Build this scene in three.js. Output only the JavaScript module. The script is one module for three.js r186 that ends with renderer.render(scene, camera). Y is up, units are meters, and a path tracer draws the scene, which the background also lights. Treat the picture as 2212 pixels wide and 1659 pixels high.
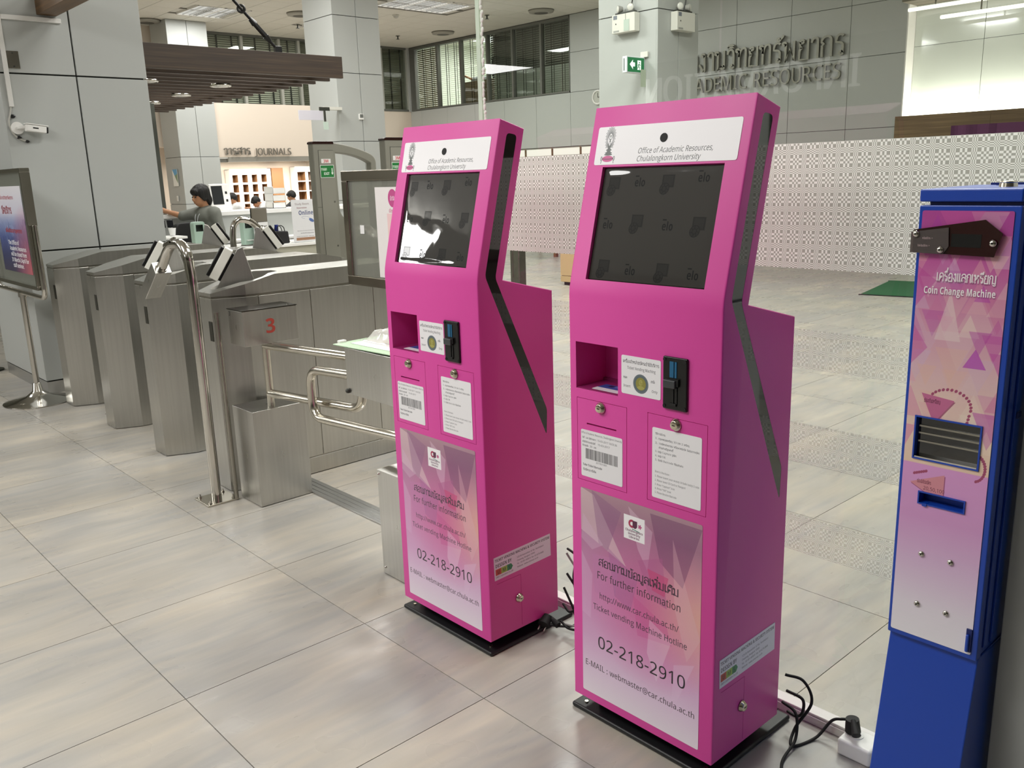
import * as THREE from 'three';
import { RoundedBoxGeometry } from 'three/addons/geometries/RoundedBoxGeometry.js';
import { mergeGeometries, toCreasedNormals } from 'three/addons/utils/BufferGeometryUtils.js';
import { FontLoader } from 'three/addons/loaders/FontLoader.js';
import { TextGeometry } from 'three/addons/geometries/TextGeometry.js';
import { MarchingCubes } from 'three/addons/objects/MarchingCubes.js';
import { RectAreaLightUniformsLib } from 'three/addons/lights/RectAreaLightUniformsLib.js';
import { Brush, Evaluator, SUBTRACTION } from 'three-bvh-csg';

// ---------------------------------------------------------------- camera, exposure, lights
RectAreaLightUniformsLib.init();
const scene = new THREE.Scene();
scene.background = new THREE.Color(0x050505);
const EYE = 1.42138;
const camera = new THREE.PerspectiveCamera(2 * Math.atan(829.5 / 1897.21) * 180 / Math.PI, 2212 / 1659, 0.05, 80);
camera.position.set(0, EYE, 0);
camera.rotation.set(-0.2350114, 0.8349288, -0.0312105, 'YXZ');
scene.add(camera);
const renderer = new THREE.WebGLRenderer({ antialias: true });
renderer.toneMapping = THREE.LinearToneMapping;
renderer.toneMappingExposure = 0.84;
renderer.shadowMap.enabled = true;
const HALL_Y = 5.05, LOBBY_Y = 3.2, GLASS_Z = -1.97;
const LAMP = { hall: 33, lobby: 20, cove: 38, ledge: 22, mezzanine: 20 };   // radiance of the lamps
// ceiling fittings: [x, z, width in x, width in z, units]
const HALL_LAMPS = [[-16.33, -12.6, 1.2, 1.8, 3], [-19.5, -9.2, 1.2, 1.2, 2], [-19.6, -12.0, 1.2, 0.6, 1], [-9.7, -6.3, 1.2, 1.8, 3], [-6.2, -6.3, 1.2, 1.8, 3], [-13.1, -6.3, 1.2, 1.8, 3],
  [-12.4, -12.6, 1.2, 1.2, 2], [-2.9, -6.3, 1.2, 1.8, 3], [-1.9, -3.5, 1.2, 1.8, 3], [-17.2, -6.0, 1.2, 1.2, 2], [-13.1, -3.4, 1.2, 1.2, 2], [-9.2, -3.2, 1.2, 1.2, 2]];  // the fitting just behind the glass wall is added to brighten its film
const LOBBY_LAMPS = [[-4.0, 0.75, 1.2, 1.2, 2], [-2.0, 0.55, 1.2, 1.2, 2], [-9.4, 0.2, 1.2, 1.2, 2], [-3.0, 6.6, 1.2, 1.2, 2], [-12.0, 6.6, 1.2, 1.2, 2]];

// ---------------------------------------------------------------- helpers
let seed = 7;
const rnd = (a = 1, b) => { seed = (seed * 1664525 + 1013904223) >>> 0; const t = seed / 4294967296; return b === undefined ? t * a : a + t * (b - a); };
const taken = {};
function numbered(name) { const n = taken[name] = (taken[name] ?? -1) + 1; return n ? name + '_' + String(n).padStart(3, '0') : name; }
function tag(o, label, category, group, kind) { if (label) o.userData.label = label; if (category) o.userData.category = category; if (group) o.userData.group = group; if (kind) o.userData.kind = kind; return o; }
function thing(name, label, category, at = [0, 0, 0], turn = 0, group) {
  const o = new THREE.Group(); o.name = numbered(name); scene.add(o); o.position.set(...at); o.rotation.y = turn;
  return tag(o, label, category, group);
}
function struct(name, label) { const o = new THREE.Group(); o.name = numbered(name); scene.add(o); o.userData.kind = 'structure'; if (label) o.userData.label = label; return o; }
function part(parent, name, geo, mat, at, rot, label) {
  const m = new THREE.Mesh(geo, mat); m.name = name; m.castShadow = m.receiveShadow = true;
  if (at) m.position.set(...at); if (rot) m.rotation.set(...rot);
  if (label) m.userData.label = label;
  parent.add(m); return m;
}
const V = (x, y, z) => new THREE.Vector3(x, y, z);
function boxUV(g, s = 1) {                                              // uv in metres, by the way each face points
  if (g.index) g = g.toNonIndexed();
  const p = g.attributes.position, n = g.attributes.normal, uv = new Float32Array(p.count * 2);
  for (let i = 0; i < p.count; i++) {
    const ax = Math.abs(n.getX(i)), ay = Math.abs(n.getY(i)), az = Math.abs(n.getZ(i));
    const [u, v] = ax >= ay && ax >= az ? [p.getZ(i), p.getY(i)] : ay >= az ? [p.getX(i), p.getZ(i)] : [p.getX(i), p.getY(i)];
    uv[2 * i] = u * s; uv[2 * i + 1] = v * s;
  }
  g.setAttribute('uv', new THREE.BufferAttribute(uv, 2)); return g;
}
const boxCache = new Map();
function box(w, h, d, r = 0, seg = 2) {
  const k = [w, h, d, r, seg].map((x) => x.toFixed ? x.toFixed(4) : x).join();
  if (!boxCache.has(k)) boxCache.set(k, boxUV(r ? new RoundedBoxGeometry(w, h, d, seg, r) : new THREE.BoxGeometry(w, h, d)));
  return boxCache.get(k);
}
const span = (x0, x1, y0, y1, z0, z1, r = 0) => box(x1 - x0, y1 - y0, Math.abs(z1 - z0), r).clone().translate((x0 + x1) / 2, (y0 + y1) / 2, (z0 + z1) / 2);
const merge = (list) => mergeGeometries(list.map((g) => { g = g.index ? g.toNonIndexed() : g.clone(); for (const k of Object.keys(g.attributes)) if (!['position', 'normal', 'uv'].includes(k)) g.deleteAttribute(k); if (!g.attributes.uv) g.setAttribute('uv', new THREE.BufferAttribute(new Float32Array(g.attributes.position.count * 2), 2)); return g; }));
const cyl = (r0, r1, h, n = 24) => new THREE.CylinderGeometry(r0, r1, h, n);
function tube(points, r, seg = 48, rad = 12, closed = false, curve) { return new THREE.TubeGeometry(curve ?? new THREE.CatmullRomCurve3(points.map((p) => V(...p)), closed, 'catmullrom', 0.5), seg, r, rad, closed); }
// pipe with round bends: path of straight runs whose corners are rounded with radius b
function pipe(pts, r, b = 0.05, rad = 14) {
  const path = new THREE.CurvePath(), P = pts.map((p) => V(...p)); let from = P[0];
  for (let i = 1; i < P.length; i++) {
    if (i === P.length - 1) { path.add(new THREE.LineCurve3(from, P[i])); break; }
    const d0 = P[i].clone().sub(P[i - 1]).normalize(), d1 = P[i + 1].clone().sub(P[i]).normalize();
    const a = P[i].clone().addScaledVector(d0, -b), c = P[i].clone().addScaledVector(d1, b);
    path.add(new THREE.LineCurve3(from, a)); path.add(new THREE.QuadraticBezierCurve3(a, P[i], c)); from = c;
  }
  const pts2 = []; for (const c of path.curves) { const n = c.isLineCurve3 ? 2 : 10; for (let k = 0; k < n; k++) pts2.push(c.getPoint(k / n)); } pts2.push(P[P.length - 1]);
  const poly = new THREE.CurvePath(); for (let i = 1; i < pts2.length; i++) if (pts2[i].distanceTo(pts2[i - 1]) > 1e-5) poly.add(new THREE.LineCurve3(pts2[i - 1], pts2[i]));
  // sweep with explicit frames
  const ring = [], N = pts2.length; let up = V(0.123, 0.321, 0.93).normalize();
  const pos = [], nor = [], uv = [], idx = []; let len = 0;
  for (let i = 0; i < N; i++) {
    const t = pts2[Math.min(i + 1, N - 1)].clone().sub(pts2[Math.max(i - 1, 0)]).normalize();
    up = up.clone().addScaledVector(t, -up.dot(t)).normalize(); const s = new THREE.Vector3().crossVectors(t, up);
    if (i) len += pts2[i].distanceTo(pts2[i - 1]);
    for (let k = 0; k <= rad; k++) { const a = k / rad * Math.PI * 2, n = up.clone().multiplyScalar(Math.cos(a)).addScaledVector(s, Math.sin(a)); pos.push(pts2[i].x + n.x * r, pts2[i].y + n.y * r, pts2[i].z + n.z * r); nor.push(n.x, n.y, n.z); uv.push(k / rad * r * 6.28, len); }
    if (i) for (let k = 0; k < rad; k++) { const a = (i - 1) * (rad + 1) + k, b2 = a + rad + 1; idx.push(a, a + 1, b2, a + 1, b2 + 1, b2); }
  }
  for (const [e, flip] of [[0, 1], [N - 1, 0]]) { const c = pos.length / 3; pos.push(pts2[e].x, pts2[e].y, pts2[e].z); nor.push(0, 1, 0); uv.push(0, 0); for (let k = 0; k < rad; k++) { const a = e * (rad + 1) + k; flip ? idx.push(c, a + 1, a) : idx.push(c, a, a + 1); } }
  const g = new THREE.BufferGeometry(); g.setAttribute('position', new THREE.Float32BufferAttribute(pos, 3)); g.setAttribute('normal', new THREE.Float32BufferAttribute(nor, 3)); g.setAttribute('uv', new THREE.Float32BufferAttribute(uv, 2)); g.setIndex(idx); return g;
}
function roundRect(w, h, r, x = -w / 2, y = -h / 2) {
  const s = new THREE.Shape(); s.moveTo(x + r, y); s.lineTo(x + w - r, y); s.quadraticCurveTo(x + w, y, x + w, y + r); s.lineTo(x + w, y + h - r); s.quadraticCurveTo(x + w, y + h, x + w - r, y + h); s.lineTo(x + r, y + h); s.quadraticCurveTo(x, y + h, x, y + h - r); s.lineTo(x, y + r); s.quadraticCurveTo(x, y, x + r, y); return s;
}
function polyShape(pts, r = 0) {
  const s = new THREE.Shape(), n = pts.length;
  if (!r) { pts.forEach(([x, y], i) => i ? s.lineTo(x, y) : s.moveTo(x, y)); s.closePath(); return s; }
  for (let i = 0; i < n; i++) {
    const [x, y] = pts[i], [px, py] = pts[(i + n - 1) % n], [nx, ny] = pts[(i + 1) % n], l0 = Math.hypot(px - x, py - y), l1 = Math.hypot(nx - x, ny - y), b = Math.min(r, l0 / 2, l1 / 2);
    const a = [x + (px - x) / l0 * b, y + (py - y) / l0 * b], c = [x + (nx - x) / l1 * b, y + (ny - y) / l1 * b];
    i ? s.lineTo(...a) : s.moveTo(...a); s.quadraticCurveTo(x, y, ...c);
  }
  s.closePath(); return s;
}
const extrude = (shape, depth, bevel = 0, o = {}) => new THREE.ExtrudeGeometry(shape, { depth, bevelEnabled: bevel > 0, bevelSize: bevel, bevelThickness: bevel, bevelOffset: -bevel, bevelSegments: 2, curveSegments: 8, ...o });
// thin printed plate in the xy plane, centred, its print facing +z
function plate(w, h, t = 0.0008, r = 0.004) {
  const g = extrude(roundRect(w, h, r), t, 0), p = g.attributes.position, uv = g.attributes.uv;
  for (let i = 0; i < p.count; i++) uv.setXY(i, p.getX(i) / w + 0.5, p.getY(i) / h + 0.5);
  return g;
}
const ev = new Evaluator(); ev.attributes = ['position', 'normal', 'uv'];
function cut(geo, ...holes) {
  const B = (g) => { g = g.clone(); if (!g.index) g.setIndex([...Array(g.attributes.position.count).keys()]); g.clearGroups(); const b = new Brush(g); b.updateMatrixWorld(); return b; };
  let a = B(geo); for (const h of holes) { const r = ev.evaluate(a, B(h), SUBTRACTION); r.geometry.clearGroups(); a = B(r.geometry); }
  const g = a.geometry; g.clearGroups(); return g;
}
// noise
const H2 = (x, y) => { let h = Math.imul(x | 0, 374761393) + Math.imul(y | 0, 668265263); h = Math.imul(h ^ (h >>> 13), 1274126177); return ((h ^ (h >>> 16)) >>> 0) / 4294967296; };
function vnoise(x, y, px = 1e9, py = 1e9) { const X = Math.floor(x), Y = Math.floor(y), u = x - X, v = y - Y, s = u * u * (3 - 2 * u), t = v * v * (3 - 2 * v), m = (a, p) => ((a % p) + p) % p, h = (a, b) => H2(m(a, px), m(b, py)); return (h(X, Y) * (1 - s) + h(X + 1, Y) * s) * (1 - t) + (h(X, Y + 1) * (1 - s) + h(X + 1, Y + 1) * s) * t; }
function pixelTex(w, h, fn, srgb = true, repeat = true) {
  const d = new Uint8Array(w * h * 4);
  for (let y = 0; y < h; y++) for (let x = 0; x < w; x++) { const c = fn(x / w, y / h, x, y), o = (y * w + x) * 4; if (typeof c === 'number') d[o] = d[o + 1] = d[o + 2] = c; else { d[o] = c[0]; d[o + 1] = c[1]; d[o + 2] = c[2]; } d[o + 3] = 255; }
  const t = new THREE.DataTexture(d, w, h); t.magFilter = THREE.LinearFilter; t.minFilter = THREE.LinearFilter; if (repeat) t.wrapS = t.wrapT = THREE.RepeatWrapping; if (srgb) t.colorSpace = THREE.SRGBColorSpace; t.needsUpdate = true; return t;
}
function canvasTex(w, h, draw, srgb = true) {
  const c = document.createElement('canvas'); c.width = w; c.height = h; const x = c.getContext('2d'); draw(x, w, h);
  const t = new THREE.CanvasTexture(c); if (srgb) t.colorSpace = THREE.SRGBColorSpace; return t;
}
const M = (color, roughness = 0.5, metalness = 0, o = {}) => new THREE.MeshPhysicalMaterial({ color, roughness, metalness, ...o });
const clamp = (x, a = 0, b = 1) => Math.min(b, Math.max(a, x)), mix = (a, b, t) => a + (b - a) * t, step = (a, b, x) => { const t = clamp((x - a) / (b - a)); return t * t * (3 - 2 * t); };

// ---------------------------------------------------------------- Thai letters drawn as strokes (units: 100 = height of a consonant)
// each glyph: [advance, strokes]; "O x y r" is a ring, the rest are M / L / Q in y-up units
const TH = {
  'ก': [66, 'M12 0 L12 54 L20 64 L9 74 Q14 100 34 100 Q56 100 56 72 L56 0'],
  'ข': [64, 'O16 88 8 M24 86 Q26 76 16 66 L16 0 L54 0 L54 100'],
  'ค': [68, 'M12 0 L12 62 Q12 100 36 100 Q60 100 60 62 L60 0 O32 52 8 M26 45 L12 14'],
  'ง': [52, 'O30 90 8 M38 90 L40 30 Q40 0 34 0 L8 42'],
  'จ': [58, 'M10 76 Q14 100 32 100 Q50 100 50 70 L50 22 Q50 0 38 0 Q28 0 27 16 L27 30 O19 38 8'],
  'ช': [66, 'O14 88 8 M22 86 Q24 76 16 66 L16 0 L52 0 L52 64 Q52 76 44 82 L60 100'],
  'ญ': [92, 'M12 0 L12 54 L20 64 L9 74 Q14 100 30 100 Q48 100 48 72 L48 0 M48 10 L84 0 L84 100 M58 -16 Q70 -30 84 -16'],
  'ณ': [92, 'M12 0 L12 54 L20 64 L9 74 Q14 100 30 100 Q48 100 48 72 L48 0 M48 4 L70 16 M84 100 L84 12 O76 10 8'],
  'ด': [68, 'M12 0 L12 62 Q12 100 36 100 Q60 100 60 62 L60 0 O30 44 8 M24 38 L12 6'],
  'ต': [68, 'M12 0 L12 66 Q12 100 24 100 L36 86 L48 100 Q60 100 60 66 L60 0 O30 44 8 M24 38 L12 6'],
  'ถ': [66, 'O10 8 8 M18 8 L18 54 L24 64 L11 74 Q16 100 36 100 Q58 100 58 72 L58 0'],
  'ท': [66, 'O12 90 8 M20 90 L20 0 M20 56 Q28 100 46 100 Q58 100 58 78 L58 0'],
  'ธ': [60, 'M52 98 Q38 100 28 100 Q12 100 12 82 Q12 68 26 68 L40 68 Q52 68 52 54 L52 0 L14 0 L14 46'],
  'น': [66, 'O12 90 8 M20 90 L20 0 L44 20 M56 100 L56 14 O48 12 8'],
  'บ': [64, 'O12 90 8 M20 90 L20 0 L54 0 L54 100'],
  'ป': [64, 'O12 90 8 M20 90 L20 0 L54 0 L54 136'],
  'ฝ': [78, 'O12 90 8 M20 90 L20 0 L40 64 L60 0 L60 136'],
  'พ': [78, 'O12 90 8 M20 90 L20 0 L40 66 L62 0 L62 100'],
  'ภ': [68, 'O22 8 8 M14 8 L14 54 L22 64 L11 74 Q16 100 36 100 Q58 100 58 72 L58 0'],
  'ม': [70, 'O12 90 8 M20 90 L20 16 O14 10 8 M21 8 L58 0 L58 100'],
  'ย': [64, 'O24 90 8 M16 88 Q8 68 24 58 M24 58 Q12 52 12 34 L12 0 L54 0 L54 100'],
  'ร': [54, 'O36 10 8 M44 12 L44 44 Q44 60 28 62 L12 66 Q14 100 30 100 Q40 100 46 92'],
  'ล': [66, 'M10 76 Q14 100 34 100 Q58 100 58 70 L58 0 O16 14 8 M8 16 Q8 60 30 60 Q46 58 58 38'],
  'ว': [54, 'O36 10 8 M44 12 L44 64 Q44 100 28 100 Q12 100 10 76'],
  'ศ': [70, 'M12 0 L12 62 Q12 100 36 100 Q60 100 60 62 L60 0 O32 52 8 M26 45 L12 14 M50 92 L68 116'],
  'ส': [68, 'M10 76 Q14 100 34 100 Q58 100 58 70 L58 0 O16 14 8 M8 16 Q8 60 30 60 Q46 58 58 38 M48 94 L66 116'],
  'ห': [70, 'O12 90 8 M20 90 L20 0 M20 34 L44 62 Q58 56 58 40 L58 0 O52 86 8 M46 80 Q36 72 40 58'],
  'อ': [64, 'M12 70 Q14 100 34 100 Q54 100 54 70 L54 0 L12 0 L12 42 O20 44 8'],
  'ะ': [40, 'O12 72 8 M20 74 L34 86 O12 24 8 M20 26 L34 38'],
  'า': [46, 'M8 78 Q10 100 24 100 Q38 100 38 76 L38 0'],
  'ำ': [46, 'O-12 122 8 M8 78 Q10 100 24 100 Q38 100 38 76 L38 0'],
  'เ': [30, 'O18 8 8 M10 10 L10 100'], 'แ': [56, 'O18 8 8 M10 10 L10 100 O44 8 8 M36 10 L36 100'],
  'โ': [36, 'O24 8 8 M16 10 L16 104 Q18 122 32 116 L10 136'], 'ใ': [34, 'O24 8 8 M16 10 L16 104 Q14 132 26 132 Q36 124 24 112'], 'ไ': [34, 'O24 8 8 M16 10 L16 104 Q18 120 6 124 L26 138'],
};
const MARK = {   // placed against the right edge of the consonant before
  'ั': 'O-18 116 7 M-11 118 Q0 122 6 136', 'ิ': 'M-44 112 Q-26 138 -6 112 L-44 112', 'ี': 'M-44 112 Q-26 138 -6 112 L-44 112 M-6 112 L-6 138', 'ึ': 'M-44 112 Q-26 138 -6 112 L-44 112 O-8 124 6', 'ื': 'M-44 112 Q-26 138 -6 112 L-44 112 M-6 112 L-6 138 M-16 120 L-16 138',
  'ุ': 'O-14 -16 6 M-8 -16 L-8 -38', 'ู': 'O-30 -16 6 M-24 -16 L-24 -38 L-8 -38 L-8 -12', '็': 'M-34 116 Q-34 140 -14 128 Q-20 118 -26 124',
  '่': 'M-10 T0 L-10 T22', '้': 'M-26 T20 Q-14 T24 -16 T8 L-24 T2 L2 T16', '์': 'O-12 T6 6 M-8 T12 L2 T26', '๊': 'M-28 T4 L-22 T20 L-14 T6 L0 T22',
};
function strokes(text) {                                          // -> { lines: [[x, y], ...], width } in units, also for plain spaces
  const lines = []; let x = 0, high = false; const tops = 'ิีึืั';
  const read = (src, dx, t0) => {
    const tk = src.replace(/T(-?\d+)/g, (_, n) => String(t0 + +n)).match(/[MLQO]|-?\d+(\.\d+)?/g); let i = 0, cur = null, line = null;
    const num = () => +tk[i++];
    while (i < tk.length) {
      const c = tk[i++];
      if (c === 'O') { const cx = num() + dx, cy = num(), r = num(), l = []; for (let k = 0; k <= 14; k++) l.push([cx + Math.cos(k / 14 * 6.2832) * r, cy + Math.sin(k / 14 * 6.2832) * r]); lines.push(l); }
      if (c === 'M') { cur = [num() + dx, num()]; line = [cur]; lines.push(line); }
      if (c === 'L') { cur = [num() + dx, num()]; line.push(cur); }
      if (c === 'Q') { const a = cur, b = [num() + dx, num()], e = [num() + dx, num()]; for (let k = 1; k <= 7; k++) { const t = k / 7, s = 1 - t; line.push([s * s * a[0] + 2 * s * t * b[0] + t * t * e[0], s * s * a[1] + 2 * s * t * b[1] + t * t * e[1]]); } cur = e; }
    }
  };
  for (const ch of text) {
    if (TH[ch]) { read(TH[ch][1], x, 114); x += TH[ch][0]; high = false; } else if (MARK[ch]) { read(MARK[ch], x, high ? 144 : 114); if (tops.includes(ch)) high = true; } else if (ch === ' ') x += 34;
  }
  return { lines, width: x };
}
const isThai = (c) => c >= '\u0e00' && c <= '\u0e7f';
// draws mixed Thai / Latin text with its baseline at x, y; size = Latin font size
function say(ctx, text, x, y, size, { color = '#222', font = 'sans-serif', weight = '', align = 'left', bold = 1, sx = 1, slant = 0 } = {}) {
  const runs = text.match(/[\u0e00-\u0e7f]+|[^\u0e00-\u0e7f]+/g) ?? [], k = size * 0.0056;
  ctx.font = `${weight} ${size}px ${font}`.trim();
  const w = runs.map((r) => isThai(r[0]) ? strokes(r).width * k : ctx.measureText(r).width), total = w.reduce((a, b) => a + b, 0) * sx;
  ctx.save(); ctx.translate(align === 'center' ? x - total / 2 : align === 'right' ? x - total : x, y); ctx.transform(sx, 0, -slant, 1, 0, 0);
  ctx.fillStyle = ctx.strokeStyle = color; ctx.lineWidth = size * 0.068 * bold; ctx.lineJoin = ctx.lineCap = 'round'; ctx.textBaseline = 'alphabetic'; ctx.textAlign = 'left';
  let at = 0;
  runs.forEach((r, i) => {
    if (isThai(r[0])) { for (const l of strokes(r).lines) { ctx.beginPath(); l.forEach(([a, b], j) => j ? ctx.lineTo(at + a * k, -b * k) : ctx.moveTo(at + a * k, -b * k)); ctx.stroke(); } } else ctx.fillText(r, at, 0);
    at += w[i];
  });
  ctx.restore(); return total;
}
// letters as solid shapes: every consonant with its marks is one part
function thaiLetters(text) {                                       // -> [{ lines, x }]
  const out = []; let x = 0, cluster = '';
  const flush = () => { if (cluster) { const s = strokes(cluster); out.push({ lines: s.lines, x }); x += s.width; cluster = ''; } };
  for (const ch of text) { if (ch === ' ') { flush(); x += 34; } else if (MARK[ch]) cluster += ch; else { flush(); cluster = ch; } }
  flush(); return { letters: out, width: x };
}
function ribbon(line, half, depth) {                               // a stroke as an extruded band
  const n = line.length, L = [], R = [];
  for (let i = 0; i < n; i++) {
    const a = line[Math.max(0, i - 1)], b = line[Math.min(n - 1, i + 1)], d = Math.hypot(b[0] - a[0], b[1] - a[1]) || 1, nx = -(b[1] - a[1]) / d * half, ny = (b[0] - a[0]) / d * half;
    L.push([line[i][0] + nx, line[i][1] + ny]); R.push([line[i][0] - nx, line[i][1] - ny]);
  }
  const pos = [], q = (a, b, c, d) => pos.push(...a, ...b, ...c, ...a, ...c, ...d);
  for (let i = 0; i < n - 1; i++) {
    q([...R[i], depth], [...R[i + 1], depth], [...L[i + 1], depth], [...L[i], depth]);
    q([...L[i], 0], [...L[i], depth], [...L[i + 1], depth], [...L[i + 1], 0]); q([...R[i], depth], [...R[i], 0], [...R[i + 1], 0], [...R[i + 1], depth]);
  }
  for (const [i, s] of [[0, 1], [n - 1, -1]]) s > 0 ? q([...R[i], 0], [...R[i], depth], [...L[i], depth], [...L[i], 0]) : q([...L[i], 0], [...L[i], depth], [...R[i], depth], [...R[i], 0]);
  const g = new THREE.BufferGeometry(); g.setAttribute('position', new THREE.Float32BufferAttribute(pos, 3)); g.computeVertexNormals(); return g;
}
const font = await new FontLoader().loadAsync('fonts/droid/droid_sans_bold.typeface.json');
const fontThin = await new FontLoader().loadAsync('fonts/droid/droid_sans_regular.typeface.json');

// ---------------------------------------------------------------- materials
const grainTex = pixelTex(256, 256, (u, v) => { const n = 0.5 * vnoise(u * 64, v * 64, 64, 64) + 0.5 * vnoise(u * 128, v * 128, 128, 128); return 110 + 90 * n; }, false);
grainTex.repeat.set(6, 6);
const brushTex = pixelTex(512, 128, (u, v) => { const n = 0.6 * vnoise(u * 256, v * 2, 256, 2) + 0.4 * vnoise(u * 512, v * 3, 512, 3); return 60 + 150 * n; }, false); brushTex.repeat.set(3, 1.5);
const smudgeTex = pixelTex(256, 256, (u, v) => { const n = 0.5 * vnoise(u * 5, v * 4, 5, 4) + 0.3 * vnoise(u * 13, v * 9, 13, 9) + 0.2 * vnoise(u * 60, v * 12, 60, 12); return 165 + 60 * n; }, false); smudgeTex.repeat.set(1.1, 1.1);
const steelTint = pixelTex(256, 256, (u, v) => { const n = 0.55 * vnoise(u * 6, v * 3, 6, 3) + 0.45 * vnoise(u * 120, v * 4, 120, 4); const k = 0.94 + 0.09 * n; return [202 * k, 201 * k, 196 * k]; }); steelTint.repeat.set(1.3, 1.3);
const MAT = {
  pink: M(0xdb46a1, 0.45, 0, { bumpMap: grainTex, bumpScale: 0.00012, clearcoat: 0.15, clearcoatRoughness: 0.35 }),
  pinkDark: M(0x8c1f5e, 0.5), black: M(0x0b0b0b, 0.32), blackMatte: M(0x101010, 0.6), blackGloss: M(0x050505, 0.06, 0, { clearcoat: 1, clearcoatRoughness: 0.03 }), rubber: M(0x0d0d0d, 0.7),
  baseBlack: M(0x16181a, 0.42, 0, { bumpMap: grainTex, bumpScale: 0.0001 }),
  steel: M(0xffffff, 0.42, 1, { map: steelTint, roughnessMap: smudgeTex, bumpMap: brushTex, bumpScale: 0.00003 }),
  steelDark: M(0xa5a299, 0.36, 1, { roughnessMap: smudgeTex }), chrome: M(0xd6d3cc, 0.12, 1), tubeSteel: M(0xcfcabe, 0.22, 1), nickel: M(0xcfc8b4, 0.22, 1), alu: M(0xc4c4c2, 0.42, 1),
  blue: M(0x0e42ae, 0.36, 0, { bumpMap: grainTex, bumpScale: 0.00014, clearcoat: 0.2, clearcoatRoughness: 0.3 }), blueDeep: M(0x0a1f66, 0.4),
  white: M(0xe9e8e4, 0.45), whiteGloss: M(0xf0efec, 0.18), offWhite: M(0xd9d8cf, 0.5), paper: M(0xeeeeee, 0.75), trunking: M(0xe4e3df, 0.35),
  joint: M(0x2c2d29, 0.8), panelGreen: M(0xb3b6b3, 0.38), panelBlue: M(0xb3b6b3, 0.38), panelPale: M(0xb3b6b3, 0.38),
  cream: M(0xdccfc0, 0.7), ceilingGrey: M(0xd5d3cb, 0.85), slab: M(0x57534c, 0.8),
  greyPlastic: M(0x86857a, 0.45), greyPlasticDark: M(0x605f57, 0.5), redBrown: M(0x2a1512, 0.25), darkGrey: M(0x33352f, 0.45), cabinetGrey: M(0x4c4f48, 0.5),
  mint: M(0xa9c2b4, 0.4), kraft: M(0x97704a, 0.7), woodLight: M(0xc4a67c, 0.5), greenMat: M(0x1f5a35, 0.95), purple: M(0x6b3a63, 0.85), dimWall: M(0x8d8d80, 0.8),
};
const woodTex = (a, b) => { const t = pixelTex(256, 512, (u, v) => { const r = 0.5 * vnoise(u * 40, v * 2, 40, 2) + 0.35 * vnoise(u * 90, v * 5, 90, 5) + 0.15 * vnoise(u * 8, v * 1, 8, 1), k = clamp(r * 1.3 - 0.15); return [mix(a[0], b[0], k), mix(a[1], b[1], k), mix(a[2], b[2], k)]; }); return t; };
const woodDarkMap = woodTex([44, 33, 23], [74, 58, 42]); woodDarkMap.repeat.set(3, 1); woodDarkMap.rotation = Math.PI / 2;
const woodMidMap = woodTex([104, 82, 54], [146, 120, 84]); woodMidMap.repeat.set(2, 0.7); woodMidMap.rotation = Math.PI / 2;
MAT.woodDark = M(0xffffff, 0.5, 0, { map: woodDarkMap }); MAT.woodMid = M(0xffffff, 0.5, 0, { map: woodMidMap }); MAT.woodBeam = M(0xd8c8b4, 0.5, 0, { map: woodMidMap });
const glow = (color, k) => new THREE.MeshStandardMaterial({ color: 0x111111, emissive: color, emissiveIntensity: k, roughness: 0.6 });
function areaLight(parent, x, y, z, w, h, k, color = 0xfcfbf8, look = [0, -1, 0]) {
  const l = new THREE.RectAreaLight(color, k, w, h); l.name = 'lamp_light'; l.position.set(x, y, z); parent.add(l); parent.updateMatrixWorld(true); const p = l.getWorldPosition(V(0, 0, 0)); l.lookAt(p.x + look[0], p.y + look[1], p.z + look[2] + (look[1] ? 1e-4 : 0)); return l;
}

// ---------------------------------------------------------------- floor: square tiles on a dark bed
function tileTex(s) {
  return pixelTex(512, 512, (u, v, x, y) => {
    const warp = vnoise(u * 3 + s * 9, v * 3 + s * 5) * 0.35, a = vnoise(u * 9 + warp * 4 + s * 17, v * 1.6 + s * 3), b = vnoise(u * 26 + s * 31 + warp * 6, v * 3.5 + s * 7), c = vnoise(u * 70 + s * 11, v * 9 + s), d = vnoise(u * 3 + s * 2.3, v * 2.2 + s * 4.1), e = H2(x + s * 977, y);
    const k = 0.96 + 0.05 * (a - 0.5) + 0.06 * (b - 0.5) + 0.025 * (c - 0.5) + 0.08 * (d - 0.5) + 0.012 * (e - 0.5), warm = (d - 0.5) * 8 + (b - 0.5) * 6;
    return [clamp(178 * k + warm * 0.5, 0, 255), clamp(173 * k, 0, 255), clamp(164 * k - warm * 0.8, 0, 255)];
  }, true, false);
}
const tileRough = pixelTex(256, 256, (u, v) => { const n = 0.5 * vnoise(u * 6, v * 3, 6, 3) + 0.5 * vnoise(u * 22, v * 10, 22, 10); return 70 + 55 * n; }, false);
const tileMats = [0, 1, 2, 3, 4, 5].map((s) => M(0xffffff, 0.85, 0, { map: tileTex(s + 1), roughnessMap: tileRough, specularIntensity: 0.9 }));
const floor = struct('floor', 'square beige grey stone-look floor tiles with dark joints');
part(floor, 'floor_bed', span(-23, 8, -0.2, -0.006, -17, 9), MAT.slab);
const camInv = (() => { camera.updateMatrixWorld(true); camera.updateProjectionMatrix(); return new THREE.Matrix4().multiplyMatrices(camera.projectionMatrix, camera.matrixWorld.clone().invert()); })();
const inView = (x, y, z, m = 1.03) => { const p = new THREE.Vector4(x, y, z, 1).applyMatrix4(camInv); return p.w > 0 && Math.abs(p.x) < p.w * m && Math.abs(p.y) < p.w * m; };
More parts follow.
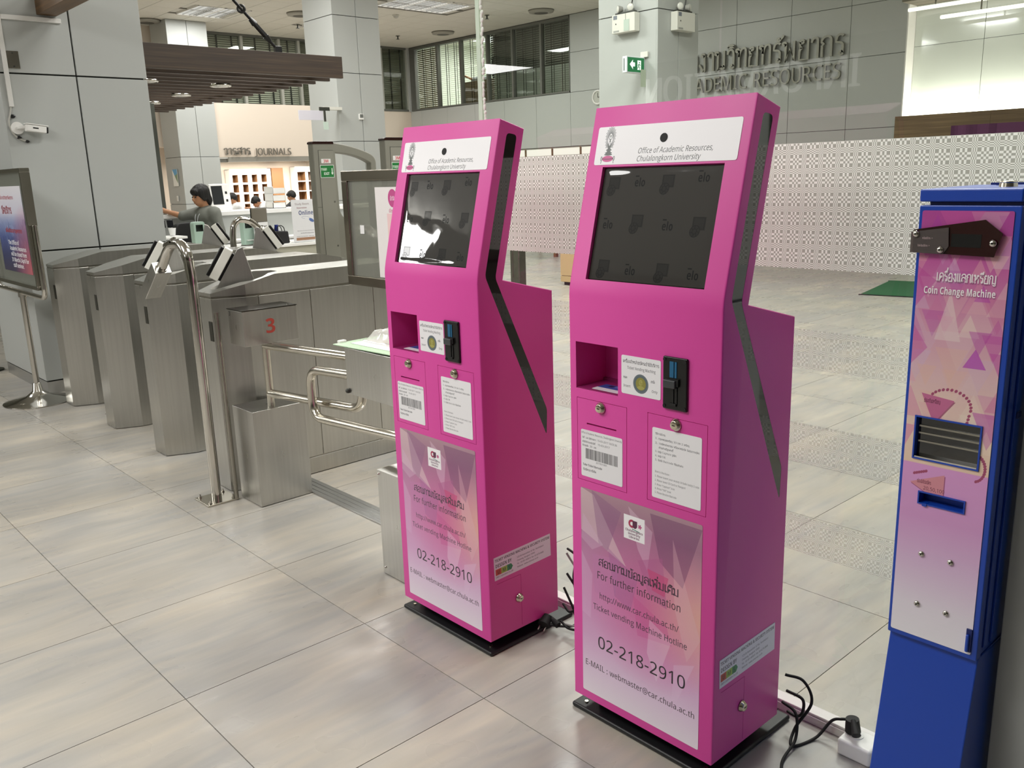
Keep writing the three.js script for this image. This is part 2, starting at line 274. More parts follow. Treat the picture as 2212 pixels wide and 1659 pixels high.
{
  const g = box(0.5975, 0.012, 0.5975, 0).clone(), uvs = g.attributes.uv, ps = g.attributes.position;
  for (let i = 0; i < uvs.count; i++) uvs.setXY(i, ps.getX(i) / 0.6 + 0.5, ps.getZ(i) / 0.6 + 0.5);
  const spots = [];
  for (let i = -32; i < 20; i++) for (let j = -26; j < 17; j++) {
    const x = -4.087 + 0.3 + i * 0.6, z = -1.385 + 0.3 + j * 0.6; if (x < -22.4 || x > 7.5 || z < -16.3 || z > 8.4) continue;
    spots.push([x, z, inView(x, 0, z, 1.1) ? Math.hypot(x, z) : 99]);
  }
  spots.sort((a, b) => a[2] - b[2]);
  const rest = tileMats.map(() => []);
  spots.forEach(([x, z, d], n) => {
    const k = Math.floor(H2(Math.round(x * 10), Math.round(z * 10)) * 6), turn = H2(Math.round(z * 10), Math.round(x * 10)) > 0.5 ? Math.PI : 0;
    if (n < 300 && d < 99) { const t = part(floor, 'floor_tile', g, tileMats[k], [x, -0.006, z]); t.rotation.y = turn; } else rest[k].push(g.clone().rotateY(turn).translate(x, -0.006, z));
  });
  const all = rest.filter((r) => r.length), m = new THREE.Mesh(mergeGeometries(all.map((r) => mergeGeometries(r)), true), tileMats.filter((_, k) => rest[k].length));
  m.name = 'floor_tile_field'; m.userData.kind = 'stuff'; m.receiveShadow = true; floor.add(m);
}
// ---------------------------------------------------------------- ceilings
const ceilBump = pixelTex(128, 128, (u, v, x, y) => 120 + 100 * H2(x, y), false); ceilBump.repeat.set(1, 1);
const ceilMat = M(0xd9d6cc, 0.9, 0, { bumpMap: ceilBump, bumpScale: 0.0006 });
const ceiling = struct('ceiling', 'white mineral ceiling tiles in a metal grid');
part(ceiling, 'ceiling_slab', span(-22.6, 8, HALL_Y + 0.03, HALL_Y + 0.25, -17, GLASS_Z), MAT.ceilingGrey);
{
  const g = box(0.588, 0.014, 0.588, 0.004, 1), rest = [], spots = [], lamps = HALL_LAMPS;
  for (let i = 0; i < 50; i++) for (let j = 0; j < 25; j++) {
    const x = -21.6 + i * 0.6, z = -15.9 + j * 0.6; if (x > 7.6 || z > -2.2) continue;
    if (lamps.some(([lx, lz, w, d]) => Math.abs(x - lx) < w / 2 + 0.1 && Math.abs(z - lz) < d / 2 + 0.1)) continue;
    spots.push([x, z, inView(x, HALL_Y, z, 1.08) ? Math.hypot(x, z) : 99]);
  }
  spots.sort((a, b) => a[2] - b[2]);
  spots.forEach(([x, z, d], n) => { if (n < 300 && d < 99) part(ceiling, 'ceiling_tile', g, ceilMat, [x, HALL_Y + 0.007, z]); else rest.push(g.clone().translate(x, HALL_Y + 0.007, z)); });
  const m = part(ceiling, 'ceiling_tile_field', mergeGeometries(rest), ceilMat); m.userData.kind = 'stuff';
  part(ceiling, 'ceiling_grid', merge([...Array(51)].map((_, i) => span(-21.9 + i * 0.6 - 0.006, -21.9 + i * 0.6 + 0.006, HALL_Y + 0.004, HALL_Y + 0.03, -16.15, -2)).filter((_, i) => -21.9 + i * 0.6 < 7.9)
    .concat([...Array(24)].map((_, j) => span(-21.9, 7.9, HALL_Y + 0.004, HALL_Y + 0.03, -16.2 + j * 0.6 - 0.006, -16.2 + j * 0.6 + 0.006)))), M(0x8f8c84, 0.6));
}
const lobbyCeil = struct('ceiling', 'plain white entrance ceiling');
part(lobbyCeil, 'ceiling_board', span(-14.2, 8, LOBBY_Y, LOBBY_Y + 0.2, GLASS_Z - 0.06, 9), MAT.ceilingGrey);
part(lobbyCeil, 'bulkhead', span(-7.9, 8, LOBBY_Y, HALL_Y + 0.1, GLASS_Z - 0.16, GLASS_Z - 0.06), MAT.dimWall);
// ceiling fittings
function troffer([x, z, w, d, n], y, k, label, group) {
  const t = thing('ceiling_light', label, 'ceiling light', [x, y, z], 0, group);
  for (let i = 0; i < n; i++) {
    const zc = -d / 2 + (i + 0.5) * d / n, dz = d / n;
    const f = part(t, 'frame', merge([span(-w / 2, w / 2, 0, 0.05, -dz / 2, -dz / 2 + 0.02), span(-w / 2, w / 2, 0, 0.05, dz / 2 - 0.02, dz / 2), span(-w / 2, -w / 2 + 0.02, 0, 0.05, -dz / 2, dz / 2), span(w / 2 - 0.02, w / 2, 0, 0.05, -dz / 2, dz / 2)]), MAT.white, [0, -0.012, zc]);
    part(t, 'lamp_panel', span(-w / 2 + 0.02, w / 2 - 0.02, 0.028, 0.036, -dz / 2 + 0.02, dz / 2 - 0.02), glow(0xfffdf8, 2.2), [0, 0, zc]);
    const lou = []; for (let q = 1; q < 4; q++) lou.push(span(-w / 2 + 0.02, w / 2 - 0.02, -0.008, 0.02, -dz / 2 + q * dz / 4 - 0.009, -dz / 2 + q * dz / 4 + 0.009)); for (let q = 1; q < 14; q++) lou.push(span(-w / 2 + q * w / 14 - 0.003, -w / 2 + q * w / 14 + 0.003, 0, 0.018, -dz / 2 + 0.02, dz / 2 - 0.02));
    part(t, 'louvre', merge(lou), MAT.alu, [0, 0, zc]);
  }
  areaLight(t, 0, -0.02, 0, w * 0.92, d * 0.92, k, y < 4 ? 0xfcfbf8 : 0xfdfcf8);
  return t;
}
HALL_LAMPS.forEach((l, i) => troffer(l, HALL_Y, LAMP.hall * (l[4] === 3 ? 1 : 0.9), i === 0 ? 'triple fluorescent ceiling light with bright louvres above the far windows' : i === 1 ? 'double fluorescent ceiling light with louvres in front of the far square column' : i === 2 ? 'single fluorescent ceiling light half hidden by the white column' : 'louvred fluorescent light in the hall ceiling out of view', i > 2 ? 'hall ceiling lights' : undefined));
LOBBY_LAMPS.forEach((l) => troffer(l, LOBBY_Y, LAMP.lobby, 'louvred ceiling light over the entrance behind the viewer', 'entrance ceiling lights'));
{
  const b = thing('added_light_panel', 'added glowing panel, stands in for the bright source mirrored in the left kiosk screen', 'added light panel', [-8.55, 2.72, 2.45], Math.PI / 2 + 0.6);  // unseen glowing panel, added and placed for the reflection in the kiosk screen
  part(b, 'housing', box(1.04, 0.8, 0.08, 0.01), MAT.white, [0, 0, -0.045]); part(b, 'lamp_panel', box(1.0, 0.76, 0.006, 0.002), glow(0xfffdf8, 2.4), [0, 0, -0.001]); for (const a of [-0.4, 0.4]) part(b, 'hanger', cyl(0.006, 0.006, 0.07, 8), MAT.alu, [a, 0.435, -0.045]);
  areaLight(b, 0, 0, 0.01, 0.98, 0.74, LAMP.lobby * 1.3, 0xfdfcfa, [0, 0, 0]); const l = b.children[b.children.length - 1]; l.rotation.set(0, Math.PI, 0);
}

// ---------------------------------------------------------------- panelled columns
function panelColumn(x0, x1, z0, z1, rows, top, mats, label, seamX = true) {   // z0 = the face towards +z
  const c = struct('column', label);
  part(c, 'core', span(x0 + 0.02, x1 - 0.02, 0, top, z1 + 0.02, z0 - 0.02), MAT.joint);
  part(c, 'plinth', span(x0 + 0.006, x1 - 0.006, 0, 0.085, z1 + 0.006, z0 - 0.006), MAT.alu);
  const g = 0.005;
  const ys = [0.09, ...rows, top];
  for (let i = 0; i < ys.length - 1; i++) {
    const a = ys[i] + g, b = ys[i + 1] - g;
    for (const [p, q] of seamX ? [[z1, (z0 + z1) / 2], [(z0 + z1) / 2, z0]] : [[z1, z0]]) part(c, 'panel', span(x1 - 0.022, x1, a, b, (p === z1 ? p : p + g), (q === z0 ? q : q - g), 0.0025), mats[0]);
    part(c, 'panel', span(x0, x1 - 0.0225, a, b, z0 - 0.022, z0, 0.0025), mats[1]);
    part(c, 'panel', span(x0, x0 + 0.022, a, b, z1 + 0.0225, z0 - 0.0225, 0.0025), mats[0]);
    part(c, 'panel', span(x0 + 0.0225, x1 - 0.0225, a, b, z1, z1 + 0.022, 0.0025), mats[1]);
  }
  return c;
}
panelColumn(-7.8, -6.7, -1.634, -2.6, [1.0, 2.164, 3.14], LOBBY_Y, [MAT.panelGreen, MAT.panelBlue], 'grey panelled column behind the sign stand');
panelColumn(-14.97, -14.0, -8.75, -9.72, [1.04, 2.075, 3.24, 4.19], HALL_Y, [MAT.panelBlue, MAT.panelPale], 'white panelled column behind the security gates');
panelColumn(-21.7, -20.76, -8.62, -9.57, [0.95, 2.03, 3.25, 4.19], HALL_Y, [MAT.panelBlue, MAT.panelPale], 'white panelled column beside the journals sign');
panelColumn(-7.96, -7.02, -8.88, -9.69, [1.0, 2.03, 3.28, 4.19], HALL_Y, [MAT.panelGreen, MAT.panelGreen], 'grey column carrying the emergency lights');
panelColumn(-0.487, 0.48, -1.634, -2.6, [1.0, 2.164, 3.14], LOBBY_Y, [MAT.panelGreen, MAT.panelGreen], 'grey panelled column beside the coin machine');

// ---------------------------------------------------------------- walls of the hall
const WZ = -16.15, WX = -21.9;
const shell = struct('wall_outer', 'plain outer shell of the building');
part(shell, 'wall_slab', merge([span(7.8, 8, 0, HALL_Y + 0.2, -17, 9), span(-14.2, -14, 0, LOBBY_Y + 0.2, -2.2, 9), span(-14.2, 8, 0, LOBBY_Y + 0.2, 8.8, 9), span(-23, -7.82, 0, HALL_Y + 0.2, -2.3, -2.15)]), MAT.dimWall);
const wb = struct('wall_back', 'pale grey panelled back wall of the hall');
part(wb, 'wall_core', merge([span(-14.2, -7.31, 0, 3.28, WZ - 0.3, WZ - 0.024), span(-22.2, -14.2, 2.03, 3.28, WZ - 0.3, WZ - 0.024), span(-22.2, -14.2, 0, 1.83, WZ - 0.3, WZ - 0.024), span(-15.41, -7.31, 3.28, HALL_Y, WZ - 0.3, WZ - 0.024), span(-22.2, -15.41, 5.0, HALL_Y + 0.2, WZ - 0.3, WZ - 0.024), span(-7.4, -7.31, 0, HALL_Y, WZ - 0.45, WZ - 0.024)]), MAT.joint);
{
  const xs = [-21.9, -21.38, -20.19, -18.99, -17.8, -16.605, -15.41, -14.2, -13.0, -11.97, -10.77, -9.55, -8.345, -7.31], g = 0.004;
  const P = (a, b, c, d) => part(wb, 'panel', span(a + g, b - g, c + g, d - g, WZ - 0.022, WZ, 0.002), MAT.panelGreen);
  for (let i = 0; i < xs.length - 1; i++) {
    const [a, b] = [xs[i], xs[i + 1]];
    P(a, b, 2.03, 3.285);
    if (a >= -15.42) { P(a, b, 3.285, 4.19); P(a, b, 4.19, 5.04); }
    if (a >= -14.21) P(a, b, 0.93, 2.03); else P(a, b, 0.93, 1.79);
    P(a, b, 0.1, 0.93);
  }
  part(wb, 'end_trim', span(-7.312, -7.29, 0, HALL_Y, WZ - 0.3, WZ + 0.004), MAT.white);
}
const ledge = thing('wall_ledge', 'thin brown wooden sill under the lit strip windows', 'ledge', [-15.9, 1.8, WZ]);
part(ledge, 'sill', span(-6, 1.7, 0, 0.03, 0, 0.06, 0.004), MAT.woodMid);
const strip = struct('window_1', 'low strip of brightly lit windows under the grey panels');
for (let i = 0; i < 8; i++) {
  const a = -21.9 + i * 0.97 - (i ? 0 : 0), b = a + 0.97;
  part(strip, 'pane', span(a + 0.012, b - 0.012, 1.835, 2.0, WZ - 0.05, WZ - 0.044), glow(0xfff8ea, 1.25));
  part(strip, 'mullion', span(b - 0.012, b + 0.012, 1.83, 2.03, WZ - 0.06, WZ + 0.004), MAT.woodMid);
}
part(strip, 'head_rail', span(-21.9, -14.2, 2.0, 2.022, WZ - 0.05, WZ + 0.002), MAT.greyPlastic);

// high windows with venetian blinds: the z = WZ wall and the x = WX wall
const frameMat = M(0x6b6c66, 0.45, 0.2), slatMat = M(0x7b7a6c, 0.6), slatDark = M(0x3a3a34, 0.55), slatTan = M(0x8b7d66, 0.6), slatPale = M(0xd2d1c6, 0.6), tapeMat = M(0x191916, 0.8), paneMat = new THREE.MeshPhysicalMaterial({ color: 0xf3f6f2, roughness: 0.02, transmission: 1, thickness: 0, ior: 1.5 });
function slats(w, y0, y1, tilt, pitch = 0.052) { const l = [], g = new THREE.BoxGeometry(w, 0.002, 0.05).rotateX(tilt); for (let y = y0; y < y1; y += pitch) l.push(g.clone().translate(0, y, 0)); return mergeGeometries(l); }
const win = struct('window_2', 'row of high interior windows with venetian blinds');
{
  const m = [-21.62, -20.54, -19.51, -18.41, -17.43, -16.39, -15.41];
  part(win, 'window_frame', merge([span(-21.9, -15.41, 3.29, 3.33, WZ - 0.12, WZ + 0.01), span(-21.9, -15.41, 4.97, 5.03, WZ - 0.12, WZ + 0.01), span(-21.9, -21.6, 3.29, 5.03, WZ - 0.12, WZ + 0.005), span(-15.43, -15.41, 3.29, 5.03, WZ - 0.12, WZ + 0.01)]), frameMat);
  for (let i = 1; i < 6; i++) part(win, 'mullion', span(m[i] - 0.032, m[i] + 0.032, 3.33, 4.97, WZ - 0.1, WZ + 0.02), frameMat);
  for (let i = 0; i < 6; i++) {
    const c = (m[i] + m[i + 1]) / 2, w = m[i + 1] - m[i] - 0.07;
    part(win, 'pane', span(c - w / 2, c + w / 2, 3.33, 4.97, WZ - 0.045, WZ - 0.044), paneMat);
    const z = WZ - 0.1, S = (y0, y1, t, mt) => { const s = part(win, 'blind_slats', slats(w - 0.03, y0, y1, t), mt, [c, 0, z]); s.userData.kind = 'stuff'; };
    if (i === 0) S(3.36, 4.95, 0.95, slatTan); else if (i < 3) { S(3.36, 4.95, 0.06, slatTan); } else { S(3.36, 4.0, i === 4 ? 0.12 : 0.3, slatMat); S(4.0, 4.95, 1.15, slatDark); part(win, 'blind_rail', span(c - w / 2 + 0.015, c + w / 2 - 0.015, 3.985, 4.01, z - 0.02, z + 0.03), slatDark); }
    for (const q of [-0.2, 0.17]) part(win, 'blind_tape', merge([span(c + q - 0.013, c + q + 0.013, 3.34, 4.96, z + 0.028, z + 0.03), span(c + q + 0.02, c + q + 0.04, 3.34, 4.96, z - 0.03, z - 0.028)]), tapeMat);
  }
}
// the rooms behind those windows
const mez = struct('wall_mezzanine', 'rooms on the upper floor seen through the windows');
part(mez, 'room_shell', merge([span(-22.2, -15.2, 2.9, 3.0, -20, WZ - 0.32), span(-22.2, -15.2, 5.3, 5.4, -20, WZ - 0.32), span(-22.2, -15.2, 3, 5.4, -20.1, -19.9), span(-22.3, -22.2, 3, 5.4, -20, WZ - 0.3), span(-15.3, -15.2, 3, 5.4, -20, WZ - 0.3), span(-18.32, -18.2, 3, 5.4, -20, WZ - 0.15)]), M(0xc9cdc2, 0.8));
{
  const t = thing('ceiling_light', 'bright flat ceiling light in the upper room seen through the blinds', 'ceiling light', [-20.2, 5.27, -18.1]);
  part(t, 'lamp_panel', span(-0.9, 0.9, 0, 0.03, -0.9, 0.9), glow(0xffffff, 2)); areaLight(t, 0, -0.03, 0, 1.7, 1.7, LAMP.mezzanine);
  const u = thing('ceiling_light', 'dim ceiling light in the darker upper room', 'ceiling light', [-16.8, 5.27, -18.6]);
  part(u, 'lamp_panel', span(-0.5, 0.5, 0, 0.03, -0.3, 0.3), glow(0xffffff, 1)); areaLight(u, 0, -0.03, 0, 0.9, 0.5, LAMP.mezzanine * 0.5);
  const d = thing('desk_screen', 'tan half-height screen behind the two clear upper windows', 'screen', [-19.5, 3, -17.0]);
  part(d, 'panel', span(-1.0, 1.1, 0.02, 1.0, -0.03, 0.03, 0.005), M(0x8a7a66, 0.7)); part(d, 'leg', span(-1.0, -0.95, 0, 0.03, -0.15, 0.15), MAT.greyPlastic); part(d, 'leg', span(1.05, 1.1, 0, 0.03, -0.15, 0.15), MAT.greyPlastic);
  const pl = thing('potted_plant', 'dark round leafy plant in a pot in the upper window', 'plant', [-19.05, 4.0, -17.0]);
  part(pl, 'pot', new THREE.LatheGeometry([[0, 0.001], [0.09, 0.001], [0.13, 0.16], [0.12, 0.2], [0.1, 0.16], [0, 0.15]].map(([x, y]) => new THREE.Vector2(x, y)), 20), MAT.black);
  const leaf = []; for (let i = 0; i < 130; i++) { const a = rnd(6.28), y = rnd(), r = 0.17 * Math.sqrt(1 - y * 0.8); leaf.push(new THREE.SphereGeometry(0.04, 5, 3).scale(1.6, 0.15, 0.8).rotateZ(rnd(-0.8, 0.8)).rotateY(a).translate(Math.cos(a) * r * rnd(0.4, 1), 0.18 + y * 0.36, Math.sin(a) * r * rnd(0.4, 1))); }
  const lf = part(pl, 'foliage', mergeGeometries(leaf), M(0x142414, 0.8)); lf.userData.kind = 'stuff';
}
const wl = struct('wall_left', 'cream end wall below the high windows');
part(wl, 'wall_slab', merge([span(WX - 0.2, WX, 0, 3.28, -16.3, -12.95), span(WX - 0.9, WX - 0.7, 0, 3.3, -13, -2.2), span(WX - 0.9, WX, 0, 2.0, -13.05, -12.95), span(WX - 0.9, WX, 2.3, 3.3, -9.6, -2.2), span(WX - 0.2, WX, 3.28, HALL_Y + 0.2, -9.9, -2.2)]), MAT.cream);
part(wl, 'corner_post', span(WX, WX + 0.06, 3.28, HALL_Y, -16.15, -16.08), MAT.panelGreen);
const win3 = struct('window_3', 'high windows with closed venetian blinds on the end wall');
{
  part(win3, 'window_frame', merge([span(WX - 0.15, WX + 0.01, 3.28, 3.34, -16.15, -9.9), span(WX - 0.15, WX + 0.01, 4.99, HALL_Y, -16.15, -9.9)]), frameMat);
  const m = [-16.1, -15.2, -14.2, -13.4, -12.59, -12.02, -10.98, -9.95];
  for (let i = 0; i < m.length; i++) part(win3, 'mullion', span(WX - 0.12, WX + 0.02, 3.34, 5.0, m[i] - 0.035, m[i] + 0.035), M(0xa9aaa2, 0.5));
  for (let i = 0; i < m.length - 1; i++) {
    const w = Math.abs(m[i + 1] - m[i]) - 0.08, c = (m[i] + m[i + 1]) / 2, pale = i > 3;
    part(win3, 'pane', span(WX - 0.042, WX - 0.04, 3.34, 4.99, c - w / 2, c + w / 2), paneMat);
    const s = part(win3, 'blind_slats', slats(w - 0.02, 3.36, 4.98, pale ? 0.85 : 1.2), pale ? slatPale : slatMat, [WX - 0.1, 0, c], [0, Math.PI / 2, 0]); s.userData.kind = 'stuff';
    for (const q of w > 0.7 ? [-w * 0.3, w * 0.12] : [0]) part(win3, 'blind_tape', span(WX - 0.07, WX - 0.066, 3.34, 4.99, c + q - 0.022, c + q + 0.022), tapeMat);
  }
  part(win3, 'backing', span(WX - 0.3, WX - 0.2, 3.2, HALL_Y + 0.2, -16.3, -9.8), M(0x6d6e62, 0.8));
}
// journals alcove: cream header, bright lamps under it
const head = struct('wall_header', 'cream header wall over the journals corner');
part(head, 'header', span(WX, -20.9, 2.02, 3.28, -13.0, -9.63, 0.004), MAT.cream);
part(head, 'header_underside', span(-22.6, -20.92, 1.985, 2.02, -12.98, -9.63), MAT.white);
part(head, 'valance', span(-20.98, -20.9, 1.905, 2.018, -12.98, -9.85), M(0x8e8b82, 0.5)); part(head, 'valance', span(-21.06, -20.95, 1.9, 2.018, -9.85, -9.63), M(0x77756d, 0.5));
for (const [z, x] of [[-11.3, -21.35], [-11.3, -21.75]]) {
  const t = thing('cove_light', x > -21.5 ? 'long white tube light under the header, nearer the front' : 'long white tube light under the header, nearer the shelves', 'tube light', [x, 1.94, z]);
  part(t, 'fitting', span(-0.05, 0.05, 0.02, 0.045, -1.6, 1.6), MAT.white); part(t, 'lamp_tube', cyl(0.018, 0.018, 3.1, 10).rotateX(Math.PI / 2), glow(0xffffff, 2.5));
  areaLight(t, 0, -0.03, 0, 0.25, 3.0, LAMP.cove, 0xfff8ee);
}
// lettering
function letterSign(o, str, fnt, size, depth, mat, dir, gap = 0) {   // each letter a part; dir = function placing local x along the wall
  let x = 0;
  for (const ch of str) {
    if (ch === ' ') { x += size * 0.45; continue; }
    const g = new TextGeometry(ch, { font: fnt, size, depth, curveSegments: 5, bevelEnabled: false }); g.computeBoundingBox(); const bb = g.boundingBox;
    part(o, 'letter', g.translate(-bb.min.x, 0, 0), mat, [x, 0, 0]); x += bb.max.x - bb.min.x + size * 0.14 + gap;
  }
  return x;
}
function thaiSign(o, str, h, depth, mat, half = 6.5) {
  const t = thaiLetters(str), k = h / 100;
  for (const l of t.letters) part(o, 'letter', mergeGeometries(l.lines.map((q) => ribbon(q, half, depth / k))).scale(k, k, k), mat, [l.x * k, 0, 0]);
  return t.width * k;
}
const letterMat = M(0x8b8a80, 0.4, 0.5), letterFar = M(0x8a857c, 0.4, 0.6);
{
  const s = thing('wall_sign', 'large grey metal Latin letters ACADEMIC RESOURCES on the panelled wall', 'sign', [0, 2.95, WZ + 0.03]);
  const w = letterSign(s, 'ACADEMIC RESOURCES', fontThin, 0.285, 0.05, letterMat, null, 0.006), k = 3.78 / w;
  s.scale.x = k; s.position.x = -8.42 - w * k;
  const r = thing('wall_sign', 'large grey metal Thai letters above the Latin ones on the panelled wall', 'sign', [0, 3.36, WZ + 0.03]);
  const w2 = thaiSign(r, 'สำนักงานวิทยทรัพยากร', 0.36, 0.05, letterMat, 5.6); r.scale.x = 1.16; r.position.x = -8.4 - w2 * 1.16;
  const j = thing('wall_sign', 'grey metal letters JOURNALS on the cream header', 'sign', [-20.87, 2.06, -10.54], Math.PI / 2);
  const wj = letterSign(j, 'JOURNALS', fontThin, 0.165, 0.03, letterFar); j.scale.x = 1.02 / wj;
  const q = thing('wall_sign', 'grey metal Thai letters left of the word on the cream header', 'sign', [-20.87, 2.075, -9.73], Math.PI / 2);
  const wq = thaiSign(q, 'วารสาร', 0.15, 0.03, letterFar, 7); q.scale.x = 0.7 / wq;
}
// right: recessed wall with uplight behind a wooden ledge
const wr = struct('wall_recess', 'recessed glossy white panels washed by a hidden light');
part(wr, 'wall_core', span(-7.31, 7.8, 0, HALL_Y, WZ - 0.5, WZ - 0.31), MAT.joint);
{
  const gl = M(0xdfe6df, 0.12, 0, { clearcoat: 1, clearcoatRoughness: 0.05 }), xs = [-7.29, -6.125, -4.9, -3.7, -2.5, -1.3, 0, 1.3, 2.6, 3.9, 5.2, 6.5, 7.8];
  for (let i = 0; i < xs.length - 1; i++) for (const [a, b] of [[0.1, 2.2], [2.2, 3.38], [3.38, 4.06]]) part(wr, 'panel', span(xs[i] + 0.004, xs[i + 1] - 0.004, a + 0.003, b - 0.003, WZ - 0.31, WZ - 0.29), gl);
  part(wr, 'soffit', span(-7.29, 7.8, 4.06, HALL_Y, WZ - 0.3, WZ + 0.3), M(0x7d776a, 0.7));
  const lw = thing('wall_ledge', 'brown wooden band with a hidden light under the glossy panels', 'ledge', [-7.39, 0, WZ]);
  part(lw, 'front_board', span(0, 1.6, 1.6, 2.2, 0.02, 0.05, 0.003), MAT.woodMid); part(lw, 'front_board', span(1.602, 3.2, 1.6, 2.2, 0.02, 0.05, 0.003), MAT.woodMid); part(lw, 'front_board', span(3.202, 15.1, 1.6, 2.2, 0.02, 0.05, 0.003), MAT.woodMid); part(lw, 'side_board', span(0, 0.03, 1.6, 2.2, -0.02, 0.02), MAT.woodMid); part(lw, 'shelf', span(0.08, 15.1, 1.6, 1.64, -0.28, 0.02), MAT.woodMid);
  const up = thing('cove_light', 'hidden uplight washing the glossy wall above the wooden band', 'light strip', [-3.2, 2.08, WZ - 0.15]);
  part(up, 'lamp_strip', span(-4, 4, -0.02, 0.02, -0.06, 0.06), glow(0xffffff, 2.5)); areaLight(up, 0, 0.05, 0, 8, 0.12, LAMP.ledge * 2.6, 0xfff8ea, [0, 1, -0.35]);
  for (const [x0, x1, y, z, l] of [[-7.3, -4.6, 3.96, WZ + 0.02, 'upper linear tube light along the soffit at right'], [-6.66, -3.6, 3.74, WZ + 0.22, 'lower glowing tube standing in for a lamp reflection on the glossy wall']]) {  // the lower tube is a reflection in the panels, built as a glowing bar
    const t = thing('linear_light', l, 'tube light', [(x0 + x1) / 2, y, z]);
    part(t, 'lamp_tube', span((x0 - x1) / 2, (x1 - x0) / 2, -0.03, 0.03, -0.03, 0.03, 0.02), glow(0xfff8ea, 1.9)); part(t, 'bracket', span(-0.9, -0.88, 0.03, 4.058 - y, -0.01, 0.01), MAT.greyPlastic); part(t, 'bracket', span(0.88, 0.9, 0.03, 4.058 - y, -0.01, 0.01), MAT.greyPlastic);
  }
}
{
  const d = thing('draped_cloth', 'folded purple cloth draped over a low stand before the wooden band', 'cloth', [-6.2, 0, -15.6]);
  const pts = []; for (let i = 0; i <= 60; i++) { const x = i / 60 * 3; pts.push([x, 0.03 * Math.sin(x * 19) * (x < 0.75 ? 1 : 0.15)]); }
  const sh = new THREE.Shape(); pts.forEach(([x, y], i) => i ? sh.lineTo(x, y) : sh.moveTo(x, y)); for (let i = 60; i >= 0; i--) sh.lineTo(pts[i][0], pts[i][1] - 0.02); sh.closePath();
  part(d, 'cloth', extrude(sh, 1.1).rotateX(-Math.PI / 2).translate(0, 0.87, 0), MAT.purple); part(d, 'stand', span(0, 3, 0, 1.965, -0.12, -0.06), M(0x4a3338, 0.7));
  const m = thing('floor_mat', 'dark green floor mat on the hall floor behind the glass', 'mat', [-3.75, 0, -10.2], 0.2);
  part(m, 'mat', box(1.9, 0.012, 1.3, 0.005), MAT.greenMat, [0, 0.006, 0]); part(m, 'edging', merge([span(-0.97, 0.97, 0, 0.008, 0.645, 0.67), span(-0.97, 0.97, 0, 0.008, -0.67, -0.645)]), MAT.rubber);
  const b = thing('drawer_cabinet', 'light wood cabinet standing behind the glass between the kiosks', 'cabinet', [-7.45, 0, -8.5]);
  part(b, 'body', span(-0.53, 0.5, 0.04, 0.62, -0.35, 0.35, 0.004), MAT.woodLight); part(b, 'drawer', span(-0.525, 0.495, 0.125, 0.61, 0.351, 0.372, 0.003), MAT.woodLight); part(b, 'drawer', span(-0.525, 0.495, 0.045, 0.118, 0.351, 0.372, 0.003), MAT.woodLight); part(b, 'plinth', span(-0.5, 0.48, 0, 0.04, -0.33, 0.33), MAT.black);
  for (const [x, z, l] of [[-11.3, -11.2, 'left brown wooden table behind the patterned glass'], [-9.6, -10.9, 'right brown wooden table behind the patterned glass']]) {
    const t = thing('table', l, 'table', [x, 0, z]); part(t, 'tabletop', span(-0.6, 0.6, 0.72, 0.75, -0.4, 0.4, 0.004), MAT.woodMid);
    for (const [a, c] of [[-0.55, 0.35], [0.55, 0.35], [-0.55, -0.35], [0.55, -0.35]]) part(t, 'leg', span(a - 0.03, a + 0.03, 0, 0.72, c - 0.03, c + 0.03, 0.004), M(0x7a4a2c, 0.5));
  }
}
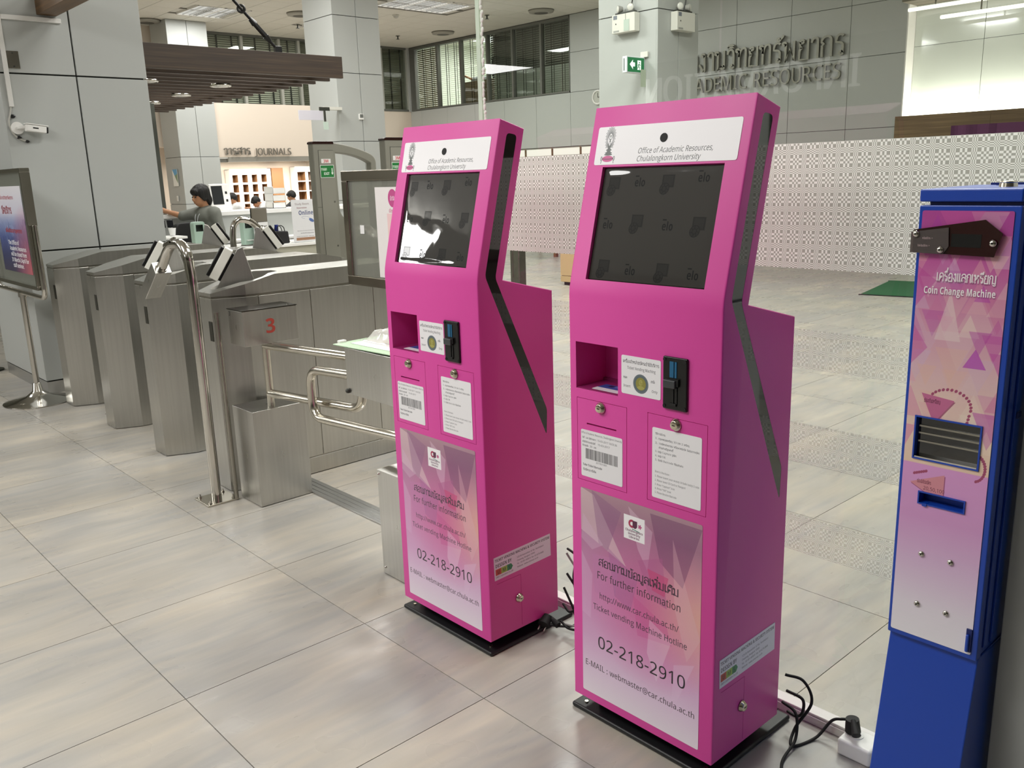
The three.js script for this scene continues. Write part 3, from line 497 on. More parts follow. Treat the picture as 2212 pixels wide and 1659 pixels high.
// clock, speakers, sprinklers, detector
{
  const c = thing('wall_clock', 'round wall clock with a pale rim beside the grey column', 'clock', [-14.5, 3.1, WZ]);
  part(c, 'rim', new THREE.TorusGeometry(0.15, 0.022, 10, 40), MAT.white, [0, 0, 0.03]); part(c, 'dial', cyl(0.15, 0.15, 0.02, 40).rotateX(Math.PI / 2), M(0xb9bab2, 0.5), [0, 0, 0.015]); part(c, 'hand', span(-0.006, 0.006, 0, 0.1, 0.027, 0.03), MAT.black); part(c, 'hand', span(0, 0.07, -0.006, 0.006, 0.027, 0.03), MAT.black);
  for (const [x, z, l] of [[-19.03, -15.2, 'round ceiling loudspeaker over the blind windows on the left'], [-15.39, -15.2, 'round ceiling loudspeaker over the blind windows on the right'], [-18.59, -10.8, 'round ceiling loudspeaker partly behind the white column'], [-21.15, -8.36, 'round ceiling loudspeaker near the far grey column']]) {
    const s = thing('ceiling_speaker', l, 'loudspeaker', [x, HALL_Y, z]); part(s, 'rim', new THREE.LatheGeometry([[0.16, 0], [0.3, 0], [0.28, -0.05], [0.17, -0.07], [0.16, -0.03]].map(([a, b]) => new THREE.Vector2(a, b)), 36), M(0x9d9a90, 0.5)); part(s, 'grille', cyl(0.17, 0.15, 0.05, 30), M(0x5b5952, 0.6), [0, -0.045, 0]);
  }
  for (const [x, z, l] of [[-20.13, -14.55, 'small ceiling sprinkler left of the glass joint'], [-16.52, -14.53, 'small ceiling sprinkler right of the glass joint'], [-19.9, -11.47, 'small ceiling sprinkler left of the white column']]) {
    const s = thing('sprinkler', l, 'sprinkler', [x, HALL_Y, z]); part(s, 'rose', cyl(0.05, 0.06, 0.012, 20), MAT.chrome, [0, -0.006, 0]); part(s, 'stem', cyl(0.018, 0.018, 0.08, 10), MAT.darkGrey, [0, -0.045, 0]); part(s, 'deflector', cyl(0.045, 0.045, 0.006, 16), MAT.darkGrey, [0, -0.09, 0]);
  }
  const d = thing('smoke_detector', 'small domed smoke detector on the hall ceiling', 'smoke detector', [-17.64, HALL_Y, -12.73]); part(d, 'base', cyl(0.075, 0.08, 0.03, 24), MAT.offWhite, [0, -0.015, 0]); part(d, 'dome', new THREE.SphereGeometry(0.06, 20, 10, 0, 6.3, 1.57, 1.57).scale(1, 0.8, 1), M(0xa9a69c, 0.5), [0, -0.03, 0]);
}

// lit lettering on the far entrance wall, seen only mirrored in the glass
{
  const s = thing('wall_sign', 'white lit letters INFORMATION mirrored faintly in the glass wall', 'sign', [-6.38, 2.5, 8.77], Math.PI), m = glow(0xfffdf8, 2.0);
  const w = letterSign(s, 'INFORMATION', fontThin, 0.45, 0.04, m); s.scale.x = 3.95 / w;
  for (const l of s.children) l.name = 'letter_light';
}

// ---------------------------------------------------------------- glass wall with patterned film
const glassMat = new THREE.MeshPhysicalMaterial({ color: 0xf2f7f3, roughness: 0.0, transmission: 1, thickness: 0, ior: 1.5 });
const glassWall = struct('window_4', 'frameless glass wall with bands of woven-check film');
const paneX = [-2.272, -1.36, -0.45];
for (let i = 0; i < 2; i++) {
  const p = new THREE.PlaneGeometry(paneX[i + 1] - paneX[i] - 0.006, LOBBY_Y - 0.02); part(glassWall, 'pane', p, glassMat, [(paneX[i] + paneX[i + 1]) / 2, LOBBY_Y / 2, GLASS_Z]);
}
part(glassWall, 'glass_edge', span(-2.29, -2.272, 0.01, LOBBY_Y, GLASS_Z - 0.006, GLASS_Z + 0.006), new THREE.MeshPhysicalMaterial({ color: 0xe4f0e2, roughness: 0.5, transmission: 0.45, thickness: 0 }), null, null, 'greenish polished edge of the glass');
{
  const bead = []; for (let i = 0; i < 230; i++) bead.push(new THREE.SphereGeometry(0.005, 6, 5).scale(1 + rnd(0.9), 1.2 + rnd(1.2), 0.6).translate(-2.266 + rnd(-0.003, 0.004), 0.1 + i * 0.0132 + rnd(0.006), GLASS_Z + 0.002));
  const b = part(glassWall, 'silicone_bead', mergeGeometries(bead), M(0xe8ece2, 0.5)); b.userData.kind = 'stuff';
}
const weave = (() => {
  const w = [34, 20, 20, 20, 34, 9, 9, 9, 9, 9], total = w.reduce((a, b) => a + b, 0), par = (u) => { let s = u * total, i = 0; while (s > w[i] && i < 9) s -= w[i++]; return i & 1; };
  return (u, v) => par(u) ^ par(v);
})();
const filmMap = pixelTex(366, 366, (u, v) => (weave(u, v) ? [250, 250, 245] : [178, 177, 169])); filmMap.repeat.set(1 / 0.0425, 1 / 0.0445);
const filmMat = new THREE.MeshPhysicalMaterial({ color: 0xffffff, map: filmMap, roughness: 1, transmission: 0.6, thickness: 0, specularIntensity: 0.3, side: THREE.DoubleSide });
const filmSoft = filmMat.clone(); filmSoft.transparent = true; filmSoft.opacity = 0.38;
for (const [y0, y1, m] of [[1.175, 1.471, filmMat], [0.928, 1.027, filmSoft], [0.683, 0.787, filmSoft], [0.44, 0.54, filmSoft]]) {
  const w = 1.81, g = boxUV(new THREE.PlaneGeometry(w, y1 - y0).toNonIndexed()); part(glassWall, 'film_band', g, m, [-2.27 + w / 2, (y0 + y1) / 2, GLASS_Z + 0.002]);
}
const rail = thing('cable_trunking', 'white plastic trunking along the foot of the glass wall', 'trunking', [-1.5, 0, GLASS_Z + 0.035]);
part(rail, 'trunk', span(-0.7, 1.02, 0, 0.022, -0.022, 0.022, 0.002), MAT.trunking); part(rail, 'cover', span(-0.7, 1.02, 0.022, 0.03, -0.019, 0.019, 0.003), MAT.trunking);
const track = thing('floor_track', 'flat aluminium strip across the gate passage floor', 'floor strip', [-3.0, 0, -1.95]);
part(track, 'strip', merge([span(-0.72, 0.72, 0, 0.008, -0.05, 0.05, 0.002), span(-0.72, 0.72, 0.008, 0.011, -0.03, -0.022), span(-0.72, 0.72, 0.008, 0.011, -0.004, 0.004), span(-0.72, 0.72, 0.008, 0.011, 0.022, 0.03)]), MAT.alu);
const postPair = thing('steel_post', 'pair of upright steel posts behind the glass beside the left kiosk', 'post', [-2.66, 0, -2.46]);
part(postPair, 'upright', span(-0.028, -0.012, 0.008, 1.3, -0.015, 0.015, 0.003), MAT.steelDark); part(postPair, 'upright', span(-0.006, 0.03, 0.008, 1.3, -0.02, 0.02, 0.003), MAT.steelDark); part(postPair, 'foot', span(-0.06, 0.06, 0, 0.008, -0.06, 0.06), MAT.steelDark);

// ---------------------------------------------------------------- prints for the ticket kiosks
function facets(ctx, w, h, list) { for (const [c, a, ...p] of list) { ctx.globalAlpha = a; ctx.fillStyle = c; ctx.beginPath(); for (let i = 0; i < p.length; i += 2) i ? ctx.lineTo(p[i] * w, p[i + 1] * h) : ctx.moveTo(p[i] * w, p[i + 1] * h); ctx.fill(); } ctx.globalAlpha = 1; }
const posterTex = canvasTex(1024, 1560, (x, w, h) => {
  const g = x.createLinearGradient(0, 0, 0, h); for (const [t, c] of [[0, '#b08a98'], [0.12, '#a4708f'], [0.3, '#c183ad'], [0.5, '#d48fc0'], [0.7, '#dca9d3'], [0.85, '#e6cbe6'], [1, '#f1e6f2']]) g.addColorStop(t, c); x.fillStyle = g; x.fillRect(0, 0, w, h);
  const r = x.createRadialGradient(w * 0.6, h * 0.45, 10, w * 0.6, h * 0.45, w * 0.6); r.addColorStop(0, 'rgba(214,74,140,0.55)'); r.addColorStop(1, 'rgba(214,74,140,0)'); x.fillStyle = r; x.fillRect(0, 0, w, h);
  const s = x.createRadialGradient(w * 1.02, h * 0.42, 10, w * 1.02, h * 0.42, w * 0.5); s.addColorStop(0, 'rgba(240,190,160,0.75)'); s.addColorStop(1, 'rgba(240,190,160,0)'); x.fillStyle = s; x.fillRect(0, 0, w, h);
  facets(x, w, h, [['#e9d3d4', 0.55, 0, 0, 0.12, 0.02, 0.4, 0.3, 0, 0.2], ['#8d5a86', 0.4, 0.1, 0, 0.36, 0.06, 0.24, 0.26, 0.16, 0.24], ['#d9b6d2', 0.4, 0.02, 0.12, 0.2, 0.24, 0.1, 0.28, 0, 0.24], ['#f0d8ea', 0.35, 0.42, 0.02, 0.62, 0.1, 0.58, 0.28, 0.5, 0.2],
    ['#6f3a66', 0.45, 0.6, 0.02, 1, 0.02, 0.86, 0.3, 0.68, 0.22], ['#b65d95', 0.5, 0.5, 0.25, 0.7, 0.2, 0.74, 0.42, 0.6, 0.4], ['#d23a79', 0.55, 0.58, 0.27, 0.75, 0.28, 0.72, 0.37, 0.62, 0.36], ['#e7b8c4', 0.4, 0.78, 0.1, 1, 0.5, 0.9, 0.62, 0.8, 0.4],
    ['#c77fb6', 0.4, 0.1, 0.3, 0.34, 0.28, 0.3, 0.5, 0.12, 0.48], ['#a5629d', 0.35, 0.24, 0.24, 0.5, 0.34, 0.44, 0.5, 0.3, 0.46], ['#e2b3da', 0.4, 0, 0.3, 0.1, 0.4, 0.08, 0.62, 0, 0.6], ['#cf4d96', 0.35, 0.46, 0.42, 0.74, 0.5, 0.78, 0.58, 0.5, 0.6], ['#f3e2f2', 0.35, 0.6, 0.5, 0.78, 0.56, 0.66, 0.78, 0.58, 0.66], ['#e8c9e6', 0.4, 0.8, 0.66, 0.96, 0.62, 0.78, 0.9]]);
  const X = (m) => m / 0.371 * w, Y = (m) => (0.6455 - m) / 0.5725 * h;   // metres from the left edge / above the floor
  x.fillStyle = '#f6f3f6'; x.fillRect(X(0.142), Y(0.612), X(0.0645), Y(0.55) - Y(0.612));
  x.lineWidth = 15; x.strokeStyle = '#b02a55'; x.beginPath(); x.arc(X(0.167), Y(0.592), 21, 0.9, 5.2); x.stroke();
  x.strokeStyle = '#5a1f45'; x.lineWidth = 14; x.beginPath(); x.moveTo(X(0.172), Y(0.601)); x.lineTo(X(0.172), Y(0.588)); x.quadraticCurveTo(X(0.176), Y(0.58), X(0.181), Y(0.588)); x.lineTo(X(0.181), Y(0.601)); x.moveTo(X(0.177), Y(0.601)); x.lineTo(X(0.177), Y(0.584)); x.stroke();
  x.fillStyle = '#c04a86'; for (let i = 0; i < 5; i++) { x.beginPath(); x.ellipse(X(0.192) + 9 * Math.cos(i * 1.25), Y(0.59) + 9 * Math.sin(i * 1.25), 8, 5, i * 1.25, 0, 7); x.fill(); }
  x.strokeStyle = '#2e7d6a'; x.lineWidth = 5; x.beginPath(); x.moveTo(X(0.168), Y(0.579)); x.quadraticCurveTo(X(0.185), Y(0.577), X(0.192), Y(0.575)); x.stroke();
  for (const [t, m] of [['Chulalongkorn', 0.5705], ['University', 0.5625], ['Libraries', 0.5545]]) say(x, t, X(0.174), Y(m), 23, { color: '#5c2a4c', align: 'center', weight: 'bold', sx: 0.92 });
  const T = (t, m, mr, y, size, o = {}) => { const wd = say(x, t, -5000, 0, size, o); say(x, t, X(m), Y(y), size, { ...o, sx: (X(mr) - X(m)) / wd }); };
  T('สอบถามข้อมูลเพิ่มเติม', 0.058, 0.309, 0.449, 88, { color: '#3b2338' }); T('For further information', 0.052, 0.316, 0.412, 76, { color: '#33202f' });
  T('http://www.car.chula.ac.th/', 0.06, 0.31, 0.358, 62, { color: '#3a2538' }); T('Ticket vending Machine Hotline', 0.039, 0.335, 0.322, 62, { color: '#3a2538' });
  T('02-218-2910', 0.053, 0.333, 0.216, 128, { color: '#1d1420' }); T('E-MAIL : webmaster@car.chula.ac.th', 0.009, 0.36, 0.151, 62, { color: '#33242f' });
});
function emblem(x, cx, cy, h) {           // crown on a cushion with rays, as on the university's crest
  x.save(); x.translate(cx, cy); const u = h / 100; x.scale(u, u); x.strokeStyle = '#4b4f50';
  for (let i = 0; i < 37; i++) { const a = -Math.PI / 2 + (i - 18) / 18 * 2.45, r0 = 14 + 3 * (i % 2), r1 = 29 + 11 * Math.max(0, Math.cos(a + Math.PI / 2)) + (i % 2 ? 0 : -3); x.lineWidth = 1.5; x.beginPath(); x.moveTo(Math.cos(a) * r0 * 0.62, -18 + Math.sin(a) * r0); x.lineTo(Math.cos(a) * r1 * 0.68, -18 + Math.sin(a) * r1 * 1.04 + 6 * Math.max(0, Math.sin(a))); x.stroke(); }
  x.fillStyle = '#f4f3f5'; x.beginPath(); x.ellipse(0, -28, 6.5, 10, 0, 0, 7); x.fill(); x.lineWidth = 1.6; x.stroke();
  x.fillStyle = '#5a5f5d'; x.beginPath(); x.ellipse(0, -29, 2.2, 4.5, 0, 0, 7); x.fill();
  x.beginPath(); x.moveTo(0, -24); x.lineTo(4, -8); x.lineTo(8, 2); x.lineTo(-8, 2); x.lineTo(-4, -8); x.fill(); x.fillStyle = '#e5e2e6'; x.beginPath(); x.ellipse(0, -6, 3, 6, 0, 0, 7); x.fill();
  x.fillStyle = '#4d5351'; for (const [y, r] of [[4, 8], [9, 6], [13, 11], [18, 8], [22, 14], [27, 16]]) { x.beginPath(); x.ellipse(0, y, r, 3, 0, 0, 7); x.fill(); }
  x.fillStyle = '#c93d88'; x.beginPath(); x.ellipse(0, 40, 22, 9.5, 0, 0, 7); x.fill(); x.strokeStyle = '#5d2745'; x.lineWidth = 2.4; x.beginPath(); x.moveTo(-24, 39); x.quadraticCurveTo(0, 43, 24, 39); x.stroke();
  x.strokeStyle = '#44484a'; x.lineWidth = 2; for (const s of [-1, 1]) { x.beginPath(); x.ellipse(s * 25, 39, 2.5, 6, 0, 0, 7); x.stroke(); x.beginPath(); x.moveTo(s * 24, 45); x.lineTo(s * 25, 54); x.stroke(); }
  x.restore();
}
const headerTex = canvasTex(1280, 288, (x, w, h) => {
  x.fillStyle = '#f2f0f3'; x.fillRect(0, 0, w, h); const k = w / 0.3966; emblem(x, 0.0405 * k, h * 0.5, h * 0.86);
  const T = (t, m, mr, y, size) => { const wd = say(x, t, -5000, 0, size); say(x, t, m * k, y, size, { color: '#2c2c2e', sx: (mr - m) * k / wd, slant: 0.16 }); };
  T('Office of Academic Resources,', 0.129, 0.334, h * 0.79 - 15, 56); T('Chulalongkorn University', 0.1285, 0.3035, h * 0.93 + 3, 56);
});
const coinTex = canvasTex(512, 400, (x, w, h) => {
  x.fillStyle = '#efedf0'; x.fillRect(0, 0, w, h); const fit = (t, y, s, l, r) => { const wd = say(x, t, -5000, 0, s); say(x, t, l, y, s, { color: '#33303a', sx: (r - l) / wd, bold: 0.9 }); };
  fit('เครื่องจำหน่ายบัตรเข้าใช้บริการ', 74, 46, 22, 490); fit('Ticket Vending Maching', 138, 42, 78, 446);
  say(x, 'หยอด', 26, 238, 34, { color: '#33303a' }); say(x, 'Insert', 26, 328, 36, { color: '#33303a' }); say(x, 'เท่านั้น', 386, 240, 34, { color: '#33303a' }); say(x, 'Only', 398, 338, 36, { color: '#33303a' });
  x.fillStyle = '#5d6970'; x.beginPath(); x.arc(257, 272, 99, 0, 7); x.fill(); x.strokeStyle = '#8b979c'; x.lineWidth = 5; x.setLineDash([4, 5]); x.beginPath(); x.arc(257, 272, 90, 0, 7); x.stroke(); x.setLineDash([]);
  x.fillStyle = '#8f8a3e'; x.beginPath(); x.arc(257, 272, 66, 0, 7); x.fill(); x.fillStyle = '#a9a458'; x.beginPath(); x.ellipse(257, 258, 24, 30, 0.15, 0, 7); x.fill(); x.beginPath(); x.moveTo(206, 312); x.quadraticCurveTo(257, 270, 308, 312); x.quadraticCurveTo(257, 352, 206, 312); x.fill(); x.strokeStyle = '#6f6a2c'; x.lineWidth = 3; x.beginPath(); x.arc(262, 256, 14, 0, 4); x.stroke();
});
const ticketTex = canvasTex(640, 580, (x, w, h) => {
  x.fillStyle = '#eeecef'; x.fillRect(0, 0, w, h); const c = { color: '#3a3740' };
  const fit = (t, y, s, l, r, o = {}) => { const wd = say(x, t, -5000, 0, s, o); say(x, t, l, y, s, { ...c, ...o, sx: (r - l) / wd }); };
  fit('Office of Academic Resources, Chulalongkorn University', 50, 32, 6, 632); fit('วันที่ : เวลา บันทึกรายการ : 15-03-2017 14:03:36', 108, 32, 20, 560); fit('เข้าใช้บริการภายในวันที่    15-03-2017', 158, 32, 20, 450); fit('จำนวนเงิน  20  บาท', 204, 32, 20, 240);
  x.fillStyle = '#141418'; let at = 74; while (at < 560) { const b = 3 + rnd(7), g = 3 + rnd(6); x.fillRect(at, 226, b, 128); at += b + g; }
  fit('20170315001', 386, 30, 234, 410); fit('Take Ticket Barcode', 446, 38, 26, 330, { weight: 'bold' }); fit('รับบัตรบาร์โค้ด', 506, 38, 26, 236);
});
const howTex = canvasTex(620, 760, (x, w, h) => {
  x.fillStyle = '#efedf0'; x.fillRect(0, 0, w, h);
  const L = [['วิธีการใช้งาน', 38, 72, 170], ['1. กรุณาหยอดเหรียญ 10 บาท 2 เหรียญ', 38, 122, 470], ['2. วางบัตรประชาชน หรือพาสปอร์ต ในช่องวางบัตร', 38, 172, 594], ['ด้านล่างมีลูกศรชี้', 86, 216, 270], ['3. กดปุ่ม Capture รูปบัตร', 38, 262, 310], ['4. กดปุ่ม OK', 38, 308, 176], ['5. รับรหัส Barcode ที่ช่องด้านล่าง', 38, 354, 398], ['How to Purchase :', 38, 482, 236], ['1. Please insert your money 10 baht (only) 2 coin', 38, 530, 598], ['2. Please insert ID Card or Passport', 38, 576, 432], ['3. Press “Capture” icon', 38, 622, 296], ['4. Press “OK” icon', 38, 666, 250], ['5. Please Receive Barcode', 38, 710, 320]];
  for (const [t, l, y, r] of L) { const o = { font: 'serif', bold: 0.9 }, wd = say(x, t, -5000, 0, 29, o); say(x, t, l, y, 29, { ...o, color: '#3c3a42', sx: (r - l) / wd }); }
});
const makerTex = canvasTex(900, 280, (x, w, h) => {
  x.fillStyle = '#e9e8ec'; x.fillRect(0, 0, w, h); const fit = (t, y, s, l, r, o = {}) => { const wd = say(x, t, -5000, 0, s, o); say(x, t, l, y, s, { color: '#333038', ...o, sx: (r - l) / wd }); };
  fit('TICKET VENDING MACHING & SECURITY SYSTEM', 58, 44, 16, 886, { weight: 'bold' }); fit('DESIGN BY', 128, 58, 18, 268, { weight: 'bold' });
  x.fillStyle = '#c4422e'; x.fillRect(18, 148, 86, 74); x.fillStyle = '#9cc04a'; x.fillRect(104, 148, 92, 74); x.fillStyle = '#1f8a50'; x.beginPath(); x.moveTo(196, 148); x.lineTo(258, 148); x.lineTo(284, 186); x.lineTo(258, 222); x.lineTo(196, 222); x.fill();
  say(x, 'U', 42, 208, 62, { color: '#5b2019', weight: 'bold' }); say(x, 'M', 122, 208, 60, { color: '#3e5a20', weight: 'bold' }); say(x, 'S', 212, 208, 60, { color: '#0d4428', weight: 'bold' }); fit('UNIX Corporation Co.,Ltd.', 254, 30, 18, 290);
  ['125/38 Ratanatibet 32 Rd., Nonthaburi', 'Chaweng, Bangkok 10900', 'Tel. : 02-001-4000-8  Fax. 02-0278-8888', 'Website : www.umsmac.co.th'].forEach((t, i) => fit(t, 120 + i * 40, 28, 350, [786, 640, 782, 690][i]));
});
// printed protective film on the screens: black logos and small pictures of a device
const filmMaps = (() => {
  const draw = (x, w, h, back, ink, mid) => {
    x.fillStyle = back; x.fillRect(0, 0, w, h);
    const logo = (cx, cy) => { x.save(); x.translate(cx, cy); x.scale(0.62, 1); x.font = 'bold 92px sans-serif'; x.textAlign = 'center'; x.fillStyle = ink; x.fillText('elo', 0, 34); x.fillRect(-66, -52, 46, 10); x.restore(); };
    const pic = (cx, cy) => { x.fillStyle = mid; x.fillRect(cx - 30, cy - 62, 92, 100); x.strokeStyle = ink; x.lineWidth = 3; x.strokeRect(cx - 24, cy - 56, 78, 84); x.fillStyle = mid; x.beginPath(); x.ellipse(cx - 6, cy + 46, 36, 46, 0.2, 0, 7); x.fill(); x.beginPath(); x.ellipse(cx - 6, cy + 46, 34, 44, 0.2, 0, 7); x.stroke(); x.beginPath(); x.ellipse(cx - 8, cy + 46, 15, 20, 0.2, 0, 7); x.stroke(); for (let i = 0; i < 7; i++) { x.beginPath(); x.moveTo(cx - 6 + 15 * Math.cos(i * 0.9), cy + 46 + 20 * Math.sin(i * 0.9)); x.lineTo(cx - 6 + 34 * Math.cos(i * 0.9 + 0.2), cy + 46 + 44 * Math.sin(i * 0.9 + 0.2)); x.stroke(); } };
    for (const [a, y] of [[300, 112], [770, 84], [92, 452], [562, 452], [330, 812], [800, 812], [40, 1100]]) logo(a, y); for (const [a, y] of [[80, 130], [500, 120], [310, 430], [770, 440], [96, 800], [560, 800]]) pic(a, y);
  };
  return { color: canvasTex(900, 900, (x, w, h) => draw(x, w, h, '#2b2925', '#050505', '#1b1a17')), gloss: canvasTex(900, 900, (x, w, h) => draw(x, w, h, '#ffffff', '#050505', '#808080'), false) };
})();
filmMaps.gloss.wrapS = filmMaps.color.wrapS = THREE.ClampToEdgeWrapping;
function screenFilm(w, h, wave, s) {
  const g = new THREE.PlaneGeometry(w, h, 90, 72), p = g.attributes.position;
  for (let i = 0; i < p.count; i++) { const u = p.getX(i) * 24 + s, v = p.getY(i) * 24, e = step(0, 0.02, w / 2 - Math.abs(p.getX(i))) * step(0, 0.02, h / 2 - Math.abs(p.getY(i))); p.setZ(i, wave * e * (0.85 * vnoise(u * 0.45, v * 0.4 + s) + 0.13 * vnoise(u * 1.4 + 9, v * 1.2) + 0.02 * vnoise(u * 4, v * 4))); }
  g.computeVertexNormals(); return g;
}
const printMat = (t, rough = 0.42) => M(0xffffff, rough, 0, { map: t, clearcoat: 0.25, clearcoatRoughness: 0.3 });
const KP = { poster: printMat(posterTex, 0.38), header: printMat(headerTex), coin: printMat(coinTex), ticket: printMat(ticketTex), how: printMat(howTex), maker: printMat(makerTex) };
const arrowTex = canvasTex(256, 160, (x, w, h) => { x.fillStyle = '#e6e4ea'; x.fillRect(0, 0, w, h); x.fillStyle = '#2b4f9e'; x.fillRect(0, 0, w, 96); x.fillStyle = '#d8433c'; x.fillRect(196, 56, 60, 40); x.fillStyle = '#12224a'; x.fillRect(60, 14, 46, 40); x.fillStyle = '#9fb3df'; x.fillRect(120, 20, 110, 8); x.fillRect(120, 38, 90, 8); });
const cardMat = printMat(arrowTex);

// ---------------------------------------------------------------- ticket kiosk: origin at the middle of the base plate, front towards +z
const KW = 0.443, KD = 0.288;
const kioskShapes = (() => {
  const fz = KD / 2, ln = Math.hypot(0.104, 0.417), ca = 0.417 / ln, sa = 0.104 / ln;
  const side = [[0, 0.05], [0, 1.132], [0.0016, 1.15], [0.0062, 1.172], [0.104, 1.567], [0.192, 1.541], [0.095, 1.133], [KD, 1.083], [KD, 0.05]];
  let body = extrude(polyShape(side.map(([d, y]) => [-d, y])), KW - 0.008, 0.004, { bevelSegments: 3 }).rotateY(-Math.PI / 2);   // extruded along x: shape x = depth
  // after the turn: x' = -z, z' = x  -> put depth on -z from the front face and width on x
  body.computeBoundingBox(); const bb = body.boundingBox; body.translate(-(bb.min.x + bb.max.x) / 2, 0, fz - bb.max.z);
  body = body.toNonIndexed ? body : body; body.deleteAttribute('uv'); boxUV(body); body = toCreasedNormals(body, 0.6);
  const headPose = (g) => g.applyMatrix4(new THREE.Matrix4().makeRotationX(-Math.asin(sa)).setPosition(-KW / 2, 1.15, fz));   // head plane: x from left edge, y up the slope from the bend
  const onHead = (x0, x1, y0, y1, d0, d1) => headPose(boxUV(new THREE.BoxGeometry(x1 - x0, y1 - y0, d1 - d0).translate((x0 + x1) / 2, (y0 + y1) / 2, (d0 + d1) / 2)));
  const onFront = (x0, x1, y0, y1, d0 = -0.0015, d1 = 0.02) => boxUV(new THREE.BoxGeometry(x1 - x0, y1 - y0, d1 - d0).translate((x0 + x1) / 2 - KW / 2, (y0 + y1) / 2, fz + (d0 + d1) / 2));
  const loop = (x0, x1, y0, y1, t = 0.0014, d = -0.002) => [onFront(x0, x0 + t, y0, y1, d), onFront(x1 - t, x1, y0, y1, d), onFront(x0 + t, x1 - t, y0, y0 + t, d), onFront(x0 + t, x1 - t, y1 - t, y1, d)];
  const stripe = polyShape([[0.126, 1.53], [0.163, 1.524], [0.0665, 1.141], [0.256, 0.727], [0.252, 0.646], [0.029, 1.149]].map(([d, y]) => [-d, y]), 0.012);
  const stripeGeo = (depth, r) => { const g = new THREE.ExtrudeGeometry(stripe, { depth, bevelEnabled: false, curveSegments: 4 }).rotateY(-Math.PI / 2); g.computeBoundingBox(); const b = g.boundingBox; g.translate(r - b.min.x, 0, 0); g.translate(0, 0, fz); boxUV(g); return g; };
  // the camera eye hole
  const eye = headPose(boxUV(new THREE.CylinderGeometry(0.0105, 0.0105, 0.03, 24).rotateX(Math.PI / 2).translate(0.22, 0.3492, 0)));
  const sideSeam = (x0, x1, y0, y1) => boxUV(new THREE.BoxGeometry(0.02, y1 - y0, x1 - x0).translate(KW / 2 + 0.0085, (y0 + y1) / 2, fz - (x0 + x1) / 2));
  const holes = [onHead(0.051, 0.39, 0.0225, 0.2885, -0.012, 0.05), onFront(0.0217, 0.1567, 0.902, 1.0188, -0.11), ...loop(0.0232, 0.1842, 0.6655, 0.879), ...loop(0.2455, 0.4118, 0.6665, 0.879), onFront(0.0556, 0.1512, 0.8138, 0.8178, -0.02), stripeGeo(0.02, KW / 2 - 0.003), stripeGeo(0.02, -KW / 2 - 0.017), eye,
    sideSeam(0.0305, 0.128, 0.2295, 0.2307), sideSeam(0.1272, 0.1284, 0.06, 0.2307)];
  const stripePlate = (right) => { const g = stripeGeo(0.0026, right ? KW / 2 - 0.0029 : -KW / 2 + 0.0003); return g; };
  return { body: cut(body, ...holes), headPose, fz, ca, sa, stripePlate };
})();
const lockGeo = new THREE.LatheGeometry([[0, 0.011], [0.009, 0.011], [0.0105, 0.009], [0.0125, 0.005], [0.0145, 0.003], [0.0145, 0], [0, 0]].map(([a, b]) => new THREE.Vector2(a, b)), 28).rotateX(Math.PI / 2);
function addLock(parent, x, y, z, turn = 0) { const l = part(parent, 'lock', lockGeo, MAT.nickel, [x, y, z], [0, turn, 0]); part(l, 'keyhole', span(-0.004, 0.004, -0.0012, 0.0012, 0.0105, 0.0114), MAT.black); return l; }
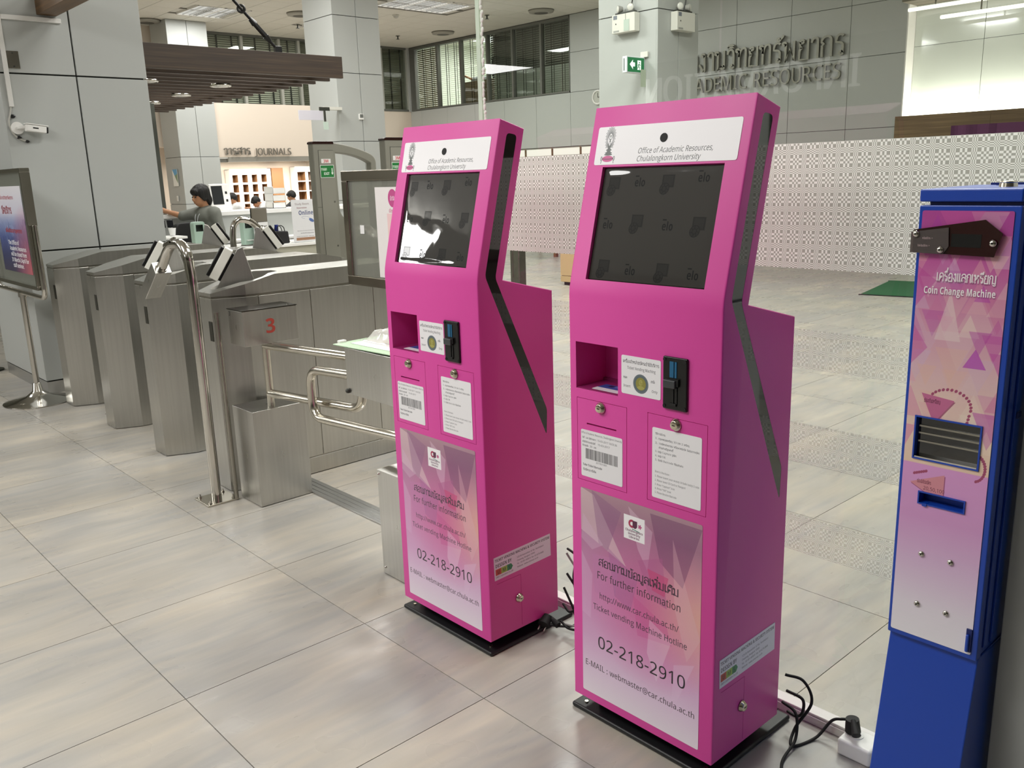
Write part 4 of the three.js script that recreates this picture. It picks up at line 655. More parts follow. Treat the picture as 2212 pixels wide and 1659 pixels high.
function makeKiosk(label, x, z, wave, s, filmOpts) {
  const k = thing('ticket_kiosk', label, 'ticket machine', [x, 0, z], 0), S = kioskShapes, fz = S.fz, fx = (u) => u - KW / 2;
  part(k, 'body', S.body, MAT.pink);
  part(k, 'base_plate', box(0.452, 0.014, 0.36, 0.0065, 3), MAT.baseBlack, [-0.006, 0.0075, -0.034]);
  part(k, 'riser', span(-0.17, 0.17, 0.0145, 0.05, -0.11, 0.105, 0.003), MAT.blackMatte);
  for (const [a, b] of [[-0.2, 0.12], [0.19, 0.12]]) part(k, 'screw', cyl(0.005, 0.005, 0.004, 12), MAT.nickel, [a, 0.016, b]);
  // screen
  const sc = part(k, 'screen', S.headPose(span(0.052, 0.389, 0.0235, 0.2875, -0.0118, -0.0085)), MAT.blackGloss);
  const fm = M(0xffffff, 1, 0, { map: filmMaps.color, clearcoatRoughness: 0.02, clearcoat: 1, clearcoatMap: filmMaps.gloss, ...filmOpts });
  fm.roughness = 0.5; fm.specularIntensity = 0.3;
  part(sc, 'protective_film', S.headPose(screenFilm(0.333, 0.26, wave, s).translate(0.2205, 0.1555, -0.008)), fm);
  part(k, 'header_label', S.headPose(plate(0.3966, 0.0893, 0.0006, 0.006).translate(0.2203, 0.3379, 0.0002)), KP.header);
  part(k, 'camera_eye', S.headPose(merge([cyl(0.0098, 0.0104, 0.002, 28).rotateX(Math.PI / 2).translate(0.22, 0.3492, 0.0012)])), MAT.rubber);
  for (const r of [1, 0]) part(k, 'side_stripe', S.stripePlate(r), MAT.blackGloss);
  // tray
  const tr = part(k, 'card_tray', merge([span(fx(0.0225), fx(0.156), 0.9025, 0.904, fz - 0.1, fz - 0.002), span(fx(0.0225), fx(0.156), 0.904, 0.91, fz - 0.108, fz - 0.1)]), MAT.pinkDark); part(tr, 'card_picture', plate(0.085, 0.055, 0.0006, 0.004), cardMat, [fx(0.105), 0.9043, fz - 0.038], [-Math.PI / 2, 0, 0]);
  // coin entry
  part(k, 'coin_label', plate(0.1152, 0.0915, 0.0006, 0.005), KP.coin, [fx(0.2257), 0.9588, fz + 0.0002]);
  const ac = part(k, 'coin_acceptor', box(0.066, 0.12, 0.007, 0.003, 2), MAT.black, [fx(0.3262), 0.9591, fz + 0.0035]);
  part(ac, 'coin_slot', merge([span(-0.013, -0.002, 0.014, 0.05, 0.002, 0.0048), span(0.0005, 0.006, 0.014, 0.05, 0.002, 0.0048)]), M(0x1c5f86, 0.3));
  part(ac, 'reject_button', box(0.033, 0.0185, 0.011, 0.0025, 2), M(0x3b3d40, 0.35), [-0.009, 0, 0.008]);
  part(ac, 'slot_housing', merge([span(-0.008, 0.013, -0.004, 0.012, 0.003, 0.009), span(-0.004, -0.0015, -0.045, -0.008, 0.003, 0.0055), span(0.0055, 0.008, -0.045, -0.008, 0.003, 0.0055), span(-0.012, 0.006, -0.05, -0.044, 0.003, 0.007)]), MAT.blackMatte);
  for (const a of [-0.0275, 0.0275]) for (const b of [-0.053, 0.053]) part(ac, 'screw', cyl(0.0038, 0.0038, 0.002, 12).rotateX(Math.PI / 2), MAT.rubber, [a, b, 0.004]);
  // doors: the seams are cut into the body
  addLock(k, fx(0.1028), 0.8634, fz); addLock(k, fx(0.3272), 0.8648, fz);
  part(k, 'ticket_label', plate(0.1345, 0.1215, 0.0006, 0.005), KP.ticket, [fx(0.1035), 0.7384, fz + 0.0002]);
  part(k, 'instruction_label', plate(0.137, 0.1695, 0.0006, 0.005), KP.how, [fx(0.329), 0.7628, fz + 0.0002]);
  part(k, 'poster', plate(0.371, 0.5725, 0.0006, 0.005), KP.poster, [fx(0.2185), 0.3593, fz + 0.0002]);
  part(k, 'maker_label', plate(0.2352, 0.0738, 0.0006, 0.001), KP.maker, [KW / 2 + 0.0002, 0.2833, fz - 0.139], [0, Math.PI / 2, 0.028]);
  addLock(k, KW / 2, 0.1555, fz - 0.118, Math.PI / 2);
  return k;
}
makeKiosk('pink ticket kiosk with bright reflections and logos on its screen film, nearer the turnstiles', -2.0515, -1.541 - KD / 2, 0.0011, 3, {});
makeKiosk('pink ticket kiosk with a dark blank screen, beside the blue coin machine', -1.2585, -1.535 - KD / 2, 0.0008, 41, {});

// ---------------------------------------------------------------- mains leads
const lead = (name, label, runs, plugAt, plugTurn, mat = MAT.rubber) => {
  const o = thing(name, label, 'cable'); runs.forEach((r) => part(o, 'lead', tube(r, 0.0038, 90, 8), mat));
  if (plugAt) { const p = new THREE.Group(); p.name = 'plug'; p.position.set(...plugAt); p.rotation.set(...plugTurn); o.add(p); part(p, 'plug_body', merge([cyl(0.016, 0.019, 0.034, 18).translate(0, 0.017, 0), cyl(0.006, 0.011, 0.04, 12).rotateZ(1.1).translate(0.026, 0.026, 0)]), mat); for (const s of [-0.0095, 0.0095]) part(p, 'prong', cyl(0.0023, 0.0023, 0.022, 8).translate(s, -0.01, 0), MAT.chrome); }
  return o;
};
lead('power_cable', 'black power cables coiled beside the kiosk with the dark screen', [[[-1.03, 0.16, -1.84], [-0.99, 0.15, -1.86], [-0.965, 0.1, -1.86], [-0.99, 0.03, -1.83], [-0.975, 0.006, -1.79], [-0.95, 0.006, -1.86], [-0.93, 0.045, -1.9], [-0.905, 0.06, -1.905], [-0.885, 0.062, -1.915]], [[-1.03, 0.11, -1.85], [-0.985, 0.105, -1.85], [-0.978, 0.075, -1.84], [-1.0, 0.05, -1.85], [-1.03, 0.045, -1.86]], [[-1.035, 0.08, -1.84], [-0.99, 0.07, -1.83], [-0.972, 0.02, -1.8], [-0.96, 0.005, -1.72], [-0.9, 0.005, -1.6], [-0.93, 0.005, -1.42]]], [-0.868, 0.052, -1.89], [0.15, -0.9, 0.12]);
lead('power_cable', 'black and grey cables with a loose plug behind the left kiosk', [[[-1.825, 0.25, -1.87], [-1.79, 0.25, -1.86], [-1.77, 0.23, -1.87], [-1.8, 0.2, -1.88], [-1.79, 0.15, -1.86], [-1.73, 0.07, -1.83], [-1.71, 0.04, -1.8], [-1.75, 0.03, -1.79], [-1.79, 0.035, -1.8]], [[-1.82, 0.17, -1.86], [-1.77, 0.12, -1.86], [-1.75, 0.09, -1.84], [-1.78, 0.06, -1.83], [-1.82, 0.07, -1.84]], [[-1.815, 0.13, -1.84], [-1.77, 0.06, -1.84], [-1.75, 0.03, -1.82], [-1.78, 0.03, -1.78], [-1.815, 0.035, -1.755]]], [-1.815, 0.034, -1.745], [-1.2, 0.3, 0.3]);
part(scene.children[scene.children.length - 1], 'grey_lead', tube([[-1.82, 0.24, -1.86], [-1.77, 0.17, -1.87], [-1.72, 0.1, -1.85], [-1.72, 0.05, -1.8], [-1.78, 0.03, -1.8]], 0.0034, 60, 8), M(0x8d8d8a, 0.5));
const adapter = thing('power_socket', 'white mains socket box at the foot of the coin machine', 'socket', [-0.845, 0, -1.885]);
part(adapter, 'box', box(0.085, 0.045, 0.075, 0.008, 3), MAT.trunking, [0, 0.0225, 0]); part(adapter, 'face', cyl(0.022, 0.022, 0.003, 24), MAT.white, [-0.018, 0.0455, -0.004]);

// ---------------------------------------------------------------- coin change machine: origin on the floor under its middle, front at z = +0.13
const coinPoster = canvasTex(420, 2040, (x, w, h) => {
  const g = x.createLinearGradient(0, 0, 0, h); for (const [t, c] of [[0, '#b4479a'], [0.1, '#c45aa2'], [0.24, '#d79ab4'], [0.36, '#e2bcc0'], [0.5, '#ecd0bc'], [0.57, '#eccdb6'], [0.572, '#dd9cd4'], [0.7, '#d79cd0'], [0.8, '#dcb9dc'], [0.92, '#e9e0ec'], [1, '#efebf2']]) g.addColorStop(t, c); x.fillStyle = g; x.fillRect(0, 0, w, h);
  const cols = ['#c14aa6', '#d676a8', '#e7a9b6', '#f0d6c2', '#d9b6d2', '#b13ea8', '#e3c3cb', '#f2e3d2', '#cf6f9d', '#e9b9a8'];
  let q = 5; const R = () => (q = (q * 16807) % 2147483647) / 2147483647;
  for (let r = 0; r < 13; r++) for (let c = -1; c < 5; c++) { const s = 118 * (0.7 + R() * 0.8), px = c * 105 + R() * 60, py = r * 86 + R() * 40, up = R() > 0.5; if (py + s > h * 0.56) continue; x.globalAlpha = 0.18 + R() * 0.34; x.fillStyle = cols[Math.floor(R() * cols.length)]; x.beginPath(); up ? (x.moveTo(px, py + s), x.lineTo(px + s, py + s), x.lineTo(px + s / 2, py)) : (x.moveTo(px, py), x.lineTo(px + s, py), x.lineTo(px + s / 2, py + s)); x.fill(); }
  x.globalAlpha = 1; facets(x, w, h, [['#b032b8', 0.6, 0.6, 0.335, 0.86, 0.335, 0.73, 0.292], ['#b83fb0', 0.5, 0.66, 0.19, 0.84, 0.19, 0.75, 0.155], ['#c24a9e', 0.5, 0, 0.21, 0.22, 0.15, 0, 0.12], ['#f0e0da', 0.5, 0.25, 0.28, 0.55, 0.28, 0.4, 0.17], ['#c84fa0', 0.45, 0, 0.25, 0.18, 0.3, 0, 0.34], ['#d05aa6', 0.5, 0.2, 0, 0.7, 0, 0.45, 0.08]]);
  const tri = (p, c) => { x.fillStyle = '#8d3560'; x.globalAlpha = 0.7; x.beginPath(); p.forEach(([a, b], i) => i ? x.lineTo(a + 5, b + 6) : x.moveTo(a + 5, b + 6)); x.fill(); x.globalAlpha = 1; x.fillStyle = c; x.beginPath(); p.forEach(([a, b], i) => i ? x.lineTo(a, b) : x.moveTo(a, b)); x.fill(); };
  // dotted trail
  x.fillStyle = '#a54a6e'; const dot = (a, b) => { x.beginPath(); x.ellipse(a, b, 8.5, 6.5, -0.7, 0, 7); x.fill(); };
  for (let i = 0; i <= 13; i++) { const t = -2.5 + i / 13 * 2.6; dot(205 + 105 * Math.cos(t), 868 + 75 * Math.sin(t)); } for (let i = 0; i < 9; i++) { const t = i / 8; dot(mix(304, 240, t) + 14 * Math.sin(t * 3), mix(900, 1030, t)); }
  for (let i = 0; i < 14; i++) { const t = -1.3 + i / 13 * 2.6; dot(352 + 50 * Math.cos(t), 1135 + 62 * Math.sin(t)); } for (let i = 0; i < 6; i++) { const t = i / 5; dot(mix(120, 62, t), mix(1196, 1216, t)); }
  tri([[66, 825], [230, 842], [136, 960]], '#c76c97'); say(x, 'ช่องรับเหรียญ', 80, 866, 26, { color: '#5c1f3c', sx: 0.92 });
  tri([[42, 1262], [214, 1198], [214, 1340]], '#d98f9c'); say(x, 'ช่องใส่ธนบัตร', 78, 1258, 25, { color: '#6b2a40', sx: 0.86 }); say(x, '20,50,100', 112, 1288, 25, { color: '#6b2a40' }); say(x, 'บาท', 150, 1318, 25, { color: '#6b2a40' });
  x.save(); x.shadowColor = 'rgba(90,30,70,0.7)'; x.shadowBlur = 5; x.shadowOffsetX = 3; x.shadowOffsetY = 4; { const t = 'เครื่องแลกเหรียญ', wd = say(x, t, -5000, 0, 62); say(x, t, 92, 306, 62, { color: '#f7eef2', sx: 276 / wd, bold: 1.25 }); } { const t = 'Coin Change Machine', wd = say(x, t, -5000, 0, 44, { weight: 'bold' }); say(x, t, 34, 366, 44, { color: '#faf5f7', weight: 'bold', sx: 338 / wd }); } x.restore();
});
{
  const c = thing('coin_machine', 'tall narrow blue coin change machine with pink patterned front', 'coin machine', [-0.5775, 0, -1.68]);
  const F = 0.13, X = (x) => x + 0.5775;
  const prof = [[F - 0.012, 0.545], [F + 0.046, 0.2], [F + 0.052, 0], [-0.1, 0], [-0.1, 0.545]];
  const ped = extrude(polyShape(prof, 0.003), 0.156, 0.002).rotateY(-Math.PI / 2); ped.scale(1, 1, -1); ped.computeBoundingBox(); const pg = new THREE.ExtrudeGeometry(polyShape(prof.map(([z, y]) => [-z, y]), 0.004), { depth: 0.156, bevelEnabled: true, bevelSize: 0.002, bevelThickness: 0.002, bevelOffset: -0.002, bevelSegments: 2 }).rotateY(-Math.PI / 2); pg.translate(0.078, 0, 0); pg.rotateY(0);
  // rotateY(-90deg) maps shape x to +z ... the profile was given as -z, so mirror by a half turn about y is not needed
  pg.computeBoundingBox(); if (pg.boundingBox.max.z < F) pg.rotateY(Math.PI);
  part(c, 'pedestal', pg, MAT.blue);
  let body = boxUV(new THREE.BoxGeometry(0.158, 0.8, 0.235)).translate(0, 0.946, F - 0.02 - 0.1175);
  part(c, 'cabinet_body', span(-0.078, 0.078, 0.546, 1.342, F - 0.24, F - 0.024, 0.003), MAT.blue);
  part(c, 'neck', span(-0.068, 0.079, 1.338, 1.354, F - 0.235, F - 0.012), MAT.blueDeep);
  const doorShape = roundRect(0.161, 0.802, 0.003, -0.0805, 0.5455); const hole = (x0, x1, y0, y1) => { const p = new THREE.Path(); p.moveTo(x0, y0); p.lineTo(x0, y1); p.lineTo(x1, y1); p.lineTo(x1, y0); p.closePath(); return p; };
  doorShape.holes.push(hole(X(-0.634), X(-0.526), 0.902, 0.977), hole(X(-0.6185), X(-0.5415), 0.8185, 0.838));
  const door = part(c, 'door', extrude(doorShape, 0.018, 0.0015).translate(0, 0, F - 0.02), MAT.blue);
  // printed front with the same openings
  const ps = roundRect(0.145, 0.784, 0.004, X(-0.652), 0.555); ps.holes.push(hole(X(-0.636), X(-0.524), 0.9, 0.979), hole(X(-0.6205), X(-0.5395), 0.816, 0.84));
  const pm = extrude(ps, 0.0006), pp = pm.attributes.position; for (let i = 0; i < pp.count; i++) pm.attributes.uv.setXY(i, (pp.getX(i) - X(-0.652)) / 0.145, (pp.getY(i) - 0.555) / 0.784);
  part(door, 'printed_front', pm.translate(0, 0, F + 0.0002), printMat(coinPoster, 0.3));
  const fr = (x0, x1, y0, y1, t) => merge([span(x0 - t, x0, y0 - t, y1 + t, F - 0.002, F + 0.003), span(x1, x1 + t, y0 - t, y1 + t, F - 0.002, F + 0.003), span(x0, x1, y0 - t, y0, F - 0.002, F + 0.003), span(x0, x1, y1, y1 + t, F - 0.002, F + 0.003)]);
  const tw = part(c, 'coin_tray', merge([span(X(-0.634), X(-0.526), 0.902, 0.977, F - 0.075, F - 0.07), span(X(-0.634), X(-0.526), 0.9, 0.903, F - 0.07, F - 0.01)]), MAT.steelDark); part(tw, 'tray_frame', fr(X(-0.634), X(-0.526), 0.902, 0.977, 0.0028), MAT.blue);
  part(tw, 'tray_flap', span(X(-0.633), X(-0.527), 0.903, 0.976, F - 0.012, F - 0.009), MAT.blackGloss); part(tw, 'sill', span(X(-0.633), X(-0.527), 0.902, 0.9045, F - 0.009, F + 0.002), MAT.chrome); part(tw, 'guide_rail', merge([0.93, 0.945, 0.958].map((y) => span(X(-0.632), X(-0.528), y, y + 0.003, F - 0.009, F - 0.006))), MAT.steelDark);
  const bs = part(c, 'note_slot', merge([span(X(-0.6185), X(-0.5415), 0.8185, 0.838, F - 0.03, F - 0.026)]), MAT.black); part(bs, 'slot_frame', fr(X(-0.6185), X(-0.5415), 0.8185, 0.838, 0.0024), MAT.blue); part(bs, 'slot_lip', span(X(-0.612), X(-0.604), 0.8135, 0.819, F - 0.01, F + 0.004), MAT.blue);
  const dome = new THREE.SphereGeometry(0.0058, 18, 8, 0, 6.29, 0, 1.57).rotateX(Math.PI / 2).scale(1, 1, 0.7), ring = new THREE.TorusGeometry(0.0035, 0.0007, 6, 16);
  const bolt = (p, x, y, z = F + 0.001) => { const b = part(p, 'bolt', dome, MAT.chrome, [x, y, z]); part(b, 'socket', cyl(0.0016, 0.0016, 0.001, 8).rotateX(Math.PI / 2), MAT.black, [0, 0, 0.004]); };
  for (const [a, b] of [[-0.6065, 0.7205], [-0.555, 0.7195], [-0.607, 0.6205], [-0.555, 0.6195]]) bolt(c, X(a), b);
  const lt = part(c, 'latch', span(X(-0.517), X(-0.507), 0.56, 0.605, F - 0.002, F + 0.003, 0.001), MAT.blueDeep); part(lt, 'lever', box(0.006, 0.034, 0.006, 0.0025, 2), MAT.blue, [X(-0.513), 0.578, F + 0.005]);
  const lid = part(c, 'lid', span(-0.081, 0.081, 1.3535, 1.3745, F - 0.245, F + 0.002, 0.003), MAT.blue);
  part(lid, 'lock_ring', merge([cyl(0.0135, 0.0145, 0.007, 28), new THREE.TorusGeometry(0.0115, 0.0025, 8, 28).rotateX(Math.PI / 2).translate(0, 0.004, 0)]), MAT.nickel, [X(-0.553), 1.378, F - 0.095]);
  part(lid, 'hinge', merge([span(-0.05, 0.075, 1.3745, 1.3785, F - 0.236, F - 0.226), span(-0.03, -0.015, 1.3745, 1.379, F - 0.2, F - 0.196)]), MAT.blueDeep);
  part(c, 'side_rib', span(0.078, 0.0815, 0.56, 1.33, F - 0.05, F - 0.03, 0.001), MAT.blue); part(c, 'side_rib', span(0.078, 0.0825, 0.56, 1.33, F - 0.09, F - 0.062, 0.001), MAT.blue); part(c, 'side_catch', box(0.008, 0.012, 0.018, 0.002), MAT.blueDeep, [0.082, 0.99, F - 0.075]);
  // dark red acrylic display plates in front of the print
  const red = M(0x2a0509, 0.05, 0, { clearcoat: 1, clearcoatRoughness: 0.03 });
  const dp = part(c, 'display_plate', new THREE.ExtrudeGeometry(polyShape([[X(-0.6615), 1.307], [X(-0.547), 1.3255], [X(-0.519), 1.304], [X(-0.5295), 1.2655], [X(-0.6615), 1.269]]), { depth: 0.003, bevelEnabled: false }).translate(0, 0, F + 0.006), red);
  part(dp, 'display_window', span(X(-0.598), X(-0.5505), 1.28, 1.3015, F + 0.0088, F + 0.0094), MAT.black);
  const acrylic = new THREE.MeshPhysicalMaterial({ color: 0x9a8f8d, roughness: 0.05, transmission: 0.72, thickness: 0, ior: 1.5 });
  const txt = canvasTex(512, 300, (x, w, h) => { x.fillStyle = '#000'; x.fillRect(0, 0, w, h); say(x, 'พร้อมใช้งาน >', 130, 120, 44, { color: '#fff' }); say(x, 'ไม่พร้อมใช้งาน >', 66, 232, 44, { color: '#fff' }); }, false);
  part(dp, 'clear_plate', new THREE.ExtrudeGeometry(polyShape([[X(-0.664), 1.3035], [X(-0.6025), 1.312], [X(-0.6005), 1.281], [X(-0.609), 1.2675], [X(-0.664), 1.2685]]), { depth: 0.002, bevelEnabled: false }).translate(0, 0, F + 0.0098), acrylic);
  part(dp, 'lettering', new THREE.PlaneGeometry(0.055, 0.034), new THREE.MeshStandardMaterial({ color: 0xb9a3a3, alphaMap: txt, transparent: true, roughness: 0.6 }), [X(-0.631), 1.2885, F + 0.0124]);
  for (const [a, b] of [[-0.6555, 1.3], [-0.6135, 1.2745], [-0.5315, 1.288]]) bolt(dp, X(a), b, F + 0.012);
}

// ---------------------------------------------------------------- turnstile cabinets: origin on the floor at the middle of the front end, body running along -z
const TL = 1.276;
const tPlan = (inset = 0) => { const a = 0.072 - inset * 0.6, b = 0.135 - inset; return [[-a, -inset], [a, -inset], [b, -0.14], [b, -TL + 0.14], [a, -TL + inset], [-a, -TL + inset], [-b, -TL + 0.14], [-b, -0.14]]; };
const prismY = (pts, y0, y1, bevel = 0) => boxUV(extrude(polyShape(pts.map(([x, z]) => [x, -z])), y1 - y0 - 2 * bevel, bevel).rotateX(-Math.PI / 2).translate(0, y0 + bevel, 0));
const lidGeo = (holes) => {
  const st = [[0, 0.072, 0.939], [-0.14, 0.135, 0.972], [-0.29, 0.135, 1.005], [-TL + 0.29, 0.135, 1.005], [-TL + 0.14, 0.135, 0.972], [-TL, 0.072, 0.939]], pos = [], q = (a, b, c, d) => pos.push(...a, ...b, ...c, ...a, ...c, ...d), y0 = 0.924;
  for (let i = 0; i < 5; i++) { const [z, w, y] = st[i], [z2, w2, y2] = st[i + 1]; q([-w, y, z], [w, y, z], [w2, y2, z2], [-w2, y2, z2]); q([w, y0, z], [w2, y0, z2], [w2, y2, z2], [w, y, z]); q([-w2, y0, z2], [-w, y0, z], [-w, y, z], [-w2, y2, z2]); q([-w2, y0, z2], [w2, y0, z2], [w, y0, z], [-w, y0, z]); }
  { const [z, w, y] = st[0]; q([-w, y0, z], [w, y0, z], [w, y, z], [-w, y, z]); } { const [z, w, y] = st[5]; q([w, y0, z], [-w, y0, z], [-w, y, z], [w, y, z]); }
  const g = new THREE.BufferGeometry(); g.setAttribute('position', new THREE.Float32BufferAttribute(pos, 3)); g.computeVertexNormals(); boxUV(g);
  return holes.length ? cut(g, ...holes) : g;
};
const slotHole = (z0, z1) => boxUV(prismY([[-0.062, z0 - 0.11], [-0.03, z0], [0.03, z0], [0.062, z0 - 0.11], [0.105, z0 - 0.14], [0.105, z0 - 0.2], [0.03, z1], [-0.03, z1], [-0.105, z0 - 0.2], [-0.105, z0 - 0.14]], 0.932, 1.1));
const lids = { front: lidGeo([slotHole(-0.045, -0.36)]), far: lidGeo([slotHole(-0.045, -0.36).rotateY(Math.PI).translate(0, 0, -TL)]) };
function reader(parent, z, dir) {                                  // slanted stainless fin with a white card reader, turned in its slot
  const f = new THREE.Group(); f.name = 'reader_post'; f.position.set(0, 0, z - dir * 0.155); f.rotation.y = dir > 0 ? -0.45 : Math.PI - 0.45; parent.add(f);
  const prof = [[-0.06, 0.928], [-0.183, 1.124], [-0.205, 1.132], [-0.242, 0.98], [-0.242, 0.928]];
  const fin = boxUV(extrude(polyShape(prof.map(([a, b]) => [-a, b])), 0.06, 0.001).rotateY(Math.PI / 2).translate(-0.03, 0, 0.155)); part(f, 'fin', fin, MAT.steel);
  const r = new THREE.Group(); r.name = 'card_reader'; r.position.set(0, 1.03, 0.031); r.rotation.x = -(Math.PI / 2 - Math.atan2(0.196, 0.123)); f.add(r);
  part(r, 'spacer', box(0.055, 0.14, 0.012, 0.002), MAT.black, [0, 0.012, 0.006]);
  part(r, 'housing', box(0.085, 0.156, 0.04, 0.004, 2), MAT.offWhite, [0, 0.014, 0.032]);
  part(r, 'reader_face', box(0.08, 0.15, 0.018, 0.006, 3), MAT.black, [0, 0.014, 0.06]);
}
// side geometry check: fin() above is built facing +z
function turnstile(x, label, kind) {
  const t = thing('turnstile_cabinet', label, 'turnstile', [x, 0, -1.644], 0, 'steel gate cabinets');
  part(t, 'body', prismY(tPlan(0.003), 0.003, 0.924), MAT.steelDark);
  for (const s of [0, 1]) { const e = part(t, 'end_casing', prismY([[-0.072, 0], [0.072, 0], [0.135, -0.14], [0.135, -0.197], [-0.135, -0.197], [-0.135, -0.14]], 0.004, 0.914, 0.001), MAT.steel, [0, 0, s ? -TL : 0], [0, s ? Math.PI : 0, 0]); part(e, 'vent_plate', span(0.028, 0.062, 0.72, 0.81, 0, 0.002), M(0x37362e, 0.5, 0.5)); }
  for (const s of [-1, 1]) { [[-0.201, -0.464], [-0.468, -0.82], [-0.824, -1.075]].forEach(([a, b]) => part(t, 'side_panel', span(s > 0 ? 0.131 : -0.135, s > 0 ? 0.135 : -0.131, 0.09, 0.912, b, a, 0.0008), MAT.steel)); part(t, 'kick_plate', span(s > 0 ? 0.131 : -0.136, s > 0 ? 0.136 : -0.131, 0.004, 0.084, -1.075, -0.201, 0.001), MAT.steel); }
  part(t, 'lid', lids[kind], MAT.steel);
  if (kind === 'front') reader(t, 0, 1); else reader(t, -TL, -1);
  return t;
}
turnstile(-6.243, 'leftmost stainless gate cabinet, next to the grey column', 'far');
turnstile(-5.445, 'second stainless gate cabinet from the left, reader at its far end', 'far');
turnstile(-4.67, 'third stainless gate cabinet, its reader behind the hooked pole', 'front');
turnstile(-3.883, 'stainless gate cabinet behind the steel box marked 3', 'front');

// hooked poles with card scanner boxes
{
  const h = thing('scanner_pole', 'tall hooked chrome pole with a box scanner before the gates', 'pole', [-3.765, 0, -1.55]);
  part(h, 'pole', pipe([[0, 0.008, 0], [0, 1.06, 0], [-0.03, 1.165, 0], [-0.155, 1.168, 0], [-0.205, 1.155, 0], [-0.33, 1.045, 0]], 0.0225, 0.07, 22), MAT.chrome);
  part(h, 'base_plate', box(0.15, 0.008, 0.15, 0.002), MAT.tubeSteel, [0, 0.0045, 0]);
  for (const a of [-0.055, 0.055]) for (const b of [-0.055, 0.055]) part(h, 'bolt', merge([cyl(0.008, 0.008, 0.006, 6), cyl(0.004, 0.004, 0.014, 10).translate(0, 0.006, 0)]), MAT.chrome, [a, 0.0115, b]);
  const b = part(h, 'scanner_box', box(0.065, 0.215, 0.075, 0.003), MAT.steel, [-0.41, 0.985, 0.0], [0, 0, -0.92]);
  part(b, 'collar', cyl(0.027, 0.027, 0.012, 24), MAT.chrome, [0.0, 0.112, 0]);
  const k = thing('scanner_pole', 'second hooked chrome pole at the far end of the leftmost gate', 'pole', [-6.02, 0, -3.02]);
  part(k, 'pole', pipe([[0, 0.008, 0.21], [0, 1.06, 0.21], [0, 1.155, 0.19], [0, 1.165, 0.1], [0, 1.12, 0.03], [0, 1.08, -0.01]], 0.022, 0.06, 22), MAT.chrome);
  part(k, 'base_plate', box(0.12, 0.008, 0.15, 0.002), MAT.tubeSteel, [0, 0.0045, 0.21]);
  const kb = part(k, 'scanner_box', box(0.09, 0.18, 0.075, 0.003), MAT.steel, [0, 1.015, -0.065], [0.65, 0, 0]); part(kb, 'collar', cyl(0.027, 0.027, 0.012, 24), MAT.chrome, [0, 0.094, 0]);
}
